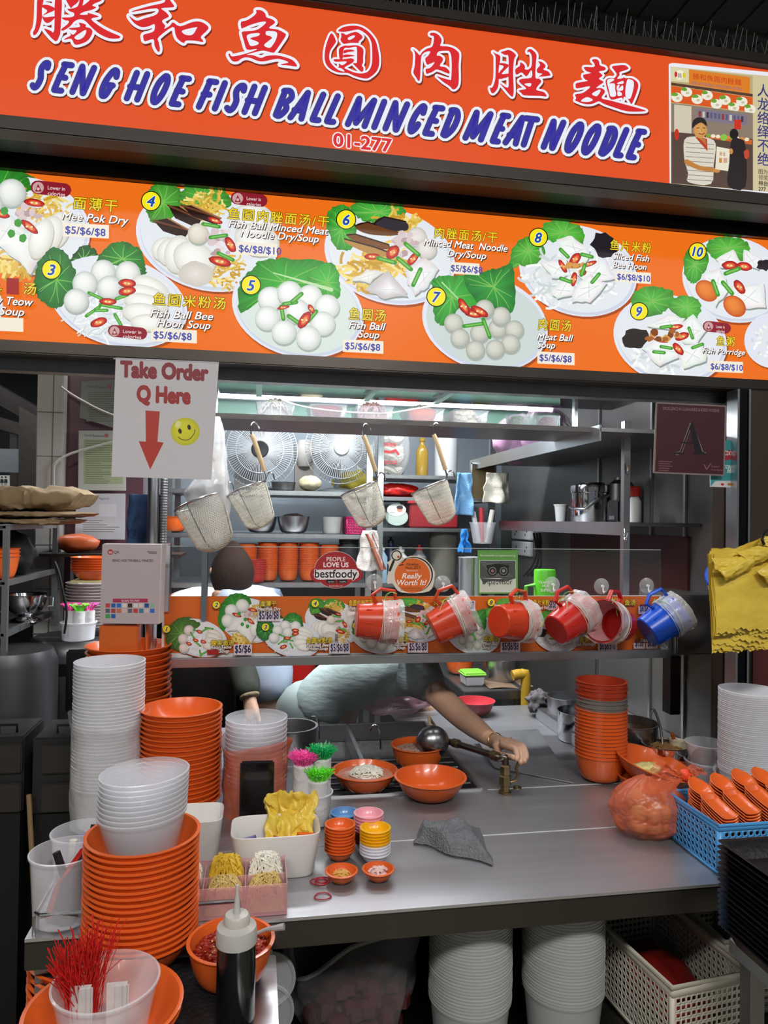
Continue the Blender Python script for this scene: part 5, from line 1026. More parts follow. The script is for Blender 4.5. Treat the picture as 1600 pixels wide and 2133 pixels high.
for k in (1, 2): mb.box((bx0_+(bx1_-bx0_)*k/3, cym, zz+h*.45), (t, by1-by0-.004, h*.86))
mb.build('dividers', PINK, nb)
cw = (bx1_-bx0_)/3
for k in range(3):
    for j, (mts, nms) in enumerate((((NOOD_T, NOOD_T, NOOD_T), ('thin tan noodles',)*3), ((NOOD_W, NOOD_Y, NOOD_W), ('white flat noodles', 'yellow thick noodles', 'white flat noodles')))):
        pos_ = ('left', 'middle', 'right')[k]+' '+('front', 'back')[j]
        yc = by0+(by1-by0)*(.25+.5*j); mt = mts[k]; yel = mt is NOOD_Y
        o = heap(bx0_+cw*(k+.5), yc, zz+.003, cw*.47, (by1-by0)*.225, h*(.98 if j == 0 else 1.2), mt, 10*k+j, 'noodle_portion', nms[k]+' in the '+pos_+' compartment of the pink box', 'noodles', None, 230 if not yel else 120, .0028 if j == 0 else (.0055 if yel else .0035), True, .05, True, True)
        o['kind'] = 'stuff'
# phone leaning on the orange bag
pa, pb = atz(498, 1727, WZ), atz(569, 1727, WZ); w_ = (pb-pa).length; p = (pa+pb)/2
ph = thing('smartphone', 'black smartphone in a dark case propped upright against the orange bag', 'phone', V((p.x, p.y+.002, WZ+.001)), rot=(radians(-5), 0, radians(-3)))
MB().box((0, 0, w_*.97), (w_, .010, w_*1.94)).build('case', M('phone_case', '#15131a', .35, coat=.3), ph, local=True, bevel=.004)
MB().box((0, -.0056, w_*.97), (w_*.9, .001, w_*1.84)).build('screen', M('dark_screen', '#100b0c', .12, 0, .1, coat=.4), ph, local=True)
# drink bag bundles with raffia in a tub
p = base(650, 1712); r_ = .05
u = MB().lathe(tub_prof(.049, .075, .043), 40).build('bundle_tub', CLEARW, local=True, loc=p); tag(u, 'milky round tub holding rolled drink bags beside the phone', 'tub')
cols = (('pink_raffia', '#ff55b0', -.024, -.006, 'pink'), ('green_raffia', '#14b060', .022, .012, 'dark green'), ('lime_raffia', '#6ff032', .012, -.022, 'lime green'))
for i, (nm, c, dx, dy, cn) in enumerate(cols):
    hh = (.142, .150, .108)[i]; t = thing('drink_bag_bundle', 'roll of clear drink bags with %s strings beside the phone' % cn, 'bags', p+V((dx, dy, .004)), 'rolled drink bags with coloured strings')
    mb = MB().lathe([(0, 0), (.024, 0), (.025, .01), (.025, hh-.004), (.021, hh), (0, hh)], 20)
    mb.build('bag_roll', clearmat('bag_roll_film', '#e9e9ea', .7, .2, .4, 50, .25), t, local=True)
    r = random.Random(i); mb = MB()
    for k in range(330):
        a_ = r.uniform(0, 2*pi); q = r.uniform(0, .02); d = V((cos(a_)*r.uniform(0, .7), sin(a_)*r.uniform(0, .7), r.uniform(.8, 1.4))).normalized(); x = V((q*cos(a_), q*sin(a_), hh-.004)); pts = [x.copy()]
        for s in range(4): x = x+d*.0095*r.uniform(.5, 1.2); d = (d+V((cos(a_)*.10, sin(a_)*.10, -.08))).normalized(); pts.append(x.copy())
        mb.tube(pts, .0011, 4)
    mb.build('raffia_strings', M(nm, c, .35, 0, .1, 20, emit=0), t, local=True)
# sauce dishes
def dish_mesh(nm, mt): return lathe_mesh(nm, bowl_prof(.0325, .022, .0165, .0018, p=.7), mt, 36)
DO = dish_mesh('sauce_dish', ORANGE); DB = dish_mesh('sauce_dish_blue', M('blue_melamine', '#5f8fc4', .25, coat=.2)); DP = dish_mesh('sauce_dish_pink', M('pink_melamine', '#e9a3b0', .25, coat=.2)); DM = dish_mesh('sauce_dish_maroon', M('maroon_melamine', '#6e2420', .3)); DY = dish_mesh('sauce_dish_yellow', M('yellow_melamine', '#f0b414', .25, coat=.2)); DW = dish_mesh('sauce_dish_white', M('white_melamine', '#dfe0ea', .25, coat=.2))
stack(DO, 'sauce_dish', 'sauce dish', base(707, 1789), 9, .0068, 'small orange sauce dish, {} in the orange stack beside the white bin', 'stacked orange sauce dishes')
stack(DB, 'sauce_dish', 'sauce dish', base(717, 1742), 6, .0068, 'small blue sauce dish, {} in the stack behind the orange dishes', 'stacked blue sauce dishes')
ms = [DM]*4+[DP]*6
for i, mm in enumerate(ms): o = place(mm, 'sauce_dish', base(767, 1770)+V((0, 0, i*.0068))); tag(o, 'small %s sauce dish, %s in the stack behind the yellow dishes' % ('pink' if mm is DP else 'maroon', nth(len(ms)-1-i)), 'sauce dish', 'stacked pink and maroon sauce dishes')
ms = [DW]*4+[DY]*5
for i, mm in enumerate(ms): o = place(mm, 'sauce_dish', base(781, 1795)+V((0, 0, i*.0066))); tag(o, 'small %s sauce dish, %s in the yellow and white stack' % ('yellow' if mm is DY else 'white', nth(len(ms)-1-i)), 'sauce dish', 'stacked yellow and white sauce dishes')
for (px, py, lb, c, n) in ((711, 1836, 'small orange dish of pickled shreds in front of the orange dish stack', '#d9a95a', 26), (788, 1832, 'small orange dish of pale pink slices in front of the yellow dish stack', '#e2c0bf', 9)):
    p = base(px, py); tag(place(DO, 'sauce_dish', p), lb, 'sauce dish')
    heap(p.x, p.y, p.z+.008, .02, .02, .012, M('pickle_'+c[1:], c, .35, 0, .15, 30), px, 'pickle_portion', ('pickled yellow shreds' if n > 10 else 'pale pink slices')+' heaped in a small orange dish on the worktop', 'food', None, n, .0026 if n > 10 else .006, True, .022)
for k, (px, py, r_) in enumerate(((664, 1838, .017), (671, 1836, .014), (670, 1842, .015), (672, 1869, .0165))):
    p = base(px, py); pts = [(p.x+r_*cos(2*pi*i/24)*(1+.08*sin(3*2*pi*i/24+k)), p.y+r_*.8*sin(2*pi*i/24), WZ+.0022+.0014*k*(k < 3)) for i in range(24)]
    tag(MB().tube(pts, .0012, 6, True).build('rubber_band', M('red_rubber', '#a8142c', .45)), ('red rubber band lying nearest the worktop front edge', )[0] if k == 3 else ['outer', 'inner', 'topmost'][k]+' of three red rubber bands beside the pickle dish', 'rubber band', 'red rubber bands on the worktop')
# grey towel
c0_, c1_, c2_, c3_ = atz(862, 1760, WZ), atz(1026, 1806, WZ), atz(1000, 1728, WZ), atz(872, 1735, WZ)
def tw(u, v):
    q = (c3_.lerp(c2_, u)).lerp(c0_.lerp(c1_, u), v); e = min(u, 1-u, v, 1-v)
    h = .004+.017*min(1, e*7)+.03*max(0, noise.noise(V((u*3.2, v*2.8, 3))))*min(1, e*6)+.016*abs(sin(3.2*u+4*v+noise.noise(V((u*2, v*2, 8)))))*min(1, e*5)+.0012*noise.noise(V((u*60, v*60, 0)))
    return V((q.x+.010*noise.noise(V((u*3, v*3, 9))), q.y+.010*noise.noise(V((u*3, v*3, 5))), WZ+h))
mb = MB().grid(tw, 44, 36); mb.grid(lambda u, v: V((tw(u, v).x, tw(u, v).y, WZ+.001)), 44, 2)
tag(mb.build('grey_towel', M('grey_terry', '#7c7f84', .95, 0, .25, 90, .9, 260, spec=.1)), 'crumpled grey terry towel lying on the worktop', 'towel')
# ================================================================ strainers, dippers and hooks at the glass
WIRE = M('strainer_wire', '#efeadb', .5, .15, .12, 30)  # wire colour paled to stand for the kitchen light it reflects
HY = 2.115
P = lambda x, y: aty(x, y, HY)
def axis_T(c, ax, up):
    """matrix whose z runs along ax and whose x leans towards up"""
    z = V(ax).normalized(); x = V(up)-z*V(up).dot(z); x.normalize(); y = z.cross(x); T = Matrix.Identity(4)
    for i, q in enumerate((x, y, z)):
        for j in range(3): T[j][i] = q[j]
    T.translation = c; return T
def strainer(label, handle='wood'):
    O = P(528, 884); t = thing('noodle_strainer', label, 'strainer', O, 'noodle strainers hanging from the tray shelf')
    ra, rb_ = P(475, 1035), P(553, 1003); rc = (ra+rb_)/2; r = (rb_-ra).length/2; ax = V(((P(547, 1098)-rc).x, -.012, (P(547, 1098)-rc).z)); L = ax.length
    T = axis_T(rc, ax, rb_-ra); mb = MB(); NU, NV = 66, 34
    def prof(v): return (r*(1-.30*v**1.3) if v < .8 else r*(1-.30*v**1.3)*sqrt(max(0.0, 1-((v-.8)/.2)**2*.9)))
    mb.grid(lambda u, v: V((prof(v)*cos(2*pi*u+v*.5), prof(v)*sin(2*pi*u+v*.5), L*v)), NU, NV, True, T)
    o = mb.build('basket', WIRE, t); mo = o.modifiers.new('w', 'WIREFRAME'); mo.thickness = .0017; mo.use_even_offset = False
    mb = MB()
    for k in range(4): mb.tube([T @ V((prof(v/10)*1.01*cos(k*pi/2+.4), prof(v/10)*1.01*sin(k*pi/2+.4), L*v/10)) for v in range(11)], .0011, 5)
    mb.build('ribs', STEEL_DULL, t)
    MB().tube([T @ V((r*cos(2*pi*i/36), r*sin(2*pi*i/36), 0)) for i in range(36)], .0028, 8, True).build('rim', STEEL, t)
    MB().tube([P(524, 905), P(529, 915), P(551, 982)], .007, 10).build('handle', M('pale_wood_handle', '#b39b78', .5, 0, .2, 30), t)
    MB().tube(smooth([tuple(p) for p in (P(540, 893), P(536, 884), P(528, 880), P(523, 890), P(524, 908), P(531, 918), P(545, 968), P(553, 990), P(553, 1002))], False, 3), .0024, 8).build('shaft_wire', STEEL_SHINE, t)
    MB().tube(smooth([tuple(p) for p in (P(553, 1002), P(556, 990), P(562, 984), P(569, 988), P(572, 1000))], False, 3), .002, 8).build('rest_hook', STEEL_SHINE, t)
    return t
s0 = strainer('wire noodle strainer hanging in front of the left fan')
def movepx(o, x, y, lb): return dup(o, V(o.location)+P(x, y)-P(528, 884), lb)
movepx(s0, 761, 887, 'wire noodle strainer hanging at the right edge of the right fan'); movepx(s0, 907, 885, 'yellowish wire noodle strainer hanging nearest the blue towel')
b0 = dup(s0, V(s0.location)+P(432, 880)-P(528, 884)+V((.0, .0, 0)), 'white wrapped noodle strainer hanging beside the Take Order sign'); b0.scale = (1.22,)*3
def wrapf(u, v):
    a = 2*pi*u; keys = [(0, 452, 868, .008), (.12, 455, 905, .018), (.3, 448, 960, .03), (.45, 430, 1015, .062), (.62, 436, 1050, .056), (.8, 446, 1085, .04), (.92, 450, 1108, .02), (1, 456, 1134, .012)]
    for (a0, x0, y0, r0), (a1, x1, y1, r1) in zip(keys, keys[1:]):
        if v <= a1: break
    s = (v-a0)/(a1-a0); x, y, r = x0+(x1-x0)*s, y0+(y1-y0)*s, r0+(r1-r0)*s; c = aty(x, y, HY-.0); r *= 1+.12*noise.noise(V((cos(a)*2, sin(a)*2, v*9)))+.06*sin(7*a)
    return c+V((r*cos(a), r*sin(a)*.9, r*.25*cos(a)*(1 if .35 < v < .6 else .2)))
tag(MB().grid(wrapf, 40, 44, True).build('clear_wrap', clearmat('wrap_film', '#f4f4f6', .5, .15, .6, 26, .45)), 'clear plastic bag wrapped around the leftmost strainer', 'bag')
for k, (x, lb) in enumerate(((1238, 'second'),)):
    pass
# dippers
def dipper(label, px, py, ang, tilt, mat, L=.118, r=.060, Y=2.06, tw=0, wrap=True, hang=(0, 0), flip=1):
    c = aty(px, py, Y); a = radians(ang); k = radians(tilt); ax = V((cos(a)*cos(k), -sin(k), sin(a)*cos(k)))
    t = thing('water_dipper', label, 'dipper', c-V((0, 0, .06)))
    T = axis_T(c-ax*L/2, ax, V((-sin(a)*flip+tw, 0, cos(a)*flip)))
    prof = [(0, .001), (r*.74, 0), (r*.8, .003), (r*.9, L*.5), (r*.99, L-.008), (r*1.03, L-.007), (r*1.03, L-.001), (r*1.0, L), (r*.97, L-.002), (r*.88, L*.5), (r*.76, .006), (0, .005)]
    mb = MB().lathe(prof, 40, T)
    for i in range(8):
        q = 2*pi*i/8; mb.box((r*.86*cos(q), r*.86*sin(q), L*.28), (.002, .003, L*.14), T)
    mb.build('cup', mat, t)
    h = MB(); hp = [(r*.95, L-.004), (r*1.0+.030, L-.012), (r*1.0+.034, L*.55), (r*1.0+.016, L*.36), (r*.9, L*.46)]
    h.tube([T @ V((x, 0, z)) for x, z in hp], .0055, 8); h.tube([T @ V((x, .006, z)) for x, z in hp], .004, 6); h.build('handle', mat, t)
    if flip < 0:
        MB().grid(lambda u, v: T @ V((r*(.8+.15*v)*cos(2*pi*u), r*(.8+.15*v)*sin(2*pi*u), L*(.25+.78*v)+.004*noise.noise(V((cos(2*pi*u)*3, sin(2*pi*u)*3, v*5))))), 36, 10, True).build('pink_lining', clearmat('pink_lining', '#eab4b8', .7, .3, .5, 30, .2), t)
    if wrap:
        def wf(u, v):
            q = 2*pi*u; z = L*(.62+.5*v); rr = r*(.93+.07*v)*1.03+.003+.003*noise.noise(V((cos(q)*3, sin(q)*3, v*6+px)))+.0016*sin(9*q+px+v*4)
            return T @ V((rr*cos(q), rr*sin(q), z))
        MB().grid(wf, 48, 10, True).build('film_wrap', clearmat('wrap_film2', '#eeeef0', .34, .12, .5, 40, .4), t)
        mb = MB(); rn = random.Random(px)
        for j in range(5):
            z0 = L*rn.uniform(.6, .78); mb.tube([T @ V((r*1.05*cos(2*pi*i/28), r*1.05*sin(2*pi*i/28), z0+.006*sin(2*pi*i/28+j))) for i in range(28)], .0007, 4, True)
        mb.build('string_turns', M('white_string', '#d4dcd4', .6), t)
        mb = MB()
        for j in range(3):
            p = T @ V((r*1.06, .01*(j-1), L*.66)); d = V((rn.uniform(-.6, .6), -.3, rn.uniform(-.2, .9))).normalized(); pts = [p]
            for q in range(5): p = p+d*.011; d = (d+V((rn.uniform(-.4, .4), 0, -.35))).normalized(); pts.append(p)
            mb.tube(pts, .0009, 4)
        mb.build('tie_string', M('green_string', '#8fd06a', .5), t)
    return t
ORED = M('orange_red_plastic', '#cb4024', .28, 0, .06, 8)
dipper('orange red dipper hanging leftmost on the glass', 784, 1294, -3, 2, ORED); dipper('red dipper hanging second from the left, tilted up', 938, 1292, 26, 4, ORED)
dipper('orange dipper hanging with its base turned to the front', 1066, 1294, -4, -24, ORED, .11); dipper('red dipper tilted up beside the dipper with a pink lined mouth', 1186, 1292, 28, -18, RED, .12)
dipper('red dipper with its pale pink lined mouth facing left', 1276, 1298, 166, 34, RED, .12, .064, flip=-1); dipper('bright blue dipper hanging right of the red ones', 1380, 1296, 32, 2, BLUE, .12, .062)
dipper('blue dipper mostly hidden behind the yellow bags', 1516, 1210, -28, -30, BLUE, .12, .06, 1.98)
for k, (x, y) in enumerate(((780, 1213), (922, 1216), (1150, 1218), (1253, 1221), (1347, 1220))):
    c = aty(x, y, CY-.006); t = thing('suction_hook', 'clear round suction hook stuck on the glass above the %s dipper' % ['leftmost orange red', 'second red', 'upward tilted red', 'pink mouthed red', 'right blue'][k], 'suction hook', c, 'suction hooks on the glass')
    T = axis_T(c, (0, -1, 0), (0, 0, 1)); MB().lathe([(0, .004), (.008, .005), (.016, .003), (.0255, 0), (.0255, .0008), (.016, .0042), (.008, .0075), (0, .0075)], 28, T).build('cup', clearmat('suction_film', '#dfe2e2', .16, .08, edge=.5), t)
    MB().lathe([(0, .006), (.005, .006), (.005, .012), (0, .013)], 12, T).build('knob', M('pearl_knob', '#d8dcdc', .2), t)
    MB().tube([c+V((0, -.01, 0)), c+V((0, -.012, -.014)), c+V((0, -.018, -.02)), c+V((0, -.024, -.014))], .002, 6).build('hook', WHITEP, t)
# steel tongs hooked over the top of the glass
for k, (x, y1, lb) in enumerate(((351, 1272, 'steel tongs hooked over the left end of the glass'), (428, 1290, 'longer steel tongs hooked over the glass right of the other tongs'))):
    c = aty(x, 1138, CY); t = thing('steel_tongs', lb, 'tongs', c); z1 = aty(x, y1, CY).z
    for s in (-1, 1): MB().box((c.x, CY+s*.018-.006, (c.z+.004+z1)/2), (.016, .0025, c.z+.004-z1)).build('arm', STEEL_SHINE, t, bevel=.001)
    MB().box((c.x, CY-.006, c.z+.007), (.017, .039, .003)).build('bend', STEEL_SHINE, t)

# ================================================================ cooker bowls, ladle, tap
SOUP = lathe_mesh('wide_soup_bowl', bowl_prof(.09, .052, .045, p=.72), ORANGE, 56)
SCALE = lambda px, P_: px*mpp(P_)
p = base(760, 1643); o = place(SOUP, 'soup_bowl', p); tag(o, 'orange soup bowl with white noodles in broth on the cooker', 'bowl')
tag(MB().lathe([(0, 0), (.078, 0), (.078, .001), (0, .001)], 40).build('broth', M('pink_broth', '#c98a76', .1, 0, .1), local=True, loc=p+V((0, 0, .038))), 'clear pinkish broth in the orange noodle soup bowl', 'soup')
heap(p.x+.005, p.y, p.z+.036, .05, .04, .02, NOOD_W, 31, 'noodle_portion', 'white noodles in the orange soup bowl left of the empty bowl', 'noodles', None, 110, .004, True, .07)
p = base(896, 1660); o = place(SOUP, 'soup_bowl', p, scale=1.07); tag(o, 'empty orange bowl standing on the steel edge of the cooker', 'bowl')
p = base(870, 1594); o = place(DEEP, 'deep_bowl', p, scale=(1.12, 1.12, .84)); tag(o, 'orange bowl of minced meat under the ladle', 'bowl')
heap(p.x-.02, p.y, p.z+.036, .055, .055, .022, M('minced_meat', '#a48478', .6, 0, .25, 60), 8, 'minced_meat', 'minced meat in the orange bowl under the ladle', 'meat', None, 160, .007, False)
lc = aty(901, 1545, p.y-.02); ld = thing('soup_ladle', 'grey steel ladle resting upside down in the orange bowl of minced meat', 'ladle', lc)
MB().ball(lc, .056, 26, sq=(.92, .8, .88)).build('scoop', M('dull_ladle', '#8b8c8f', .3, 1, .15, 8), ld)
h1 = aty(905, 1510, p.y+.16); MB().tube([lc+V((0, .03, .03)), lc+V((.01, .09, .05)), h1], .005, 8).build('handle', M('wood_end', '#c9b48a', .5), ld)
tp = base(1052, 1652); tap = thing('water_tap', 'old brass lever tap with a steel pipe beside the cooker', 'tap', tp)
BR = M('aged_brass', '#7d6c4d', .38, .9, .3, 30)
MB().lathe([(0, 0), (.019, 0), (.019, .004), (.013, .006), (.013, .022), (.017, .024), (.017, .046), (.013, .05), (.015, .053), (.015, .074), (.011, .078), (0, .078)], 6, Matrix.Translation(tp)).build('valve_body', BR, tap)
e1 = aty(1050, 1585, tp.y); pipe = smooth([tuple(q) for q in (tp+V((0, 0, .075)), tp+V((0, .004, .098)), e1+V((-.008, .01, .004)), aty(1025, 1573, tp.y+.04), aty(960, 1552, tp.y+.2), aty(880, 1530, tp.y+.36))], False, 4)
MB().tube(pipe, .0095, 12).build('pipe', M('old_pipe', '#6a6259', .3, 1, .25, 20), tap)
MB().tube([aty(1026, 1573, tp.y+.04), aty(1036, 1576, tp.y+.02)], .0135, 10).build('coupling', BR, tap); MB().tube([aty(945, 1547, tp.y+.23), aty(955, 1550, tp.y+.21)], .0135, 10).build('coupling', BR, tap)
MB().tube([tp+V((.014, -.002, .03)), tp+V((.03, -.004, .034)), tp+V((.036, -.004, .05)), tp+V((.030, -.003, .066)), tp+V((.038, -.003, .085))], .0042, 8).build('lever', BR, tap)
MB().lathe([(.012, 0), (.012, .004), (.007, .004), (.007, 0), (.012, 0)], 16, Matrix.Translation(tp+V((.034, -.004, .012)))).build('ring', BR, tap)
# cooker hooks and pot insert
for k, (x, y, lb) in enumerate(((783, 1560, 'bent steel hook standing up from the cooker left of the minced meat bowl'), (655, 1540, 'bent steel hook standing up behind the steel pot insert'))):
    q = atz(x+10, y, WZ+.003); d = V((-.02, .004, 0)); tag(MB().tube(smooth([tuple(c) for c in (q, q+V((-.003, 0, .05)), q+V((-.012, 0, .075)), q+V((-.026, 0, .078)), q+V((-.036, 0, .06)))], False, 4), .0028, 8).build('steel_hook', STEEL_SHINE), lb, 'hook')
q = base(608, 1575); tag(MB().lathe([(0, .002), (.078, .001), (.08, .006), (.08, .078), (.086, .08), (.086, .083), (.078, .083), (.077, .078), (.077, .008), (0, .006)], 44).build('pot_insert', STEEL_DULL, local=True, loc=(q.x, q.y+.05, q.z)), 'steel pot insert behind the bagged tubs and drink bags', 'pot')
# funnel shaped steel slope behind the tap
fs = MB(); A_, B_, C_, D_ = atz(1030, 1600, WZ+.002), atz(1195, 1632, WZ+.002), atz(1120, 1520, WZ+.03), atz(985, 1528, WZ+.03)
fs.hexa([A_, B_, C_, D_, A_+V((0, 0, .003)), B_+V((0, 0, .003)), C_+V((0, 0, .003)), D_+V((0, 0, .003))]); tag(fs.build('drip_plate', WORK), 'flat sloping steel plate behind the tap', 'plate')
# ================================================================ right end of the worktop
b = base(1251, 1622); ms = [DEEP]*14+[DEEPG]*3+[DEEPR]*4
for i, mm in enumerate(ms):
    o = place(mm, 'deep_bowl', b+V((random.uniform(-.001, .001), random.uniform(-.001, .001), i*.0103+(.004 if i > 17 else 0)+(.003 if i > 14 else 0)))); tag(o, '%s deep bowl, %s of the stack right of the tap' % ({DEEP: 'orange', DEEPG: 'grey', DEEPR: 'dark red'}[mm], nth(len(ms)-1-i)), 'bowl', 'deep bowls stacked right of the tap')
POTP = lambda r, h: [(0, .002), (r*.94, .001), (r*.97, .006), (r*.97, h-.004), (r, h-.002), (r, h), (r*.95, h), (r*.945, .008), (0, .006)]
def pot(name, label, px, py, r, h, mat=STEEL, z=WZ, dy=0, cat='pot'):
    q = atz(px, py, z); return tag(MB().lathe(POTP(r, h), 44).build(name, mat, local=True, loc=(q.x, q.y+dy, z+.001)), label, cat), V((q.x, q.y+dy, z+.001))
o, q = pot('soup_pot', 'steel pot of brown soup behind the mixed bowl stack', 1312, 1578, .088, .115)
tag(MB().lathe([(0, 0), (.082, 0), (.082, .002), (0, .002)], 36).build('soup', M('brown_soup', '#7a5e46', .08, 0, .1), local=True, loc=q+V((0, 0, .086))), 'brown soup in the steel pot behind the bowl stack', 'soup')
pot('small_pot', 'steel pot at the back of the drain channel beside a grey rag', 1176, 1508, .066, .105); pot('mixing_bowl', 'bright steel bowl between the back pot and the bowl stack', 1204, 1540, .072, .1, STEEL_SHINE)
SB = bowl_prof(.069, .082, .034, .0016, p=.5); q = base(1386, 1606); tag(MB().lathe(SB, 44).build('steel_bowl', STEEL_SHINE, local=True, loc=q), 'shiny steel bowl of fried brown crumbs with a spoon', 'bowl')
heap(q.x+.004, q.y, q.z+.055, .058, .058, .022, M('brown_crumbs', '#8f6a43', .6, 0, .4, 50), 12, 'fried_crumbs', 'fried brown crumbs in the shiny steel bowl', 'food', None, 140, .0085, False)
tag(MB().tube(smooth([tuple(c) for c in (q+V((-.004, .01, .07)), aty(1378, 1528, q.y+.02), aty(1370, 1495, q.y+.03), aty(1362, 1478, q.y+.035), aty(1357, 1484, q.y+.035))], False, 3), .004, 8).build('steel_spoon', STEEL_DULL), 'steel spoon standing in the fried brown crumbs', 'spoon')
q = base(1424, 1612); tag(MB().lathe(bowl_prof(.052, .05, .028, p=.6), 40).build('brown_bowl', M('brown_orange_melamine', '#a8482a', .3), local=True, loc=q), 'brownish orange bowl of dark sauce under the cream cup', 'bowl')
tag(MB().lathe([(0, 0), (.044, 0), (.044, .001), (0, .001)], 30).build('dark_sauce', M('dark_sauce', '#2a1512', .15), local=True, loc=q+V((0, 0, .036))), 'dark sauce in the brownish orange bowl', 'sauce')
o = MB().lathe(tub_prof(.034, .05, .028), 30).build('cream_cup', M('cream_cup', '#cfc8ac', .4), local=True, loc=q+V((.004, .03, .042))); o.rotation_euler = (radians(-8), radians(8), 0); tag(o, 'cream plastic cup tipped on the brownish orange bowl', 'cup')
tag(MB().tube([q+V((.0, .03, .05)), q+V((-.024, .024, .115))], .006, 8).build('brown_stick', M('brown_stick', '#9a4a22', .4)), 'brown stick leaning in the cream cup', 'stick')
q = base(1470, 1628); DT = lathe_mesh('side_tub', tub_prof(.058, .062, .046), CLEAR, 40)
for i in range(2): tag(place(DT, 'side_tub', q+V((.002*i, 0, .052*i))), ('upper clear tub of dried red chillies beside the white tub tower', 'lower clear tub under the tub of dried red chillies')[1-i], 'tub')
heap(q.x, q.y, q.z+.058, .036, .036, .03, M('dried_chilli', '#3d1a17', .4, 0, .4, 40), 6, 'dried_chilli', 'dark dried chillies in the upper clear tub', 'chilli', None, 30, .007, True, .03)
q = base(1562, 1668); TT = lathe_mesh('tower_tub', tub_prof(.079, .085, .066), CLEARW, 48)
stack(TT, 'deli_tub', 'tub', q, 42, .0053, 'milky tub, {} in the tall tower at the right edge', 'milky tub tower at the right edge', jit=.0004)
sleeve('plastic_sleeve', q.x, q.y, WZ+.001, WZ+.075, .082, BAGW, 'clear plastic bag gathered around the foot of the milky tub tower', seed=9, amp=.012, flare=.008)
# tilted plate with dumpling
q = base(1352, 1640); o = place(BIGPLATE, 'tilted_plate', q+V((0, 0, .022)), (radians(8), radians(13), 0), scale=.98); tag(o, 'tilted orange plate with dumpling skins behind the orange bag', 'plate')
o = place(DEEP, 'deep_bowl', q+V((-.02, .005, 0)), scale=(.9, .9, .42)); tag(o, 'low orange bowl under the tilted orange plate', 'bowl')
crumple('dumpling_skin', 'crumpled yellow dumpling skin lying on the tilted orange plate', 'food', q+V((-.014, -.01, .055)), .034, M('yellow_skin', '#d8cc86', .5, 0, .15, 30), 3, (1.2, .9, .5), .3, 4)
crumple('black_fungus', 'small dark piece lying at the front of the tilted orange plate', 'food', q+V((.04, -.03, .042)), .014, M('dark_fungus', '#1a1416', .5), 5, (1.2, .8, .5), .4, 3)
# tied orange bag
q = atz(1379, 1756, WZ); ob = thing('orange_bag', 'tied orange plastic bag lumpy with fish balls on the worktop', 'bag', V((q.x, q.y+.06, WZ)))
def bagmesh(C, rx, ry, h, seed, n=60, m=36):
    def f(u, v):
        a = 2*pi*u; e = sin(pi*min(1, v*1.02)) if v > .5 else 1-(1-v*2)**4*.35
        r = (1-.35*(1-v*2)**4) if v < .5 else max(.05, cos((v-.5)*pi*.97)**.7)
        k = 1+.10*noise.noise(V((cos(a)*2.4, sin(a)*2.4, v*5+seed)))+.035*sin(13*a+7*v)*v*v+.05*abs(noise.noise(V((cos(a)*5, sin(a)*5, v*9+seed))))-.035*abs(noise.noise(V((cos(a)*11+seed, sin(a)*11, v*16))))
        return V((C.x+rx*r*k*cos(a), C.y+ry*r*k*sin(a), C.z+h*v+.0))
    return MB().grid(f, n, m, True)
C_ = V((q.x, q.y+.06, WZ+.001)); bagmesh(C_, .09, .075, .138, 4, 110, 70).build('body', BAGO, ob)
kn = aty(1428, 1616, C_.y-.02)
def flap(a0, a1, L, seed, dz):
    def f(u, v):
        a = a0+(a1-a0)*u; r = .006+L*v; return V((kn.x+r*cos(a), kn.y+.02*noise.noise(V((u*4, v*3, seed))), kn.z+r*sin(a)*.6+dz*v+.012*noise.noise(V((u*6, v*5, seed+3)))))
    return MB().grid(f, 14, 12)
flap(pi*.82, pi*1.15, .085, 1, .02).build('tied_ear', BAGO, ob); flap(pi*.1, pi*.45, .055, 2, -.01).build('tied_ear', BAGO, ob)
MB().grid(lambda u, v: V((C_.x+.01+(kn.x-C_.x-.01)*v+.045*(1-v)*cos(2*pi*u), C_.y+(kn.y-C_.y)*v+.04*(1-v)*sin(2*pi*u), C_.z+.105+(kn.z-C_.z-.105)*v**1.2+.006*noise.noise(V((cos(2*pi*u)*5, sin(2*pi*u)*5, v*6))))), 30, 10, True).build('neck', BAGO, ob)
crumple('knot', '', '', kn, .013, M('orange_knot', '#ee5030', .35, 0, .2, 40), 5, (1, 1, 1.1), .4, 3).parent = ob
kk = bpy.data.objects['knot']; kk.location = kn-V(ob.location); del kk['label'], kk['category']
r = random.Random(4)
for i in range(18):
    a_ = r.uniform(0, 6.28); rr = sqrt(r.random())*.055; zz_ = WZ+.022+(i//7)*.034
    o = MB().ball((0, 0, 0), .02, 14).build('fish_ball', M('cooked_ball', '#e0a878', .5), local=True, loc=(C_.x+rr*cos(a_), C_.y+rr*.7*sin(a_), zz_)); tag(o, 'pale round fish ball inside the tied orange bag', 'fish ball', 'fish balls inside the orange bag')
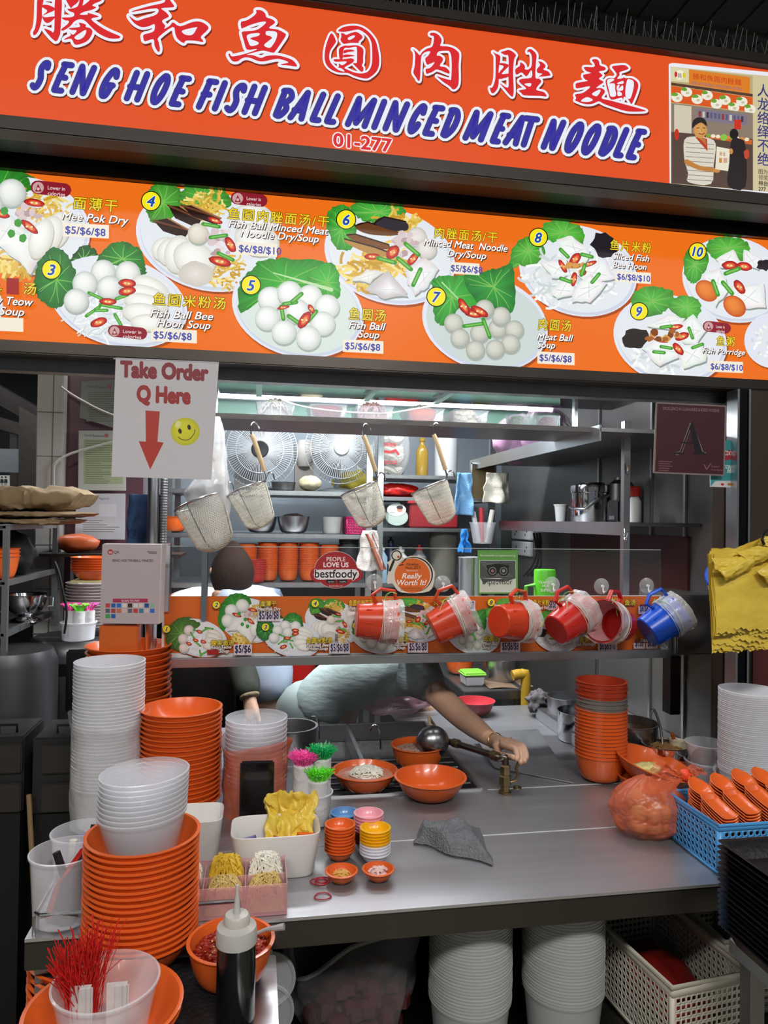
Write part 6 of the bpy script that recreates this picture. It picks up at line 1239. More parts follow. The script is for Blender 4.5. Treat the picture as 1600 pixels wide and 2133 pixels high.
# blue basket of spoons
fl, bl = atz(1497, 1825, WZ), atz(1422, 1765, WZ); bx, byf, byb = fl.x, fl.y, fl.y+.2; bw = .30; bh = .105
BB = M('sky_blue_plastic', '#4f9bdc', .35, 0, .05, 8)
def perf(w, h, nx, ny, hr, T, mb, sq=False, stag=False, mar=(.12, .12)):
    """plate w x h in local xy with a grid of holes"""
    x0, x1, y0, y1 = w*mar[0]*.3, w-w*mar[0]*.3, h*mar[1]*.6, h-h*mar[1]
    cx, cy = (x1-x0)/nx, (y1-y0)/ny; N = 4 if sq else 8
    for a_, b_, c_, d_ in ((0, 0, w, y0), (0, y1, w, h), (0, y0, x0, y1), (x1, y0, w, y1)): mb.add([(a_, b_, 0), (c_, b_, 0), (c_, d_, 0), (a_, d_, 0)], [(0, 1, 2, 3)], T)
    for i in range(nx):
        for j in range(ny):
            X, Y = x0+(i+.5)*cx, y0+(j+.5)*cy
            if sq:
                o = [(-1, -1), (1, -1), (1, 1), (-1, 1)]; vs = [(X+s*cx/2, Y+t*cy/2, 0) for s, t in o]+[(X+s*hr, Y+t*hr*.9, 0) for s, t in o]
            else:
                o = [(1, 0), (1, 1), (0, 1), (-1, 1), (-1, 0), (-1, -1), (0, -1), (1, -1)]; vs = [(X+s*cx/2, Y+t*cy/2, 0) for s, t in o]+[(X+hr*cos(pi*k/4), Y+hr*sin(pi*k/4), 0) for k in range(8)]
            mb.add(vs, [(k, (k+1) % N, (k+1) % N+N, k+N) for k in range(N)], T)
def wallT(o, ux, uz):
    T = Matrix.Identity(4); x = V(ux).normalized(); y = V(uz).normalized(); z = x.cross(y)
    for i, c in enumerate((x, y, z)):
        for j in range(3): T[j][i] = c[j]
    T.translation = o; return T
def basket(name, label, x0, x1, y0, y1, z0, h, mat, nx, ny, nz, hr, sq, tp=.0, rimr=.004, group=None):
    t = thing(name, label, 'basket', ((x0+x1)/2, (y0+y1)/2, z0), group); mb = MB(); w, d = x1-x0, y1-y0
    perf(w, h, nx, nz, hr, wallT((x0, y0, z0), (1, 0, 0), (0, 0, 1)), mb, sq); perf(w, h, nx, nz, hr, wallT((x0, y1, z0), (1, 0, 0), (0, 0, 1)), mb, sq)
    perf(d, h, ny, nz, hr, wallT((x0, y0, z0), (0, 1, 0), (0, 0, 1)), mb, sq); perf(d, h, ny, nz, hr, wallT((x1, y0, z0), (0, 1, 0), (0, 0, 1)), mb, sq)
    mb.add([(x0, y0, z0), (x1, y0, z0), (x1, y1, z0), (x0, y1, z0)], [(0, 1, 2, 3)])
    o = mb.build('body', mat, t); s = o.modifiers.new('s', 'SOLIDIFY'); s.thickness = .0022; s.offset = 0
    MB().tube([(x0, y0, z0+h), (x1, y0, z0+h), (x1, y1, z0+h), (x0, y1, z0+h)], rimr, 8, True).build('rim', mat, t)
    return t
sb = basket('spoon_basket', 'sky blue perforated basket full of orange spoons at the right edge', bx, bx+bw, byf, byb, WZ+.0015, bh, BB, 19, 12, 6, .0046, False)
# spoons: handles lie towards the front, scoops at the back
def spoon_mesh():
    mb = MB(); L = .14
    def f(u, v):        # v along, u across
        y = L*v
        if v < .55: hw = .0225-.002*v; d = -.002*(1-abs(2*u-1)**4); lip = .0065*abs(2*u-1)**3
        else:
            s = (v-.55)/.45; hw = (.0185+.007*sin(pi*min(1, s*1.05)))*sqrt(max(.02, 1-max(0, (s-.55)/.45)**2.2)); d = -.013*sin(pi*min(1, s*.98+.02))*(1-(2*u-1)**2); lip = .0065*(1-s)
        return V((hw*(2*u-1), y, d+lip+.028*v*v))
    mb.grid(f, 11, 26); me = mb.mesh('soup_spoon', ORANGE)
    return me
SPN = spoon_mesh(); k = 0
for (dx, dy, n, rz, nm) in ((.034, .012, 16, 0, 'left'), (.09, .014, 17, 0, 'second'), (.147, .016, 18, 0, 'third'), (.204, .02, 18, 0, 'rightmost')):
    for i in range(n):
        o = place(SPN, 'soup_spoon', (bx+dx, byf+dy, WZ+.016+i*.0066), (radians(6), 0, radians(rz+random.uniform(-1, 1)))); m_ = o.modifiers.new('s', 'SOLIDIFY'); m_.thickness = .0024
        tag(o, 'orange spoon, %s of the %s stack in the blue basket' % (nth(n-1-i), nm), 'spoon', 'orange soup spoons in the blue basket')
# yellow carrier bags on a hook
hk = aty(1594, 1100, 1.62); yb_ = thing('yellow_bag_bunch', 'thick bunch of yellow carrier bags hanging at the right column', 'bags', aty(1560, 1330, 1.62))
def ysheet(k):
    def f(u, v):
        x = 1488+190*u-(8*k if k < 4 else 4*k)*.4+(v*6); y = 1148+(1-v)*0+v*(158+6*k)-(36*max(0, .35-abs(u-.62))*2 if v < .12 else 0)+6*sin(u*3+k)
        if v > .96: y += 2.5*sin(u*95+k*2)+2*sin(u*41+k)
        q = aty(x, y, 1.60+.004*k); return V((q.x, q.y+.006*noise.noise(V((u*4, v*4, k)))+.003*sin(u*9+v*3+k), q.z+.003*noise.noise(V((u*9, v*9, k)))))
    return MB().grid(f, 40, 40)
for k in range(9): ysheet(k).build('sheet', YELLOWBAG, yb_)
def fold(quad, Y, seed, nm):
    def f(u, v):
        x = (quad[0][0]*(1-u)+quad[1][0]*u)*(1-v)+(quad[3][0]*(1-u)+quad[2][0]*u)*v; y = (quad[0][1]*(1-u)+quad[1][1]*u)*(1-v)+(quad[3][1]*(1-u)+quad[2][1]*u)*v
        q = aty(x, y, Y); return V((q.x, q.y-.012*sin(pi*v)+.004*noise.noise(V((u*5, v*5, seed))), q.z+.003*noise.noise(V((u*8, v*8, seed))))) 
    o = MB().grid(f, 20, 16).build(nm, YELLOWBAG, yb_); s = o.modifiers.new('s', 'SOLIDIFY'); s.thickness = .003
fold([(1482, 1162), (1560, 1158), (1560, 1192), (1484, 1194)], 1.592, 1, 'folded_gusset'); fold([(1494, 1186), (1562, 1150), (1570, 1182), (1510, 1212)], 1.583, 2, 'folded_gusset'); fold([(1534, 1150), (1580, 1136), (1640, 1150), (1566, 1180)], 1.586, 3, 'folded_gusset'); fold([(1575, 1190), (1640, 1150), (1660, 1210), (1598, 1216)], 1.58, 4, 'folded_gusset')
fold([(1578, 1135), (1590, 1118), (1640, 1118), (1640, 1150)], 1.59, 5, 'handle_tab')
tag(MB().tube(smooth([tuple(c) for c in (aty(1640, 1080, 1.62), aty(1612, 1096, 1.6), aty(1596, 1106, 1.585), aty(1588, 1122, 1.575), aty(1592, 1134, 1.575))], False, 4), .0035, 8).build('black_hook', BLACK), 'black hook holding the bunch of yellow carrier bags', 'hook')
# tray stack on the side table
tz = .80; tc = atz(1517, 1950, tz); st = thing('side_table', 'small steel side table carrying the black trays', 'table', (tc.x+.2, tc.y-.25, 0))
MB().box((tc.x+.25, tc.y-.3, tz-.016), (.5, .6, .032)).build('top', STEEL, st, bevel=.003)
for x in (tc.x+.03, tc.x+.47):
    for y in (tc.y-.03, tc.y-.57): MB().box((x, y, (tz-.033)/2), (.03, .03, tz-.034)).build('leg', STEEL_DULL, st)
TM = tray_mesh('black_tray', .32, .42, .03, M('black_tray_plastic', '#17151a', .42, 0, .25, 20, .15, 90), .003)
q0 = atz(1533, 1800, .97)
for i in range(16):
    o = place(TM, 'black_tray', (q0.x+.165+random.uniform(-.002, .002), tc.y-.215-.003*i*.0, tz+.001+i*.0105)); tag(o, 'black plastic serving tray, %s on the side table' % nth(15-i), 'tray', 'black trays on the side table')
# ================================================================ below the worktop
UZ = .4705; UT = lathe_mesh('storage_tub', tub_prof(.088, .105, .076), clearmat('grey_tub_plastic', '#cfd1d2', .3, .2, edge=.45), 48)
UZ = .47
for (px, nm, dx) in ((980, 'left', 0), (1173, 'right', 0)):
    q = atz(px, 2175, .52); q = V((q.x, 1.52, UZ+.0015))
    qq = aty(px, 2000, 1.52); stack(UT, 'storage_tub', 'tub', V((qq.x, 1.52, UZ+.0015)), 29, .0068, 'clear tub, {} in the %s stack under the worktop' % nm, 'clear tubs stored under the worktop', jit=.0006)
q = aty(740, 2080, 1.6); gb = thing('rubbish_bag', 'open clear plastic bag of dark meat scraps under the worktop', 'bag', V((q.x, 1.62, UZ+.001)))
def gbf(u, v):
    a = 2*pi*u; r = .15*(1-.3*(1-v)**3)*(1+.14*noise.noise(V((cos(a)*2, sin(a)*2, v*3)))+.05*sin(6*a+v*4)); z = UZ+.002+v*(.25+.07*sin(a*1+1.0)+.03*sin(3*a)); return V((q.x+r*cos(a), 1.62+r*.75*sin(a), z))
MB().grid(gbf, 56, 24, True).build('film', clearmat('thin_rubbish_film', '#a8a8aa', .08, .25, .5, 22, .4), gb); MB().tube([gbf(i/40, 1) for i in range(40)], .005, 6, True).build('rolled_edge', clearmat('rolled_film', '#a8a8aa', .35, .3, .4, 22, .3), gb)
heap(q.x, 1.62, UZ+.004, .12, .09, .13, M('meat_scraps', '#4a2224', .3, 0, .5, 20), 5, 'meat_scraps', 'dark meat scraps inside the open clear bag under the worktop', 'scraps', None, 60, .03, False)
WB = M('cream_basket_plastic', '#c9c4b6', .45, 0, .05, 8)
q = atz(1375, 2050, .645); wb = basket('white_basket', 'cream perforated basket of red bags under the worktop', 0, .21, 0, .34, 0, .17, WB, 15, 22, 9, .0046, True, rimr=.006)
for ch in wb.children: ch.location = V(ch.location)
wb.location = (q.x+.105, q.y+.17-.0, UZ+.0015); 
for ch in wb.children: ch.location = (0, 0, 0)
wb.rotation_euler = (0, 0, radians(7))
crumple('red_parcel', 'dark red wrapped parcel lying inside the cream basket', 'parcel', (q.x+.1, q.y+.17, UZ+.07), .085, M('dark_red_bag', '#7a1a16', .35, 0, .3, 20), 6, (.9, 1.5, .55), .25, 4)
crumple('orange_parcel', 'orange wrapped parcel at the front of the cream basket', 'parcel', (q.x+.1, q.y+.07, UZ+.075), .05, M('orange_red_bag', '#c9441f', .35, 0, .3, 20), 8, (1.2, .8, .5), .25, 4)
q = aty(1585, 1935, 1.75); wb2 = dup(wb, (q.x+.1, 1.80, UZ+.0015), 'second cream perforated basket behind the first under the worktop', rot=(0, 0, 0)); wb2.location = (wb.location.x+.235, wb.location.y+.12, UZ+.0015)
for i in range(3):
    q = aty(588-i*3, 2010+i*48, 1.43); o = MB().lathe([(0, 0), (.05, 0), (.053, .004), (.055, .004), (.055, .008), (.05, .008), (.048, .003), (0, .003)], 36).build('tub_lid', CLEAR, local=True, loc=(q.x-.028, 1.44, q.z)); o.rotation_euler = (radians(90), 0, 0); o.location.z = (.70, .637, .56)[i]
    tag(o, ('upper', 'middle', 'lower')[i]+' clear round lid peeping out behind the front stand', 'lid', 'clear lids behind the front stand')
# ================================================================ kitchen behind the glass
struct(MB().box((.4, 4.22, .62), (2.2, .04, 1.24)).build('trim_4', M('dark_lower_wall', '#3b3b3e', .4, .7, .2)), 'dark steel lower wall at the back of the kitchen', 'wall')
BY = 3.55
B = lambda x, y, Y=BY: aty(x, y, Y)
bsx0, bsx1 = B(346, 1000).x, B(776, 1000).x
bs = thing('kitchen_shelf', 'tall steel shelf with fans, basins and bowls at the back', 'shelf', ((bsx0+bsx1)/2, BY, 0))
lev = [B(600, y).z for y in (1022, 1112, 1214)]
for z in lev+[1.0]: MB().box(((bsx0+bsx1)/2, BY+.2, z-.012), (bsx1-bsx0, .42, .022)).build('board', STEEL_DULL, bs, bevel=.003)
for x in (bsx0+.015, bsx1-.015):
    for y in (BY+.01, BY+.39): MB().box((x, y, 1.15), (.03, .03, 2.3)).build('post', STEEL, bs)
L1, L2, L3 = [z for z in lev]
# second shelf further right
cx0, cx1 = B(790, 1000, 3.7).x, B(1030, 1000, 3.7).x
cs = thing('corner_shelf', 'steel corner shelf with packs, red boxes and bottles right of the fans', 'shelf', ((cx0+cx1)/2, 3.7, 0))
cl_ = [B(880, y, 3.7).z for y in (990, 1036, 1100, 1216)]
for z in cl_: MB().box(((cx0+cx1)/2, 3.88, z-.01), (cx1-cx0, .36, .02)).build('board', STEEL_DULL, cs, bevel=.003)
for px in (793, 1026): MB().box((B(px, 1000, 3.7).x, 3.71, 1.1), (.03, .03, 2.2)).build('post', STEEL, cs)
# fans
def fan(label, px, py, r, hubm, Y):
    c = aty(px, py, Y); t = thing('desk_fan', label, 'fan', V((c.x, c.y, L1)), 'desk fans on the back shelf'); T = axis_T(c, (.02, -1, 0), (0, 0, 1)); g = M('fan_wire', '#cfd2d6', .4, .3)
    def ring(rr, z, k=40): return [T @ V((rr*cos(2*pi*i/k), rr*sin(2*pi*i/k), z)) for i in range(k)]
    mb = MB()
    for i in range(84):
        a_ = 2*pi*i/84; mb.tube([T @ V((rr*cos(a_+tw), rr*sin(a_+tw), z)) for rr, z, tw in ((r*.2, .062, 0), (r*.55, .058, .08), (r*.85, .042, .12), (r, .0, .14))], .0017, 4, caps=False)
    for rr, z in ((r, 0), (r*.62, .056), (r*.86, .041)): mb.tube(ring(rr, z), .0022 if rr == r else .0013, 6, True)
    mb.build('front_grille', g, t)
    mb = MB()
    for i in range(60):
        a_ = 2*pi*i/60; mb.tube([T @ V((rr*cos(a_), rr*sin(a_), z)) for rr, z in ((r*.25, -.075), (r*.8, -.06), (r, -.004))], .0012, 4, caps=False)
    mb.build('rear_grille', g, t)
    for k in range(3):
        a0 = 2*pi*k/3+.3
        MB().grid(lambda u, v: T @ V((r*(.2+.66*v)*cos(a0+(u-.5)*(1.2-.1*v)), r*(.2+.66*v)*sin(a0+(u-.5)*(1.2-.1*v)), .018-.035*(u-.5)*2*(.4+v*.4))), 8, 8).build('blade', clearmat('fan_blade', '#6e747c', .8, .3, edge=.2), t)
    MB().lathe([(0, .072), (r*.2, .07), (r*.24, .06), (r*.24, .05), (0, .05)], 28, T).build('hub_badge', hubm, t)
    MB().lathe([(0, -.15), (.05, -.15), (.06, -.08), (.03, -.01), (.03, .03), (0, .03)], 24, T).build('motor', M('fan_grey', '#9a9da2', .45), t)
    h = c.z-L1
    MB().tube([T @ V((0, 0, -.1)), V((c.x, c.y+.1, c.z-.05)), V((c.x, c.y+.1, L1+.015))], .016, 12).build('neck', M('fan_grey2', '#8b8e93', .45), t)
    MB().lathe([(0, 0), (.1, 0), (.1, .012), (.05, .025), (0, .025)], 28, Matrix.Translation((c.x, c.y+.1, L1+.001))).build('base', MATS['fan_grey2'], t)
fan('desk fan with a black hub badge on the back shelf', 541, 938, .187, M('black_badge', '#1a1a1c', .35), BY+.08); fan('desk fan with a pale grey hub badge on the back shelf', 708, 935, .178, M('pale_badge', '#a9acb0', .4), BY+.10)
def onshelf(px, z, Y): q = aty(px, 1050, Y); return V((q.x, Y, z+.0012))
MBOWL = lathe_mesh('steel_mixing_bowl', bowl_prof(.082, .085, .04, .002, p=.5), STEEL, 40)
tag(place(MBOWL, 'mixing_bowl', onshelf(612, L2, BY+.12)), 'wide steel mixing bowl on the middle back shelf', 'bowl'); tag(place(MBOWL, 'mixing_bowl', onshelf(545, L2, BY+.14), scale=.95), 'darker steel bowl left of the wide mixing bowl', 'bowl')
tag(crumple('bowl_content', 'dark lumps filling the wide steel mixing bowl', 'food', onshelf(612, L2+.075, BY+.12), .06, M('bowl_content', '#5a4a46', .5, 0, .4, 20), 3, (1, 1, .4), .2, 3), 'dark lumps filling the wide steel mixing bowl', 'food')
tag(MB().lathe([(0, 0), (.042, 0), (.048, .01), (.052, .08), (.054, .085), (.05, .085), (.046, .01), (0, .006)], 32).build('white_bucket', WHITEP, local=True, loc=onshelf(692, L2, BY+.12)), 'small white bucket beside the magenta basket', 'bucket')
q = onshelf(748, L2, BY+.06); basket('magenta_basket', 'magenta perforated basket on the middle back shelf', q.x-.065, q.x+.055, BY+.04, BY+.2, L2+.0015, .085, M('magenta_plastic', '#b31558', .4), 9, 9, 5, .0036, True, rimr=.003)
DEEPS = lathe_mesh('rice_bowl', bowl_prof(.05, .06, .027, p=.5), ORANGE, 36); DEEPGS = lathe_mesh('grey_rice_bowl', bowl_prof(.05, .06, .027, p=.5), M('dark_grey_melamine', '#3f4044', .4), 36); DEEPRS = lathe_mesh('red_rice_bowl', bowl_prof(.05, .05, .027, p=.5), M('brick_melamine', '#a2302a', .3), 36)
for k, (px, n) in enumerate(((516, 15), (560, 16), (602, 16), (645, 16), (687, 15))): stack(DEEPS, 'rice_bowl', 'bowl', onshelf(px, L3, BY+.1), n, .0088, 'orange rice bowl, {} in the %s orange stack on the back shelf' % ['leftmost', 'second', 'middle', 'fourth', 'rightmost'][k], 'orange rice bowls on the back shelf')
stack(DEEPGS, 'grey_rice_bowl', 'bowl', onshelf(728, L3, BY+.1), 19, .0088, 'dark grey rice bowl, {} in the grey stack on the back shelf', 'grey rice bowls on the back shelf')
stack(DEEPRS, 'red_rice_bowl', 'bowl', onshelf(535, L3, BY+.0), 8, .0088, 'brick red rice bowl, {} in front of the orange rice bowls', 'red rice bowls on the back shelf')
crumple('noodle_pack', 'clear wrapped pale noodle block under the right fan', 'pack', onshelf(645, L1+.04, BY+.06), .05, M('noodle_pack', '#b3a98c', .4, 0, .2, 30, .3, 60), 7, (1.1, .8, .8), .15, 3)
crumple('yellow_bundle', 'yellow cloth bundle behind the right fan', 'bundle', onshelf(738, L1+.06, BY+.3), .09, M('dull_yellow_cloth', '#b8a83e', .8, 0, .2), 8, (1.2, .6, .7), .25, 4)
tag(MB().lathe([(0, 0), (.05, 0), (.055, .004), (.06, .04), (.062, .042), (.05, .038), (0, .01)], 32).build('grey_basin', STEEL_DULL, local=True, loc=onshelf(590, L1, BY+.05)), 'small grey basin beside the left fan', 'basin')
tag(MB().box((0, 0, .05), (.16, .1, .1)).build('white_carton', M('white_carton', '#c9c6c4', .6), local=True, loc=onshelf(520, L1, BY+.3), bevel=.004), 'white carton behind the left fan', 'carton')
tag(MB().lathe([(0, -.075), (.035, -.07), (.05, -.03), (.052, .03), (.035, .07), (0, .075)], 24).build('white_round_pack', M('pale_pack', '#c3bdb8', .5), local=True, loc=onshelf(632, L1+.21, BY+.3)), 'pale round pack visible between the two fans', 'pack')
tag(MB().box((0, 0, 0), (.1, .08, .26)).build('post_pack', M('pale_pack2', '#9b948e', .6), local=True, loc=onshelf(632, L1+.131, BY+.33)), 'grey carton stack standing behind the gap between the fans', 'carton')
# corner shelf things
q = onshelf(813, cl_[0], 3.8); nbp = thing('noodle_bag', 'clear bag of thick rope noodles with red print on the corner shelf', 'pack', q)
mb = MB()
for k in range(7): mb.tube([V((q.x+.085*sin(pi*(.1+.8*i/12))*(cos(pi*i/12)), 3.78+.02*sin(k*2), q.z+.02+k*.036+.012*sin(i))) for i in range(13)], .021, 8)
mb.build('rope_noodles', M('rope_noodle', '#cfcbc0', .5), nbp)
def pillow(c, w, d, h, T=None): return MB().grid(lambda u, v: V((c.x+w/2*cos(2*pi*u)*(sin(pi*(.06+.88*v))**.35), c.y+d/2*sin(2*pi*u)*(sin(pi*(.06+.88*v))**.5), c.z+h*v)), 28, 16, True)
pillow(V((q.x, 3.78, q.z)), .2, .12, .28).build('bag_film', BAGW, nbp)
a = Art(3.715); a.text('面粉面线', 797, 929, 9, '#b8343a', 0, .02, 'l', None, 28); a.line([(794, 948), (800, 940), (812, 942), (824, 938), (830, 946)], 5, '#b8343a'); a.text('NOODLES', 794, 966, 10, '#b8343a', 0, .03, 'l', None, 34); a.build('red_print', PRINT, nbp)
tag(MB().lathe([(0, 0), (.032, 0), (.033, .01), (.033, .13), (.02, .16), (.013, .17), (.013, .185), (.016, .186), (.016, .205), (0, .205)], 24).build('oil_bottle', M('oil_bottle', '#a8862a', .2, 0, .1, alpha=.75), local=True, loc=onshelf(878, cl_[0], 3.78)), 'yellow oil bottle on the corner shelf', 'bottle')
q = onshelf(928, cl_[0], 3.78); tag(MB().lathe([(0, 0), (.06, 0), (.062, .01), (.062, .22), (.055, .225), (0, .225)], 28).build('white_film_roll', M('white_roll', '#c9cdd0', .5, 0, .05), local=True, loc=q), 'white plastic film roll standing on the corner shelf', 'roll')
crumple('red_bag', 'shiny red plastic bag lying on the corner shelf', 'bag', onshelf(826, cl_[1]+.035, 3.8), .07, M('shiny_red_bag', '#d8241c', .25, 0, .15, 20, .4, 30), 4, (1.7, .9, .55), .22, 4)
q = onshelf(895, cl_[1]-.05, 3.72); t = thing('red_crate', 'dark red storage crate with a lid below the shiny red bag', 'crate', onshelf(905, cl_[2], 3.78))
MB().box((q.x+.02, 3.8, cl_[2]+.065), (.26, .2, .125)).build('body', M('dark_red_crate', '#8e2228', .4), t, bevel=.006); MB().box((q.x+.02, 3.8, cl_[2]+.135), (.29, .22, .014)).build('lid', M('red_lid', '#b02a30', .35), t, bevel=.004)
tag(MB().box((0, 0, .006), (.24, .16, .012)).build('green_tray', M('green_lid', '#1f8a44', .4), local=True, loc=(q.x+.06, 3.8, cl_[2]+.143)), 'green flat tray lying on the dark red crate', 'lid')
t = thing('soap_box', 'small white oval box with a picture beside a glass', 'box', onshelf(826, cl_[2], 3.74)); c = onshelf(826, cl_[2], 3.74); MB().lathe([(0, -.02), (.06, -.018), (.064, 0), (.06, .018), (0, .02)], 28, Matrix.Translation(c+V((0, 0, .055))) @ Matrix.Rotation(radians(90), 4, 'X') @ Matrix.Diagonal((1, .75, 1, 1))).build('body', M('pale_green_box', '#b9c9c0', .4), t)
a = Art(3.7195); a.ell(826, 1062, 20, 13, '#dfe6e0'); a.ell(833, 1061, 6, 6, '#c98a72'); a.blob(833, 1057, 7, 4, '#3a2a2a', 1, .1, 12); a.line([(812, 1068), (822, 1068)], 1.5, '#8a9a90'); a.build('printed_face', PRINT, t)
tag(MB().lathe([(0, 0), (.022, 0), (.026, .085), (.024, .085), (.02, .006), (0, .005)], 24).build('drinking_glass', CLEARG, local=True, loc=onshelf(800, cl_[2], 3.73)), 'clear drinking glass left of the oval box', 'glass')
def bottle(label, px, z, Y, r, h, mat, cap, capm, name='bottle'):
    t = thing(name, label, 'bottle', onshelf(px, z, Y)); MB().lathe([(0, 0), (r, 0), (r, h*.68), (r*.5, h*.8), (r*.4, h*.86), (0, h*.86)], 24).build('body', mat, t, local=True); MB().lathe([(0, h*.86), (r*.5, h*.86), (r*.5, h*.92), (r*.2, h*.94), (r*.2, h), (0, h)], 16).build('cap', capm, t, local=True)
bottle('pale blue soap pump bottle behind the glass', 797, cl_[3], 3.75, .03, .2, M('blue_soap', '#9ab8cc', .3), 0, WHITEP); bottle('white round bottle right of the blue soap pump', 836, cl_[3], 3.78, .045, .19, M('white_bottle', '#c4c4c0', .4), 0, WHITEP); bottle('dark blue bottle behind the soap pump', 815, cl_[3], 3.86, .035, .24, M('navy_bottle', '#24264a', .3), 0, BLACK); bottle('bottle with a red cap behind the orange sticker', 875, cl_[3], 3.8, .04, .2, M('grey_bottle', '#8a8688', .4), 0, RED)
tag(MB().lathe([(0, 0), (.07, 0), (.08, .3), (.082, .31), (.076, .31), (.066, .006), (0, .006)], 32).build('clear_bin', clearmat('smoky_bin', '#8f8b80', .4, .2, edge=.3), local=True, loc=onshelf(925, cl_[3], 3.82)), 'smoky clear storage bin on the corner shelf', 'bin')
# cloths
def cloth(name, label, c, w, h, mat, seed, fold=.02, taper=.0, cat='cloth'):
    def f(u, v):
        s = (u-.5)*w*(1-taper*(1-v)); return V((c.x+s+.012*noise.noise(V((u*3, v*3, seed))), c.y-.01+fold*sin(u*7+seed)*(.3+.7*v)+.012*noise.noise(V((u*4, v*4, seed+4))), c.z-h*v+.012*noise.noise(V((u*3, v*2, seed+8)))*(v > .5)))
    o = MB().grid(f, 26, 26).build(name, mat); s = o.modifiers.new('s', 'SOLIDIFY'); s.thickness = .006; return tag(o, label, cat)
cloth('striped_towel', 'white towel with brown stripes hanging below the magenta basket', aty(770, 1105, 3.53), .14, .2, M('striped_towel', '#cfc6c0', .9, 0, .12, 60, .5, 200), 2, .02, .5)
tag(MB().grid(lambda u, v: aty(760+16*u+30*v, 1112+75*v, 3.515)+V((0, -.02*sin(u*6), 0)), 10, 14).build('towel_stripe', M('brown_stripe', '#a5604a', .9)), 'brown folded strip on the hanging striped towel', 'cloth')
cloth('blue_cloth', 'light blue cloth hanging at the left of the wall cabinet', aty(965, 985, 3.3), .1, .2, M('light_blue_cloth', '#6f9cc4', .9, 0, .15, 60, .4, 160), 5, .03, .3)
cloth('white_cloth', 'white cloth with pink edge hanging over the small wall shelf', aty(1035, 985, 3.25), .13, .14, M('cream_cloth', '#d2ccbe', .9, 0, .1, 60, .4, 160), 7, .03, .2)
cloth('blue_glove', 'bright blue glove tied up below the light blue cloth', aty(966, 1102, 3.28), .06, .11, M('bright_blue_glove', '#2f7fd0', .5), 9, .02, .6)
t = thing('wall_frame', 'small framed brown picture board behind the white cloth', 'frame', aty(1006, 1035, 3.4)); MB().box(aty(1006, 1003, 3.42), (.12, .012, .17)).build('board', M('brown_board', '#7c6848', .5, 0, .3, 12), t); c = aty(1006, 1003, 3.41)
fr = MB()
for dx in (-.062, .062): fr.box(c+V((dx, 0, 0)), (.008, .02, .18))
for dz in (-.088, .088): fr.box(c+V((0, 0, dz)), (.13, .02, .008))
fr.build('frame', STEEL, t); MB().box(c+V((0, -.03, -.1)), (.15, .1, .008)).build('ledge', STEEL, t)
c = aty(1005, 1132, 3.3); tag(MB().lathe(tub_prof(.062, .1, .045), 32).build('utensil_cup', CLEAR, local=True, loc=c), 'clear hanging cup of odds and ends left of the sockets', 'cup')
for k, (dx, cc, h, nm) in enumerate(((-.03, '#c9c4c6', .15, 'pale'), (-.005, '#b8303a', .17, 'red'), (.03, '#d8d4cc', .16, 'cream'))): tag(MB().tube([c+V((dx*.6, 0, .006)), c+V((dx*1.6, 0, h))], .012, 8).build('packet_tube', M('tube_'+str(k), cc, .4)), nm+' tube standing in the clear hanging cup', 'tube')
# right wall shelves
sh = thing('wall_shelf', 'steel wall shelf carrying a lidded pot on the right', 'shelf', (1.33, 2.8, 1.57)); MB().box((1.33, 2.83, 1.60), (.28, 1.24, .012)).build('board', STEEL_DULL, sh); MB().box((1.19, 2.83, 1.585), (.006, 1.24, .045)).build('front_lip', STEEL, sh); MB().box((1.196, 2.21, 1.58), (.022, .022, .72)).build('post', STEEL, sh)
for z in (1.77, 1.555): MB().tube(smooth([(1.188, 2.2, z+.03), (1.185, 2.19, z), (1.178, 2.17, z-.012), (1.17, 2.15, z), (1.168, 2.14, z+.02)], False, 4), .003, 8).build('hook', STEEL_SHINE, sh)
uh = thing('upper_wall_shelf', 'steel upper wall shelf with pink bags on the right', 'shelf', (1.26, 2.8, 1.88)); MB().box((1.26, 2.8, 1.895), (.42, 1.4, .012)).build('board', STEEL_DULL, uh); MB().box((1.05, 2.8, 1.885), (.006, 1.4, .05)).build('front_lip', M('bright_lip', '#c3c8cc', .3, 1), uh)
q = V((1.325, 2.72, 1.607)); sp = thing('lidded_pot', 'tall polished steel pot with lid and carrying handle on the wall shelf', 'pot', q)
MB().lathe([(0, 0), (.078, 0), (.08, .003), (.08, .115), (.084, .117), (0, .117)], 44).build('body', STEEL_SHINE, sp, local=True); MB().lathe([(.084, .118), (.085, .135), (.083, .146), (.07, .15), (0, .152)], 44).build('lid', STEEL_SHINE, sp, local=True); MB().lathe([(0, .152), (.05, .153), (.05, .158), (0, .158)], 30).build('lid_rest', BLACK, sp, local=True)
MB().tube([V((.03+.05*cos(0), -.075, .125)), V((-.02, -.1, .085)), V((-.07, -.085, .05)), V((-.088, -.02, .05)), V((-.07, .05, .06))], .0045, 8).build('carry_handle', STEEL, sp, local=True)
tag(MB().lathe(tub_prof(.03, .075, .022), 28).build('white_cup', WHITEP, local=True, loc=(1.30, 2.96, 1.607)), 'white paper cup left of the lidded pot', 'cup')
t = thing('black_device', 'small black box device at the end of the wall shelf', 'device', (1.3, 2.43, 1.607)); MB().box((0, 0, .04), (.07, .09, .08)).build('body', BLACK, t, local=True, bevel=.006); MB().box((-.036, 0, .016), (.003, .04, .014)).build('metal_plate', STEEL_SHINE, t, local=True)
tag(MB().lathe([(0, 0), (.045, 0), (.045, .15), (.03, .165), (.03, .175), (0, .175)], 28).build('dark_pot', STEEL_DARK, local=True, loc=(1.40, 2.62, 1.607)), 'dark round canister behind the lidded pot', 'canister')
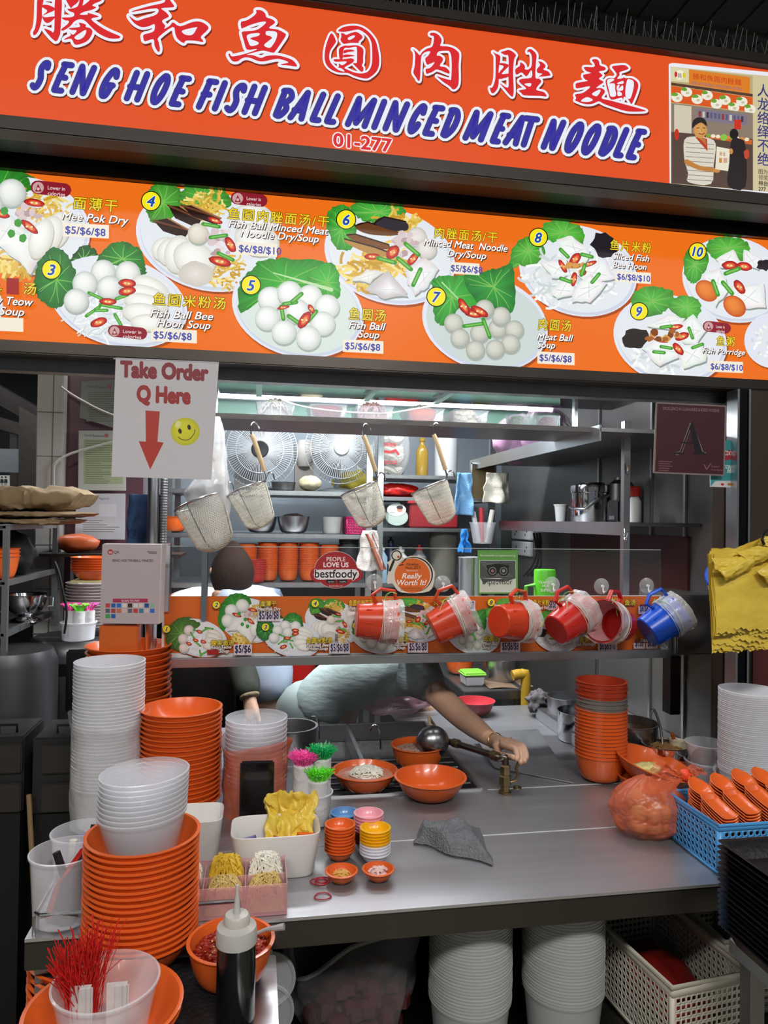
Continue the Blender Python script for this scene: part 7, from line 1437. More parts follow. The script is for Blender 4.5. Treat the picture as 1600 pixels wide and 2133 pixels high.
t = thing('red_cap_bottle', 'bottle with bright red cap hanging beside the shelf post', 'bottle', (1.28, 2.30, 1.607)); MB().lathe([(0, 0), (.022, 0), (.022, .07), (.012, .09), (0, .09)], 20).build('body', WHITEP, t, local=True); MB().lathe([(0, .09), (.02, .09), (.02, .12), (.016, .124), (0, .124)], 20).build('cap', RED, t, local=True)
for k, (y, s, lb) in enumerate(((3.3, 1.1, 'pink plastic bag bundle at the left of the upper wall shelf'), (2.98, 1, 'pale pink plastic bag bundle nearer on the upper wall shelf'))): crumple('pink_bag', lb, 'bag', (1.23, y, 2.0), .1*s, M('pink_film', '#c99ac0', .3, 0, .12, 20, .5, 30), 3+k, (1.1, 1.25, 1.05), .18, 4)
for k, z in enumerate((1.545, 1.455)):
    t = thing('wall_socket', ('upper', 'lower')[k]+' white double socket plate on the right wall', 'socket', (1.46, 3.86, z)); MB().box((1.466, 3.86, z), (.018, .3, .08)).build('plate', M('socket_white', '#bfc0c2', .4), t, bevel=.004)
    for dy in (-.08, .08):
        for s in (-.012, .012): MB().box((1.456, 3.86+dy+s, z-.012+.02*(s < 0)), (.002, .008, .012)).build('slot', BLACK, t)
t = thing('maroon_reflection', 'maroon sheet fixed on the right wall under the wall shelf', 'panel', (1.46, 2.8, 1.15)); MB().box((1.468, 2.75, 1.36), (.006, .95, .4)).build('sheet', M('reflection_maroon', '#4a2422', .35, .2, .15), t)  # sheet added to paint the brown-red reflection in the steel wall
# inner ledge things behind the glass
q = aty(1125, 1236, 2.32); IZ = (gz0+lz)/2+.0075
gm = thing('green_mug', 'bright green lidded mug with white lettering behind the glass', 'mug', V((q.x, 2.36, 1.2)))
mz = aty(1125, 1245, 2.3).z
for_z = IZ; h = aty(1125, 1183, 2.36).z-for_z
MB().lathe([(0, 0), (.033, 0), (.035, .004), (.036, h-.004), (.034, h), (0, h)], 32, Matrix.Translation((q.x, 2.28, for_z))).build('body', M('mug_green', '#4fae17', .35), gm); MB().tube([(q.x-.034, 2.28, for_z+h*.8), (q.x-.066, 2.28, for_z+h*.78), (q.x-.066, 2.28, for_z+h*.3), (q.x-.034, 2.28, for_z+h*.26)], .006, 8).build('handle', MATS['mug_green'], gm)
a = Art(2.243); a.text('TRANSIT', 1121, 1216, 8, '#e6ecd8', 0, .01); a.text('HUB', 1130, 1223, 8, '#e6ecd8', 0, .01); a.text('SUPER', 1126, 1232, 8, '#e6ecd8', 0, .01); a.build('lettering', PRINT, gm)
for k, (px, lb) in enumerate(((965, 'steel canister with a side handle behind the glass at left'), (983, 'second steel canister with a side handle behind the green sticker'))):
    c = aty(px, 1180, 2.36); t = thing('steel_canister', lb, 'canister', (c.x, 2.32+.02*k, IZ)); hh = aty(px, 1160, 2.34).z-IZ; MB().lathe([(0, 0), (.026, 0), (.027, .004), (.027, hh-.004), (.029, hh), (0, hh)], 26).build('body', STEEL, t, local=True); MB().tube([(-.01, -.03, hh*.55), (-.03, -.045, hh*.35), (-.034, -.045, hh*.28)], .004, 8).build('handle', STEEL_SHINE, t, local=True)
for k, (px, lb, mm) in enumerate(((1290, 'orange bowl behind the glass right of the mug', DEEP), )): c = aty(px, 1250, 2.3); tag(place(mm, 'deep_bowl', (c.x, 2.3, IZ)), lb, 'bowl')
crumple('pink_wet_bag', 'red pink plastic bag lying behind the glass beside the mug', 'bag', (aty(1200, 1250, 2.3).x, 2.3, IZ+.02), .055, M('red_pink_film', '#b8505a', .3, 0, .2, 30), 6, (1.3, .8, .4), .2, 3)
# hanging black cables
mb = MB()
for k in range(3): mb.tube(smooth([tuple(aty(x, y, 3.6)) for x, y in ((1112+k*6, 1110), (1118+k*5, 1150), (1108+k*9, 1180), (1090+k*8, 1200))], False, 4), .006, 6)
tag(mb.build('black_cables', BLACK), 'black cables hanging below the wall sockets', 'cable')
# ---------------- low steel table with bowls, seen under the ledge
TBY, TBZ = 3.0, .87
tb0, tb1 = aty(985, 1430, TBY).x, aty(1100, 1430, TBY).x; tb = thing('prep_table', 'low steel prep table with bowls under the ledge', 'table', ((tb0+tb1)/2, TBY, 0))
MB().box(((tb0+tb1)/2-.02, TBY+.35, TBZ-.02), (tb1-tb0+.04, .7, .04)).build('top', STEEL_DULL, tb, bevel=.003)
for x in (tb0+.02, tb1-.03):
    for y in (TBY+.04, TBY+.66): MB().box((x, y, .414), (.035, .035, .826)).build('leg', STEEL_DULL, tb)
def ont(px, Y): q = aty(px, 1400, Y); return V((q.x, Y, TBZ+.0012))
tag(place(DEEP, 'deep_bowl', ont(958, TBY+.36), scale=.95), 'orange bowl of pink mince at the back of the prep table', 'bowl'); heap(ont(958, 1).x*0+ont(958, TBY+.36).x, TBY+.36, TBZ+.055, .055, .055, .02, M('pink_mince', '#c99aa0', .6, 0, .2, 40), 5, 'pink_mince', 'pink mince in the orange bowl on the prep table', 'meat', None, 60, .01, False)
q = ont(984, TBY+.13); t = thing('lidded_box', 'clear food box with bright green lid on the prep table', 'box', q); MB().lathe([(0, 0), (.06, 0), (.068, .045), (0, .045)], 4, Matrix.Rotation(radians(45), 4, 'Z')).build('body', CLEARW, t, local=True, bevel=.006); MB().lathe([(0, .045), (.075, .045), (.075, .055), (.065, .062), (0, .062)], 4, Matrix.Rotation(radians(45), 4, 'Z')).build('lid', M('lime_lid', '#86cf4a', .35), t, local=True, bevel=.006)
pq = ont(1040, TBY+.2); tag(MB().lathe(POTP(.075, .1), 40).build('ball_pot', STEEL, local=True, loc=pq), 'steel pot of white fish balls on the prep table', 'pot')
r = random.Random(3)
for i in range(11): a_ = 2*pi*i/8; rr = .047 if i < 8 else .016; tag(MB().ball((0, 0, 0), .019, 14).build('fish_ball', M('white_ball', '#e3e3de', .4), local=True, loc=pq+V((rr*cos(a_), rr*sin(a_), .088+(.01 if i >= 8 else 0)))), 'white fish ball in the steel pot on the prep table', 'fish ball', 'white fish balls in the pot')
tag(MB().grid(lambda u, v: V((pq.x-.1+.2*u, TBY+.03+.16*v, TBZ+.003+.004*sin(u*6)+.03*max(0, u-.8))), 14, 8).build('brown_card', M('brown_card', '#7b6450', .8)), 'bent brown card under the steel pot of fish balls', 'card')
x = aty(1095, 1450, 2.95).x; tag(MB().tube(smooth([(x-.06, 2.95, .945), (x-.02, 2.95, .95), (x, 2.95, .92), (x, 2.95, .6), (x, 2.95, .02)], False, 5), .022, 12).build('yellow_pipe', M('yellow_gas_pipe', '#b8902a', .45, 0, .2, 15)), 'yellow gas pipe running down beside the prep table', 'pipe')
q = aty(985, 1500, 2.75); tag(MB().lathe(bowl_prof(.075, .05, .04), 40).build('red_bowl', M('red_pink_melamine', '#c23a44', .3), local=True, loc=(q.x, 2.72, .853)), 'pinkish red bowl behind the arm at the back of the cooker', 'bowl')
crumple('pink_bag', 'large pale pink plastic bag behind the cooker under the arm', 'bag', (aty(830, 1490, 2.72).x, 2.74, .905), .1, clearmat('pale_pink_film', '#d9a9bd', .55, .22, .6, 26, .35), 9, (1.3, .5, .5), .3, 4)
crumple('grey_rag', 'crumpled grey rag on the drain channel lip by the back pot', 'rag', atz(1122, 1462, .905)+V((0, 0, 0)), .042, M('grey_rag', '#5f5a5c', .9, 0, .2, 40), 4, (1, 1, 1), .4, 4)
struct(MB().box((.4, 4.19, .95), (.6, .02, .35)).build('trim_5', M('broken_tiles', '#c9c8c6', .4)), 'patch of white tiles low on the back wall', 'tiles')
tag(MB().lathe([(0, 0), (.11, 0), (.13, .25), (.135, .26), (.125, .26), (.105, .006), (0, .006)], 32).build('red_pail', RED, local=True, loc=(aty(605, 1400, 3.35).x, 3.4, .8)), 'bright red pail behind the grey shirt', 'pail')
tag(MB().box((aty(605, 1400, 3.35).x, 3.4, .4), (.4, .3, .795)).build('low_cabinet', M('low_cabinet', '#4a4a4e', .4, .6)), 'grey low cabinet carrying the red pail', 'cabinet')
tag(MB().box((0, 0, .006), (.42, .3, .012)).build('white_board', WHITEP, local=True, loc=(B(430, 1240, 3.45).x, 3.62, 1.0005)), 'white cutting board on the lowest back shelf', 'board')
tb_ = thing('dough_tray', 'red tray of white floured dough behind the brown haired person', 'tray', V((B(430, 1236, 3.4).x, 3.4, 1.2))); dz_ = aty(430, 1244, 3.4).z
MB().box((B(425, 1240, 3.4).x, 3.375, dz_), (.34, .3, .012)).build('tray', RED, tb_); MB().grid(lambda u, v: V((B(425, 1240, 3.4).x-.15+.3*u, 3.245+.26*v, dz_+.007+.05*sin(pi*u)**.6*sin(pi*v)**.6*(.8+.3*noise.noise(V((u*5, v*5, 1)))))), 20, 16).build('dough', M('floured_dough', '#dcdad4', .7), tb_)
MB().box((B(425, 1240, 3.4).x, 3.375, dz_/2), (.3, .26, dz_-.014)).build('stand', STEEL_DARK, tb_)

# ================================================================ people
def skin(name, verts, edges, mat, parent=None, root=0, org=None, sub=2):
    """verts: (point, radius)"""
    org = WLOC[parent.name] if parent is not None else org
    me = bpy.data.meshes.new(name); me.from_pydata([tuple(v[0]-org) for v in verts], edges, []); o = bpy.data.objects.new(name, me); COL.objects.link(o)
    if parent is not None: o.parent = parent
    else: o.location = org
    WLOC[o.name] = V(org)
    s = o.modifiers.new('skin', 'SKIN'); s.use_smooth_shade = True
    for i, v in enumerate(verts):
        d = me.skin_vertices[0].data[i]; r = v[1]; d.radius = r if isinstance(r, tuple) else (r, r); d.use_root = (i == root)
    o.modifiers.new('sub', 'SUBSURF').levels = sub; o.modifiers['sub'].render_levels = sub
    me.materials.append(mat); return o
SKIN_ = M('warm_skin', '#c9a088', .5, 0, .08, 12, .08, 60, sss=.15)
tip = tp+V((.038, -.003, .088))
sh_ = aty(872, 1408, 2.47); el = aty(962, 1494, 2.30); wr = aty(1030, 1546, 2.12)
hip = aty(665, 1478, 2.80); w1 = aty(720, 1420, 2.74); w2 = aty(785, 1398, 2.64); ch_ = aty(845, 1388, 2.54); nk = aty(905, 1352, 2.46); hd = aty(945, 1318, 2.42)
hl = hip+V((-.075, .07, -.03)); hr_ = hip+V((.06, -.05, -.04)); kl, kr = V((hl.x-.02, hl.y+.05, .48)), V((hr_.x+.02, hr_.y+.02, .48)); al, ar = V((kl.x, kl.y+.06, .08)), V((kr.x, kr.y+.06, .08))
sl = ch_+V((.02, .17, .03)); ell_ = sl+V((.06, .1, -.22)); wl = ell_+V((.16, .02, -.1))
kn_ = wr.lerp(tip, .42)+V((.008, .0, .022))
pb = thing('person', 'person in a grey green shirt bending over the cooker to turn the tap', 'person', V((hip.x, hip.y, .0)))
vs = [(hip, .095), (w1, .085), (w2, .09), (ch_, .095), (nk, .05), (hd, (.085, .075)), (hl, .08), (kl, .062), (al, .042), (al+V((.02, -.12, -.045)), .035), (hr_, .08), (kr, .062), (ar, .042), (ar+V((.02, -.12, -.045)), .035),
      (sh_, .05), (el, .042), (el.lerp(wr, .45), .037), (wr, .0225), (sl, .055), (ell_, .04), (wl, .026), (wl+V((.07, 0, -.02)), .03)]
es = [(0, 1), (1, 2), (2, 3), (3, 4), (4, 5), (0, 6), (6, 7), (7, 8), (8, 9), (0, 10), (10, 11), (11, 12), (12, 13), (3, 14), (14, 15), (15, 16), (16, 17), (3, 18), (18, 19), (19, 20), (20, 21)]
pm = wr.lerp(kn_, .55); n0 = len(vs); vs.append((pm, .027)); es.append((17, n0))
base_f = [(-.012, -.018), (-.002, -.008), (.006, .004), (.010, .016)]
ends = [tip+V((-.012, -.012, .004)), tip+V((-.002, -.015, -.004)), tip+V((.010, -.012, -.002)), tip+V((.018, -.004, .004))]
for (dx, dy), e in zip(base_f, ends):
    i0 = len(vs); k0 = kn_+V((dx*1.3, dy*.9, -.004)); mid = k0.lerp(e, .5)+V((.016, -.008, .012)); vs += [(k0, .0115), (mid, .0095), (e.lerp(mid, .3)+V((.004, -.003, 0)), .0085), (e, .0075)]; es += [(n0, i0), (i0, i0+1), (i0+1, i0+2), (i0+2, i0+3)]
i0 = len(vs); t0 = pm+V((-.022, -.022, -.004)); vs += [(t0, .0125), (t0+V((.006, -.008, -.024)), .0105), (tip+V((-.016, -.008, .012)), .0085)]; es += [(n0, i0), (i0, i0+1), (i0+1, i0+2)]
skin('body', vs, es, SKIN_, pb)
SHIRT = M('grey_green_shirt', '#a3b2b0', .9, 0, .06, 5, .25, 9, stretch=(2, 2, 6)); PANTS = M('grey_green_trousers', '#8b9896', .8, 0, .06, 5, .2, 8)
sv = [(hip.lerp(w1, -.35), (.150, .135)), (hip.lerp(w1, .55)+V((0, 0, .01)), (.138, .128)), (w1+V((0, 0, .005)), (.128, .122)), (w2, (.13, .128)), (ch_, (.132, .13)), (ch_.lerp(nk, .5), .08), (sh_.lerp(ch_, .2), .078), (sh_.lerp(el, .52), (.066, .064)), (sl, .075), (sl.lerp(ell_, .5), .06)]
skin('shirt', sv, [(0, 1), (1, 2), (2, 3), (3, 4), (4, 5), (4, 6), (6, 7), (4, 8), (8, 9)], SHIRT, pb)
pv = [(hip+V((-.01, 0, 0)), (.150, .14)), (w1.lerp(hip, .5), .12), (hl, .125), (hl.lerp(kl, .5), .105), (kl, .085), (al, .06), (hr_, .125), (hr_.lerp(kr, .5), .105), (kr, .085), (ar, .06)]
skin('trousers', pv, [(0, 1), (0, 2), (2, 3), (3, 4), (4, 5), (0, 6), (6, 7), (7, 8), (8, 9)], PANTS, pb)
MB().ball(hd+V((-.01, .02, .015)), .1, 24, sq=(1, 1, .95)).build('hair', M('dark_hair', '#1e1817', .6, 0, .3, 40, .5, 120), pb)
T = axis_T(wr.lerp(kn_, .12), kn_-wr, (0, 0, 1)); MB().tube([T @ V((.0275*cos(2*pi*i/24), .0255*sin(2*pi*i/24), 0)) for i in range(24)], .0016, 6, True).build('bracelet', M('gold_bracelet', '#c9a45a', .25, 1), pb)
# second person
Y2 = 3.0; A2 = lambda x, y, Y=Y2: aty(x, y, Y)
hd2 = A2(478, 1182); nk2 = A2(488, 1222); ch2 = A2(505, 1262); wa2 = A2(545, 1360); hp2 = A2(562, 1440)
sl2 = A2(462, 1248, 2.94); el2 = A2(508, 1395, 2.9); wr2 = A2(522, 1462, 2.84); sr2 = A2(545, 1255, 3.05); er2 = A2(590, 1350, 3.12)
p2_ = thing('person', 'brown haired person in pale blue shirt with floral sleeve standing at the back', 'person', V((hp2.x, Y2, 0)))
lk, rk = V((hp2.x-.08, Y2, .46)), V((hp2.x+.08, Y2, .46)); la, ra_ = V((lk.x, Y2+.02, .07)), V((rk.x, Y2+.02, .07))
wv = [(hp2, .09), (wa2, .085), (ch2, .09), (nk2, .045), (hd2, (.07, .075)), (sl2, .05), (el2, .04), (wr2, .024), (sr2, .05), (er2, .04), (er2+V((.02, .12, -.12)), .026), (lk, .06), (la, .04), (la+V((0, -.12, -.04)), .034), (rk, .06), (ra_, .04), (ra_+V((0, -.12, -.04)), .034)]
we = [(0, 1), (1, 2), (2, 3), (3, 4), (2, 5), (5, 6), (6, 7), (2, 8), (8, 9), (9, 10), (0, 11), (11, 12), (12, 13), (0, 14), (14, 15), (15, 16)]
n0 = len(wv); wv.append((wr2+V((.004, -.02, -.04)), .026)); we.append((7, n0))
for k in range(4): i0 = len(wv); b_ = wr2+V((-.02+.014*k, -.03, -.072)); wv += [(b_, .009), (b_+V((0, -.012, -.03)), .0085), (b_+V((0, -.004, -.055+.006*abs(k-1.5))), .0075)]; we += [(n0, i0), (i0, i0+1), (i0+1, i0+2)]
i0 = len(wv); wv += [(wr2+V((.03, -.03, -.05)), .01), (wr2+V((.036, -.045, -.075)), .0085)]; we += [(n0, i0), (i0, i0+1)]
skin('body', wv, we, SKIN_, p2_)
skin('shirt', [(hp2+V((.01, 0, -.06)), (.15, .13)), (wa2, (.14, .125)), (ch2, (.145, .125)), (nk2+V((.004, 0, -.02)), .06), (sl2, .075), (sl2.lerp(el2, .35), .062), (sr2, .075), (sr2.lerp(er2, .6), .06)], [(0, 1), (1, 2), (2, 3), (2, 4), (4, 5), (2, 6), (6, 7)], M('pale_blue_shirt', '#aab4c8', .8, 0, .05, 5, .2, 10), p2_)
skin('floral_sleeve', [(sl2.lerp(el2, .5), .058), (el2, .062), (el2.lerp(wr2, .55), .056), (wr2.lerp(el2, .12), .04)], [(0, 1), (1, 2), (2, 3)], M('floral_cloth', '#3d4038', .8, 0, .7, 22), p2_)
skin('sleeve_cuff', [(wr2.lerp(el2, .3), .05), (wr2.lerp(el2, .05), .046)], [(0, 1)], M('ruffled_cuff', '#8d7c62', .85, 0, .3, 40, .6, 60), p2_)
skin('trousers', [(hp2, (.135, .12)), (lk.lerp(hp2, .5), .1), (lk, .08), (la, .06), (rk.lerp(hp2, .5), .1), (rk, .08), (ra_, .06)], [(0, 1), (1, 2), (2, 3), (0, 4), (4, 5), (5, 6)], M('black_trousers', '#17181f', .8), p2_)
hmb = MB().grid(lambda u, v: V((hd2.x+.012+.088*cos(2*pi*u)*sin(pi*(.02+.72*v))**.75, hd2.y-.004+.1*sin(2*pi*u)*sin(pi*(.02+.72*v))**.75, hd2.z+.108-.2*v+.004*noise.noise(V((u*20, v*3, 1))))), 40, 18, True)
hmb.build('hair', M('brown_hair', '#2c1e19', .75, 0, .3, 60, .6, 90, spec=.12, stretch=(6, 6, .6)), p2_)
MB().ball(hd2+V((-.066, -.03, -.012)), .012, 10, sq=(1, .8, 1.3)).build('nose', SKIN_, p2_)
for s in (-1, 1): MB().ball(hd2+V((-.01, .072*s, -.005)), .016, 10, sq=(.9, .4, 1.4)).build('ear', SKIN_, p2_)

# ================================================================ the ordering corner on the left
struct(MB().box((-1.6, 4.6, 1.5), (1.4, .05, 3)).build('wall_far_left', M('far_dark', '#232427', .7)), 'dark far wall of the neighbouring stall', 'wall')
LX = -.742
ly0, ly1 = 2.32, 2.85
zr = [aty(14, y, ly0).z for y in (1098, 1215, 1322)]
un = thing('wire_rack', 'grey metal rack with paper and mixing bowl at the left edge', 'rack', (LX-.15, 2.5, zr[2]-.02))
RK = M('rack_metal', '#8a8c8e', .4, .8, .1)
for x in (LX, LX-.34):
    for y in (ly0, ly1): MB().box((x, y, (zr[0]+zr[2])/2-.02), (.016, .016, zr[0]-zr[2]+.06)).build('post', RK, un)
for i, z in enumerate(zr):
    MB().box((LX-.17, (ly0+ly1)/2, z), (.34, ly1-ly0+.016, .008)).build('board', M('rack_board', '#3a3a3d', .4, .6) if i < 2 else STEEL_DULL, un)
    e = MB(); e.box((LX, (ly0+ly1)/2, z), (.012, ly1-ly0, .018)); e.box((LX-.17, ly0, z), (.34, .012, .018)); e.build('edge_rail', RK, un)
# kraft paper pile
kp = M('kraft_paper', '#8b7658', .85, 0, .2, 10, .6, 18)
for i, (px1, y0, dz, th, lb) in enumerate(((150, 1128, 0, .022, 'lowest folded kraft paper sheet on the grey rack'), (176, 1108, .024, .02, 'middle folded kraft paper sheet on the grey rack'), (174, 1070, .046, .075, 'thick crumpled kraft paper bundle topmost on the grey rack'))):
    x1 = aty(px1, 1090, 2.5).x; x0 = -1.25
    def f(u, v, th=th, i=i, x0=x0, x1=x1, dz=dz):
        a_ = 2*pi*u; n_ = noise.noise(V((v*9, cos(a_)*2, i*3.)))*.016+abs(noise.noise(V((v*22, cos(a_)*6, i*3.))))*.02-.006; rr = 1 if v < .93 else (1-(v-.93)/.07*.35)
        c_, s_ = cos(a_), sin(a_); return V((x0+(x1-x0)*v+.02*s_*(v > .9), 2.52+(.16+n_)*(abs(c_)**.4)*(1 if c_ > 0 else -1), zr[0]+.006+dz+th/2+(th/2*rr+n_*(.9 if i == 2 else .3))*(abs(s_)**.6)*(1 if s_ > 0 else -1)))
    mb = MB().grid(f, 36, 50, True); mb.f.append([49*36+k for k in range(36)]); tag(mb.build('kraft_paper', kp, angle=75), lb, 'paper')
q = V((aty(48, 1250, 2.55).x, 2.58, zr[2]+.005)); mxb = thing('mixer_bowl', 'polished steel mixer bowl with handle and foot on the grey rack', 'bowl', q)
MB().lathe([(0, 0), (.05, 0), (.045, .008), (.025, .016), (.03, .022), (.05, .035), (.062, .06), (.066, .088), (.069, .09), (.063, .088), (.05, .04), (0, .026)], 40).build('body', STEEL_SHINE, mxb, local=True); MB().tube([(.064, 0, .08), (.085, 0, .078), (.083, 0, .05), (.06, 0, .045)], .004, 8).build('handle', STEEL_SHINE, mxb, local=True)
crumple('black_bag', 'black bag with a clip stuffed on the middle board of the rack', 'bag', (LX-.1, 2.62, zr[1]+.07), .085, M('black_fabric', '#0f0f11', .7, 0, .3, 30), 3, (1, 1.3, .95), .2, 4)
for k in range(3): tag(place(DEEP, 'deep_bowl', aty(8, 1208, 2.42)*1+V((-.03, 0, .012*k))), 'orange bowl at the very left edge, %s of three' % nth(2-k), 'bowl', 'orange bowls on the rack')
# toilets sign, neighbour frames
t, a = board('toilet_sign', 'small white sign with toilet symbols and an arrow at the left edge', 'sign', ((-60, 990), (46, 990), (46, 1013), (-60, 1013)), 4.2, '#d8d6d0')
for x in (4, 12): a.ell(x, 994, 2, 2, '#26262a', 0, 10); a.poly([(x-3, 998), (x+3, 998), (x+4, 1006), (x-4, 1006)], '#26262a'); a.line([(x-1.4, 1006), (x-1.4, 1011)], 1.2, '#26262a'); a.line([(x+1.4, 1006), (x+1.4, 1011)], 1.2, '#26262a')
a.ell(26, 995, 1.8, 1.8, '#26262a', 0, 10); a.line([(25, 998), (25, 1004), (30, 1004), (32, 1009)], 1.5, '#26262a', caps=False); a.line(a.ring_pts(25, 1006, 4, 4), 1.2, '#26262a', True); a.poly([(38, 995), (45, 1001.5), (38, 1008), (40, 1001.5)], '#26262a')
a.build('printed_face', PRINT, t)
fr = MB(); P_ = lambda x, y: aty(x, y, 3.3)
for (x0, y0, x1, y1, th) in ((-40, 800, 88, 872, .05), (-40, 870, 80, 905, .035), (64, 850, 62, 1030, .05), (30, 900, 30, 1030, .02)): fr.tube([P_(x0, y0), P_(x1, y1)], th, 4)
tag(fr.build('neighbour_stall_shutter', STEEL_DARK), 'dark metal frame of the neighbouring stall at the left edge', 'frame')
tag(MB().box(P_(18, 960), (.1, .03, .1)).build('grey_vent', M('grey_vent', '#5e6468', .5)), 'grey louvred box behind the dark frame at the left edge', 'vent')
# urn, drum, dark cabinets
q = aty(168, 1400, 2.62); UZT = aty(165, 1330, 2.55).z
ur = thing('steel_urn', 'dark steel urn with a grey lid carrying plates and a tub on the left', 'urn', (q.x, 2.62, 0)); MB().lathe([(0, .4), (.165, .4), (.17, .41), (.17, UZT-.045), (.16, UZT-.01), (.148, UZT), (0, UZT)], 44).build('body', M('urn_steel', '#6e6e70', .35, .9), ur, local=True); MB().lathe([(.171, UZT-.105), (.172, UZT-.105), (.172, UZT-.065), (.171, UZT-.065)], 44).build('black_band', BLACK, ur, local=True)
MB().box((.06, -.165, UZT-.12), (.13, .03, .2)).build('bracket', BLACK, ur, local=True, bevel=.006); MB().box((0, 0, .2), (.3, .3, .4)).build('stand', STEEL_DARK, ur, local=True)
KZ = UZT
q = aty(22, 1500, 2.35); zt_ = aty(22, 1352, 2.35).z; dr = MB().lathe([(0, .02), (.125, .02), (.13, .03), (.13, zt_-.04), (.115, zt_), (0, zt_)], 40).build('steel_drum', M('drum_steel', '#4e4e50', .4, .8), local=True, loc=(q.x, 2.35, 0)); tag(dr, 'tall dark grey drum at the left edge', 'drum')
DK = M('dark_cabinet', '#2b2a2a', .5, .3, .1)
for k, (x0, x1, lb) in enumerate(((66, 190, 'dark grey metal cabinet with recessed doors behind the clear tubs'), (-60, 48, 'dark grey metal cabinet at the left edge'))):
    c0_, c1_ = aty(x0, 1540, 2.0), aty(x1, 1540, 2.0); zb_ = aty(x0, 1700, 2.0).z; t = thing('metal_cabinet', lb, 'cabinet', ((c0_.x+c1_.x)/2, 2.0, 0), 'dark cabinets on the left'); w_ = c1_.x-c0_.x
    MB().box(((c0_.x+c1_.x)/2, 2.1, (c0_.z+zb_)/2), (w_, .18, c0_.z-zb_)).build('body', DK, t, bevel=.004); MB().box(((c0_.x+c1_.x)/2, 2.08, zb_/2), (w_*.9, .14, zb_-.002)).build('base', M('black_base', '#0d0d0e', .6), t)
    for j in (0, 1): MB().box(((c0_.x+c1_.x)/2+.01, 2.006, c0_.z-.055-.1*j), (w_*.8, .012, .075)).build('door', M('cabinet_door', '#353332', .5, .3), t, bevel=.003)
    MB().tube([(c0_.x+.05, 2.05, c0_.z), (c0_.x+.05, 2.05, c0_.z+.02), (c1_.x-.03, 2.05, c0_.z+.02), (c1_.x-.03, 2.05, c0_.z)], .004, 6).build('handle', STEEL_DARK, t)
tag(MB().tube([aty(60, 1655, 1.99), V((aty(110, 1850, 1.9).x, 1.9, .005))], .0065, 8).build('bamboo_stick', M('bamboo', '#8a7250', .6)), 'thin bamboo stick leaning against the dark cabinet', 'stick')
struct(MB().box((-1.25, 3.05, .6), (1.0, .04, 1.2)).build('trim_6', M('black_corner', '#141416', .6)), 'black low wall behind the cabinets on the left', 'wall')
# things behind the payment board
PW = lathe_mesh('side_plate', bowl_prof(.085, .03, .05, p=.8), M('off_white_melamine', '#b9b2b2', .35), 40); PO = lathe_mesh('side_orange_plate', bowl_prof(.075, .035, .045, p=.8), ORANGE, 40)
q = V((aty(192, 1320, 2.68).x, 2.67, KZ+.001)); stack(PW, 'side_plate', 'plate', q, 15, .0105, 'off white plate, {} in the stack behind the payment board', 'off white plates behind the payment board')
zt2 = KZ+15*.0105+.022; tag(MB().box((0, 0, .004), (.12, .1, .008)).build('yellow_card', M('pale_yellow', '#c9c48a', .6), local=True, loc=(q.x, q.y, zt2)), 'pale yellow card lying on the off white plates', 'card')
stack(PO, 'side_orange_plate', 'plate', V((q.x+.005, q.y, zt2+.009)), 6, .0085, 'orange plate, {} above the pale yellow card', 'orange plates behind the payment board')
q = V((aty(160, 1325, 2.5).x, 2.52, KZ+.001)); tag(MB().lathe(tub_prof(.056, .06, .05), 36).build('bundle_tub', CLEARW, local=True, loc=q), 'milky tub of drink bags with strings beside the off white plates', 'tub')
for k, (dx, c, nm) in enumerate(((-.028, 'pink_raffia', 'pink'), (.004, 'lime_raffia', 'lime green'), (.03, 'pink_raffia', 'second pink'))):
    t = thing('drink_bag_bundle', 'roll of drink bags with %s strings in the tub behind the payment board' % nm, 'bags', q+V((dx, .01-.02*(k == 1), .004)), 'far drink bag rolls'); MB().lathe([(0, 0), (.018, 0), (.019, .09), (0, .094)], 16).build('bag_roll', MATS['bag_roll_film'], t, local=True)
    r = random.Random(k+20); mb = MB()
    for j in range(70):
        a_ = r.uniform(0, 6.28); d = V((cos(a_)*.6, sin(a_)*.6, 1)).normalized(); x = V((.01*cos(a_), .01*sin(a_), .09)); pts = [x.copy()]
        for s in range(3): x = x+d*.011; d = (d+V((cos(a_)*.15, sin(a_)*.15, -.15))).normalized(); pts.append(x.copy())
        mb.tube(pts, .0013, 4)
    mb.build('raffia_strings', MATS[c], t, local=True)
tag(MB().tube(smooth([tuple(aty(x, y, 2.45)) for x, y in ((114, 1170), (122, 1190), (130, 1225), (139, 1275), (134, 1320))], False, 5), .004, 6).build('black_cable', BLACK), 'black cable hanging from the grey rack in front of the plates', 'cable')
# upper orange plate pile seen over the payment board
q = aty(160, 1140, 2.8); t = thing('wall_ledge', 'steel ledge of wrapped orange things below the pinned sheets', 'ledge', (q.x+.1, 2.9, q.z-.05)); MB().box((q.x+.12, 2.9, q.z-.03), (.5, .2, .012)).build('board', STEEL_DARK, t)
for px in (148, 172): MB().box((aty(px, 1190, 2.9).x, 2.92, q.z-.22), (.012, .012, .37)).build('post', STEEL, t)
crumple('orange_pack', 'dull orange wrapped pack on the steel ledge below the pinned sheets', 'pack', (aty(155, 1130, 2.85).x, 2.88, q.z+.012), .05, M('dull_orange_pack', '#a8502a', .4, 0, .2, 20), 3, (1.6, .8, .7), .15, 3)
cloth('blue_jacket', 'dark blue jacket hanging behind the steel pole', aty(305, 1030, 2.25), .1, .16, M('blue_denim', '#2c4468', .9, 0, .2, 30, .4, 90), 4, .03)
tag(place(DEEP, 'deep_bowl', V((B(352, 1146, 3.5).x, BY+.05, L2+.0012))), 'orange bowl peeping out behind the ribbed conduit', 'bowl')
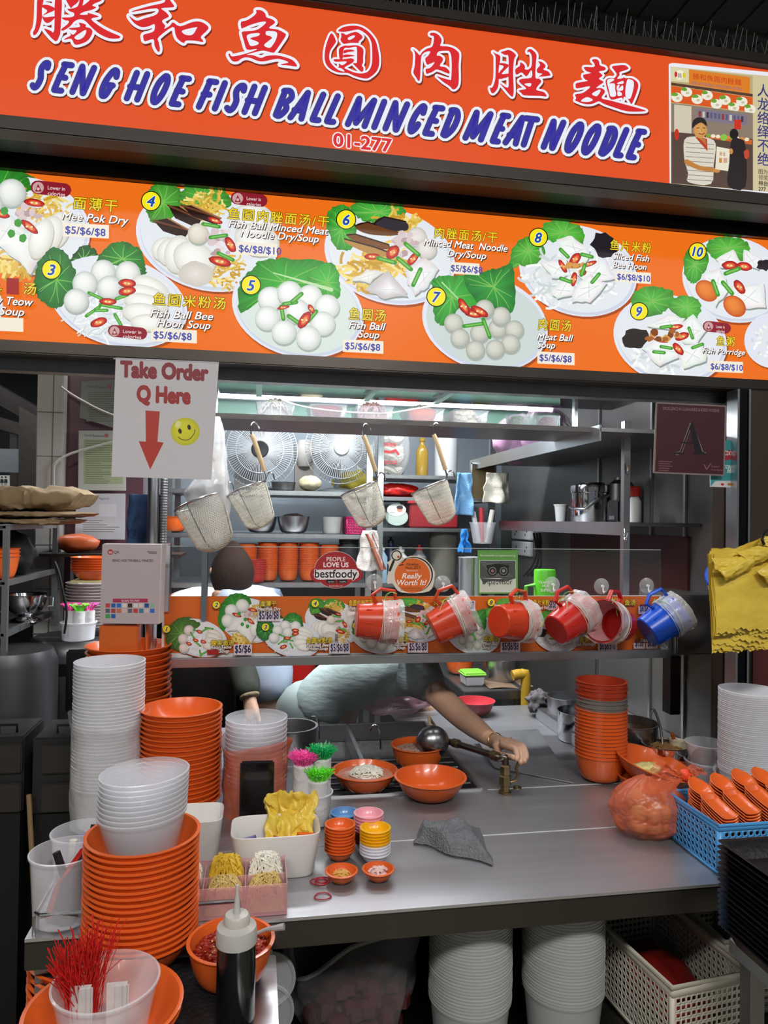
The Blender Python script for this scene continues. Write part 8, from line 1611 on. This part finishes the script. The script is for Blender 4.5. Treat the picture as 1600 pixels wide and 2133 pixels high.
# lower stack of bowls beneath the left corner
q = aty(128, 2060, 1.47); q = V((q.x+.062, 1.40, 0)); stack(PLATE, 'deep_plate', 'bowl', V((q.x-.022, q.y+.075, .4715)), 16, .0162, 'orange bowl, {} in the stack under the worktop left corner', 'orange bowls under the left corner')

# ================================================================ steam over the cooker
sm = MB().box((.52, 2.36, 1.06), (.86, .7, .40)).build('steam', bpy.data.materials.new('steam'), smooth=False)
tag(sm, 'faint white steam drifting over the cooker and tap', 'steam', None, 'stuff')
mt = bpy.data.materials['steam']; mt.use_nodes = True; nt = mt.node_tree; nt.nodes.clear(); N = nt.nodes; L = nt.links
ou = N.new('ShaderNodeOutputMaterial'); vs_ = N.new('ShaderNodeVolumeScatter'); vs_.inputs['Color'].default_value = (.9, .92, .95, 1); vs_.inputs['Anisotropy'].default_value = .2
tc = N.new('ShaderNodeTexCoord'); nz = N.new('ShaderNodeTexNoise'); nz.inputs['Scale'].default_value = 5; nz.inputs['Detail'].default_value = 2; L.new(tc.outputs['Object'], nz.inputs['Vector'])
mp = N.new('ShaderNodeVectorMath'); mp.operation = 'MULTIPLY'; mp.inputs[1].default_value = (2.35, 2.9, 5.0); L.new(tc.outputs['Object'], mp.inputs[0])
sb_ = N.new('ShaderNodeVectorMath'); sb_.operation = 'SUBTRACT'; sb_.inputs[1].default_value = (0, 0, .75); L.new(mp.outputs[0], sb_.inputs[0])
ln = N.new('ShaderNodeVectorMath'); ln.operation = 'LENGTH'; L.new(sb_.outputs[0], ln.inputs[0])
mr = N.new('ShaderNodeMapRange'); mr.inputs[1].default_value = 1.0; mr.inputs[2].default_value = .2; mr.inputs[3].default_value = 0; mr.inputs[4].default_value = .9; L.new(ln.outputs['Value'], mr.inputs[0])
m2 = N.new('ShaderNodeMapRange'); m2.inputs[1].default_value = .38; m2.inputs[2].default_value = .7; L.new(nz.outputs[0], m2.inputs[0])
mm_ = N.new('ShaderNodeMath'); mm_.operation = 'MULTIPLY'; L.new(mr.outputs[0], mm_.inputs[0]); L.new(m2.outputs[0], mm_.inputs[1]); L.new(mm_.outputs[0], vs_.inputs['Density']); L.new(vs_.outputs[0], ou.inputs['Volume'])
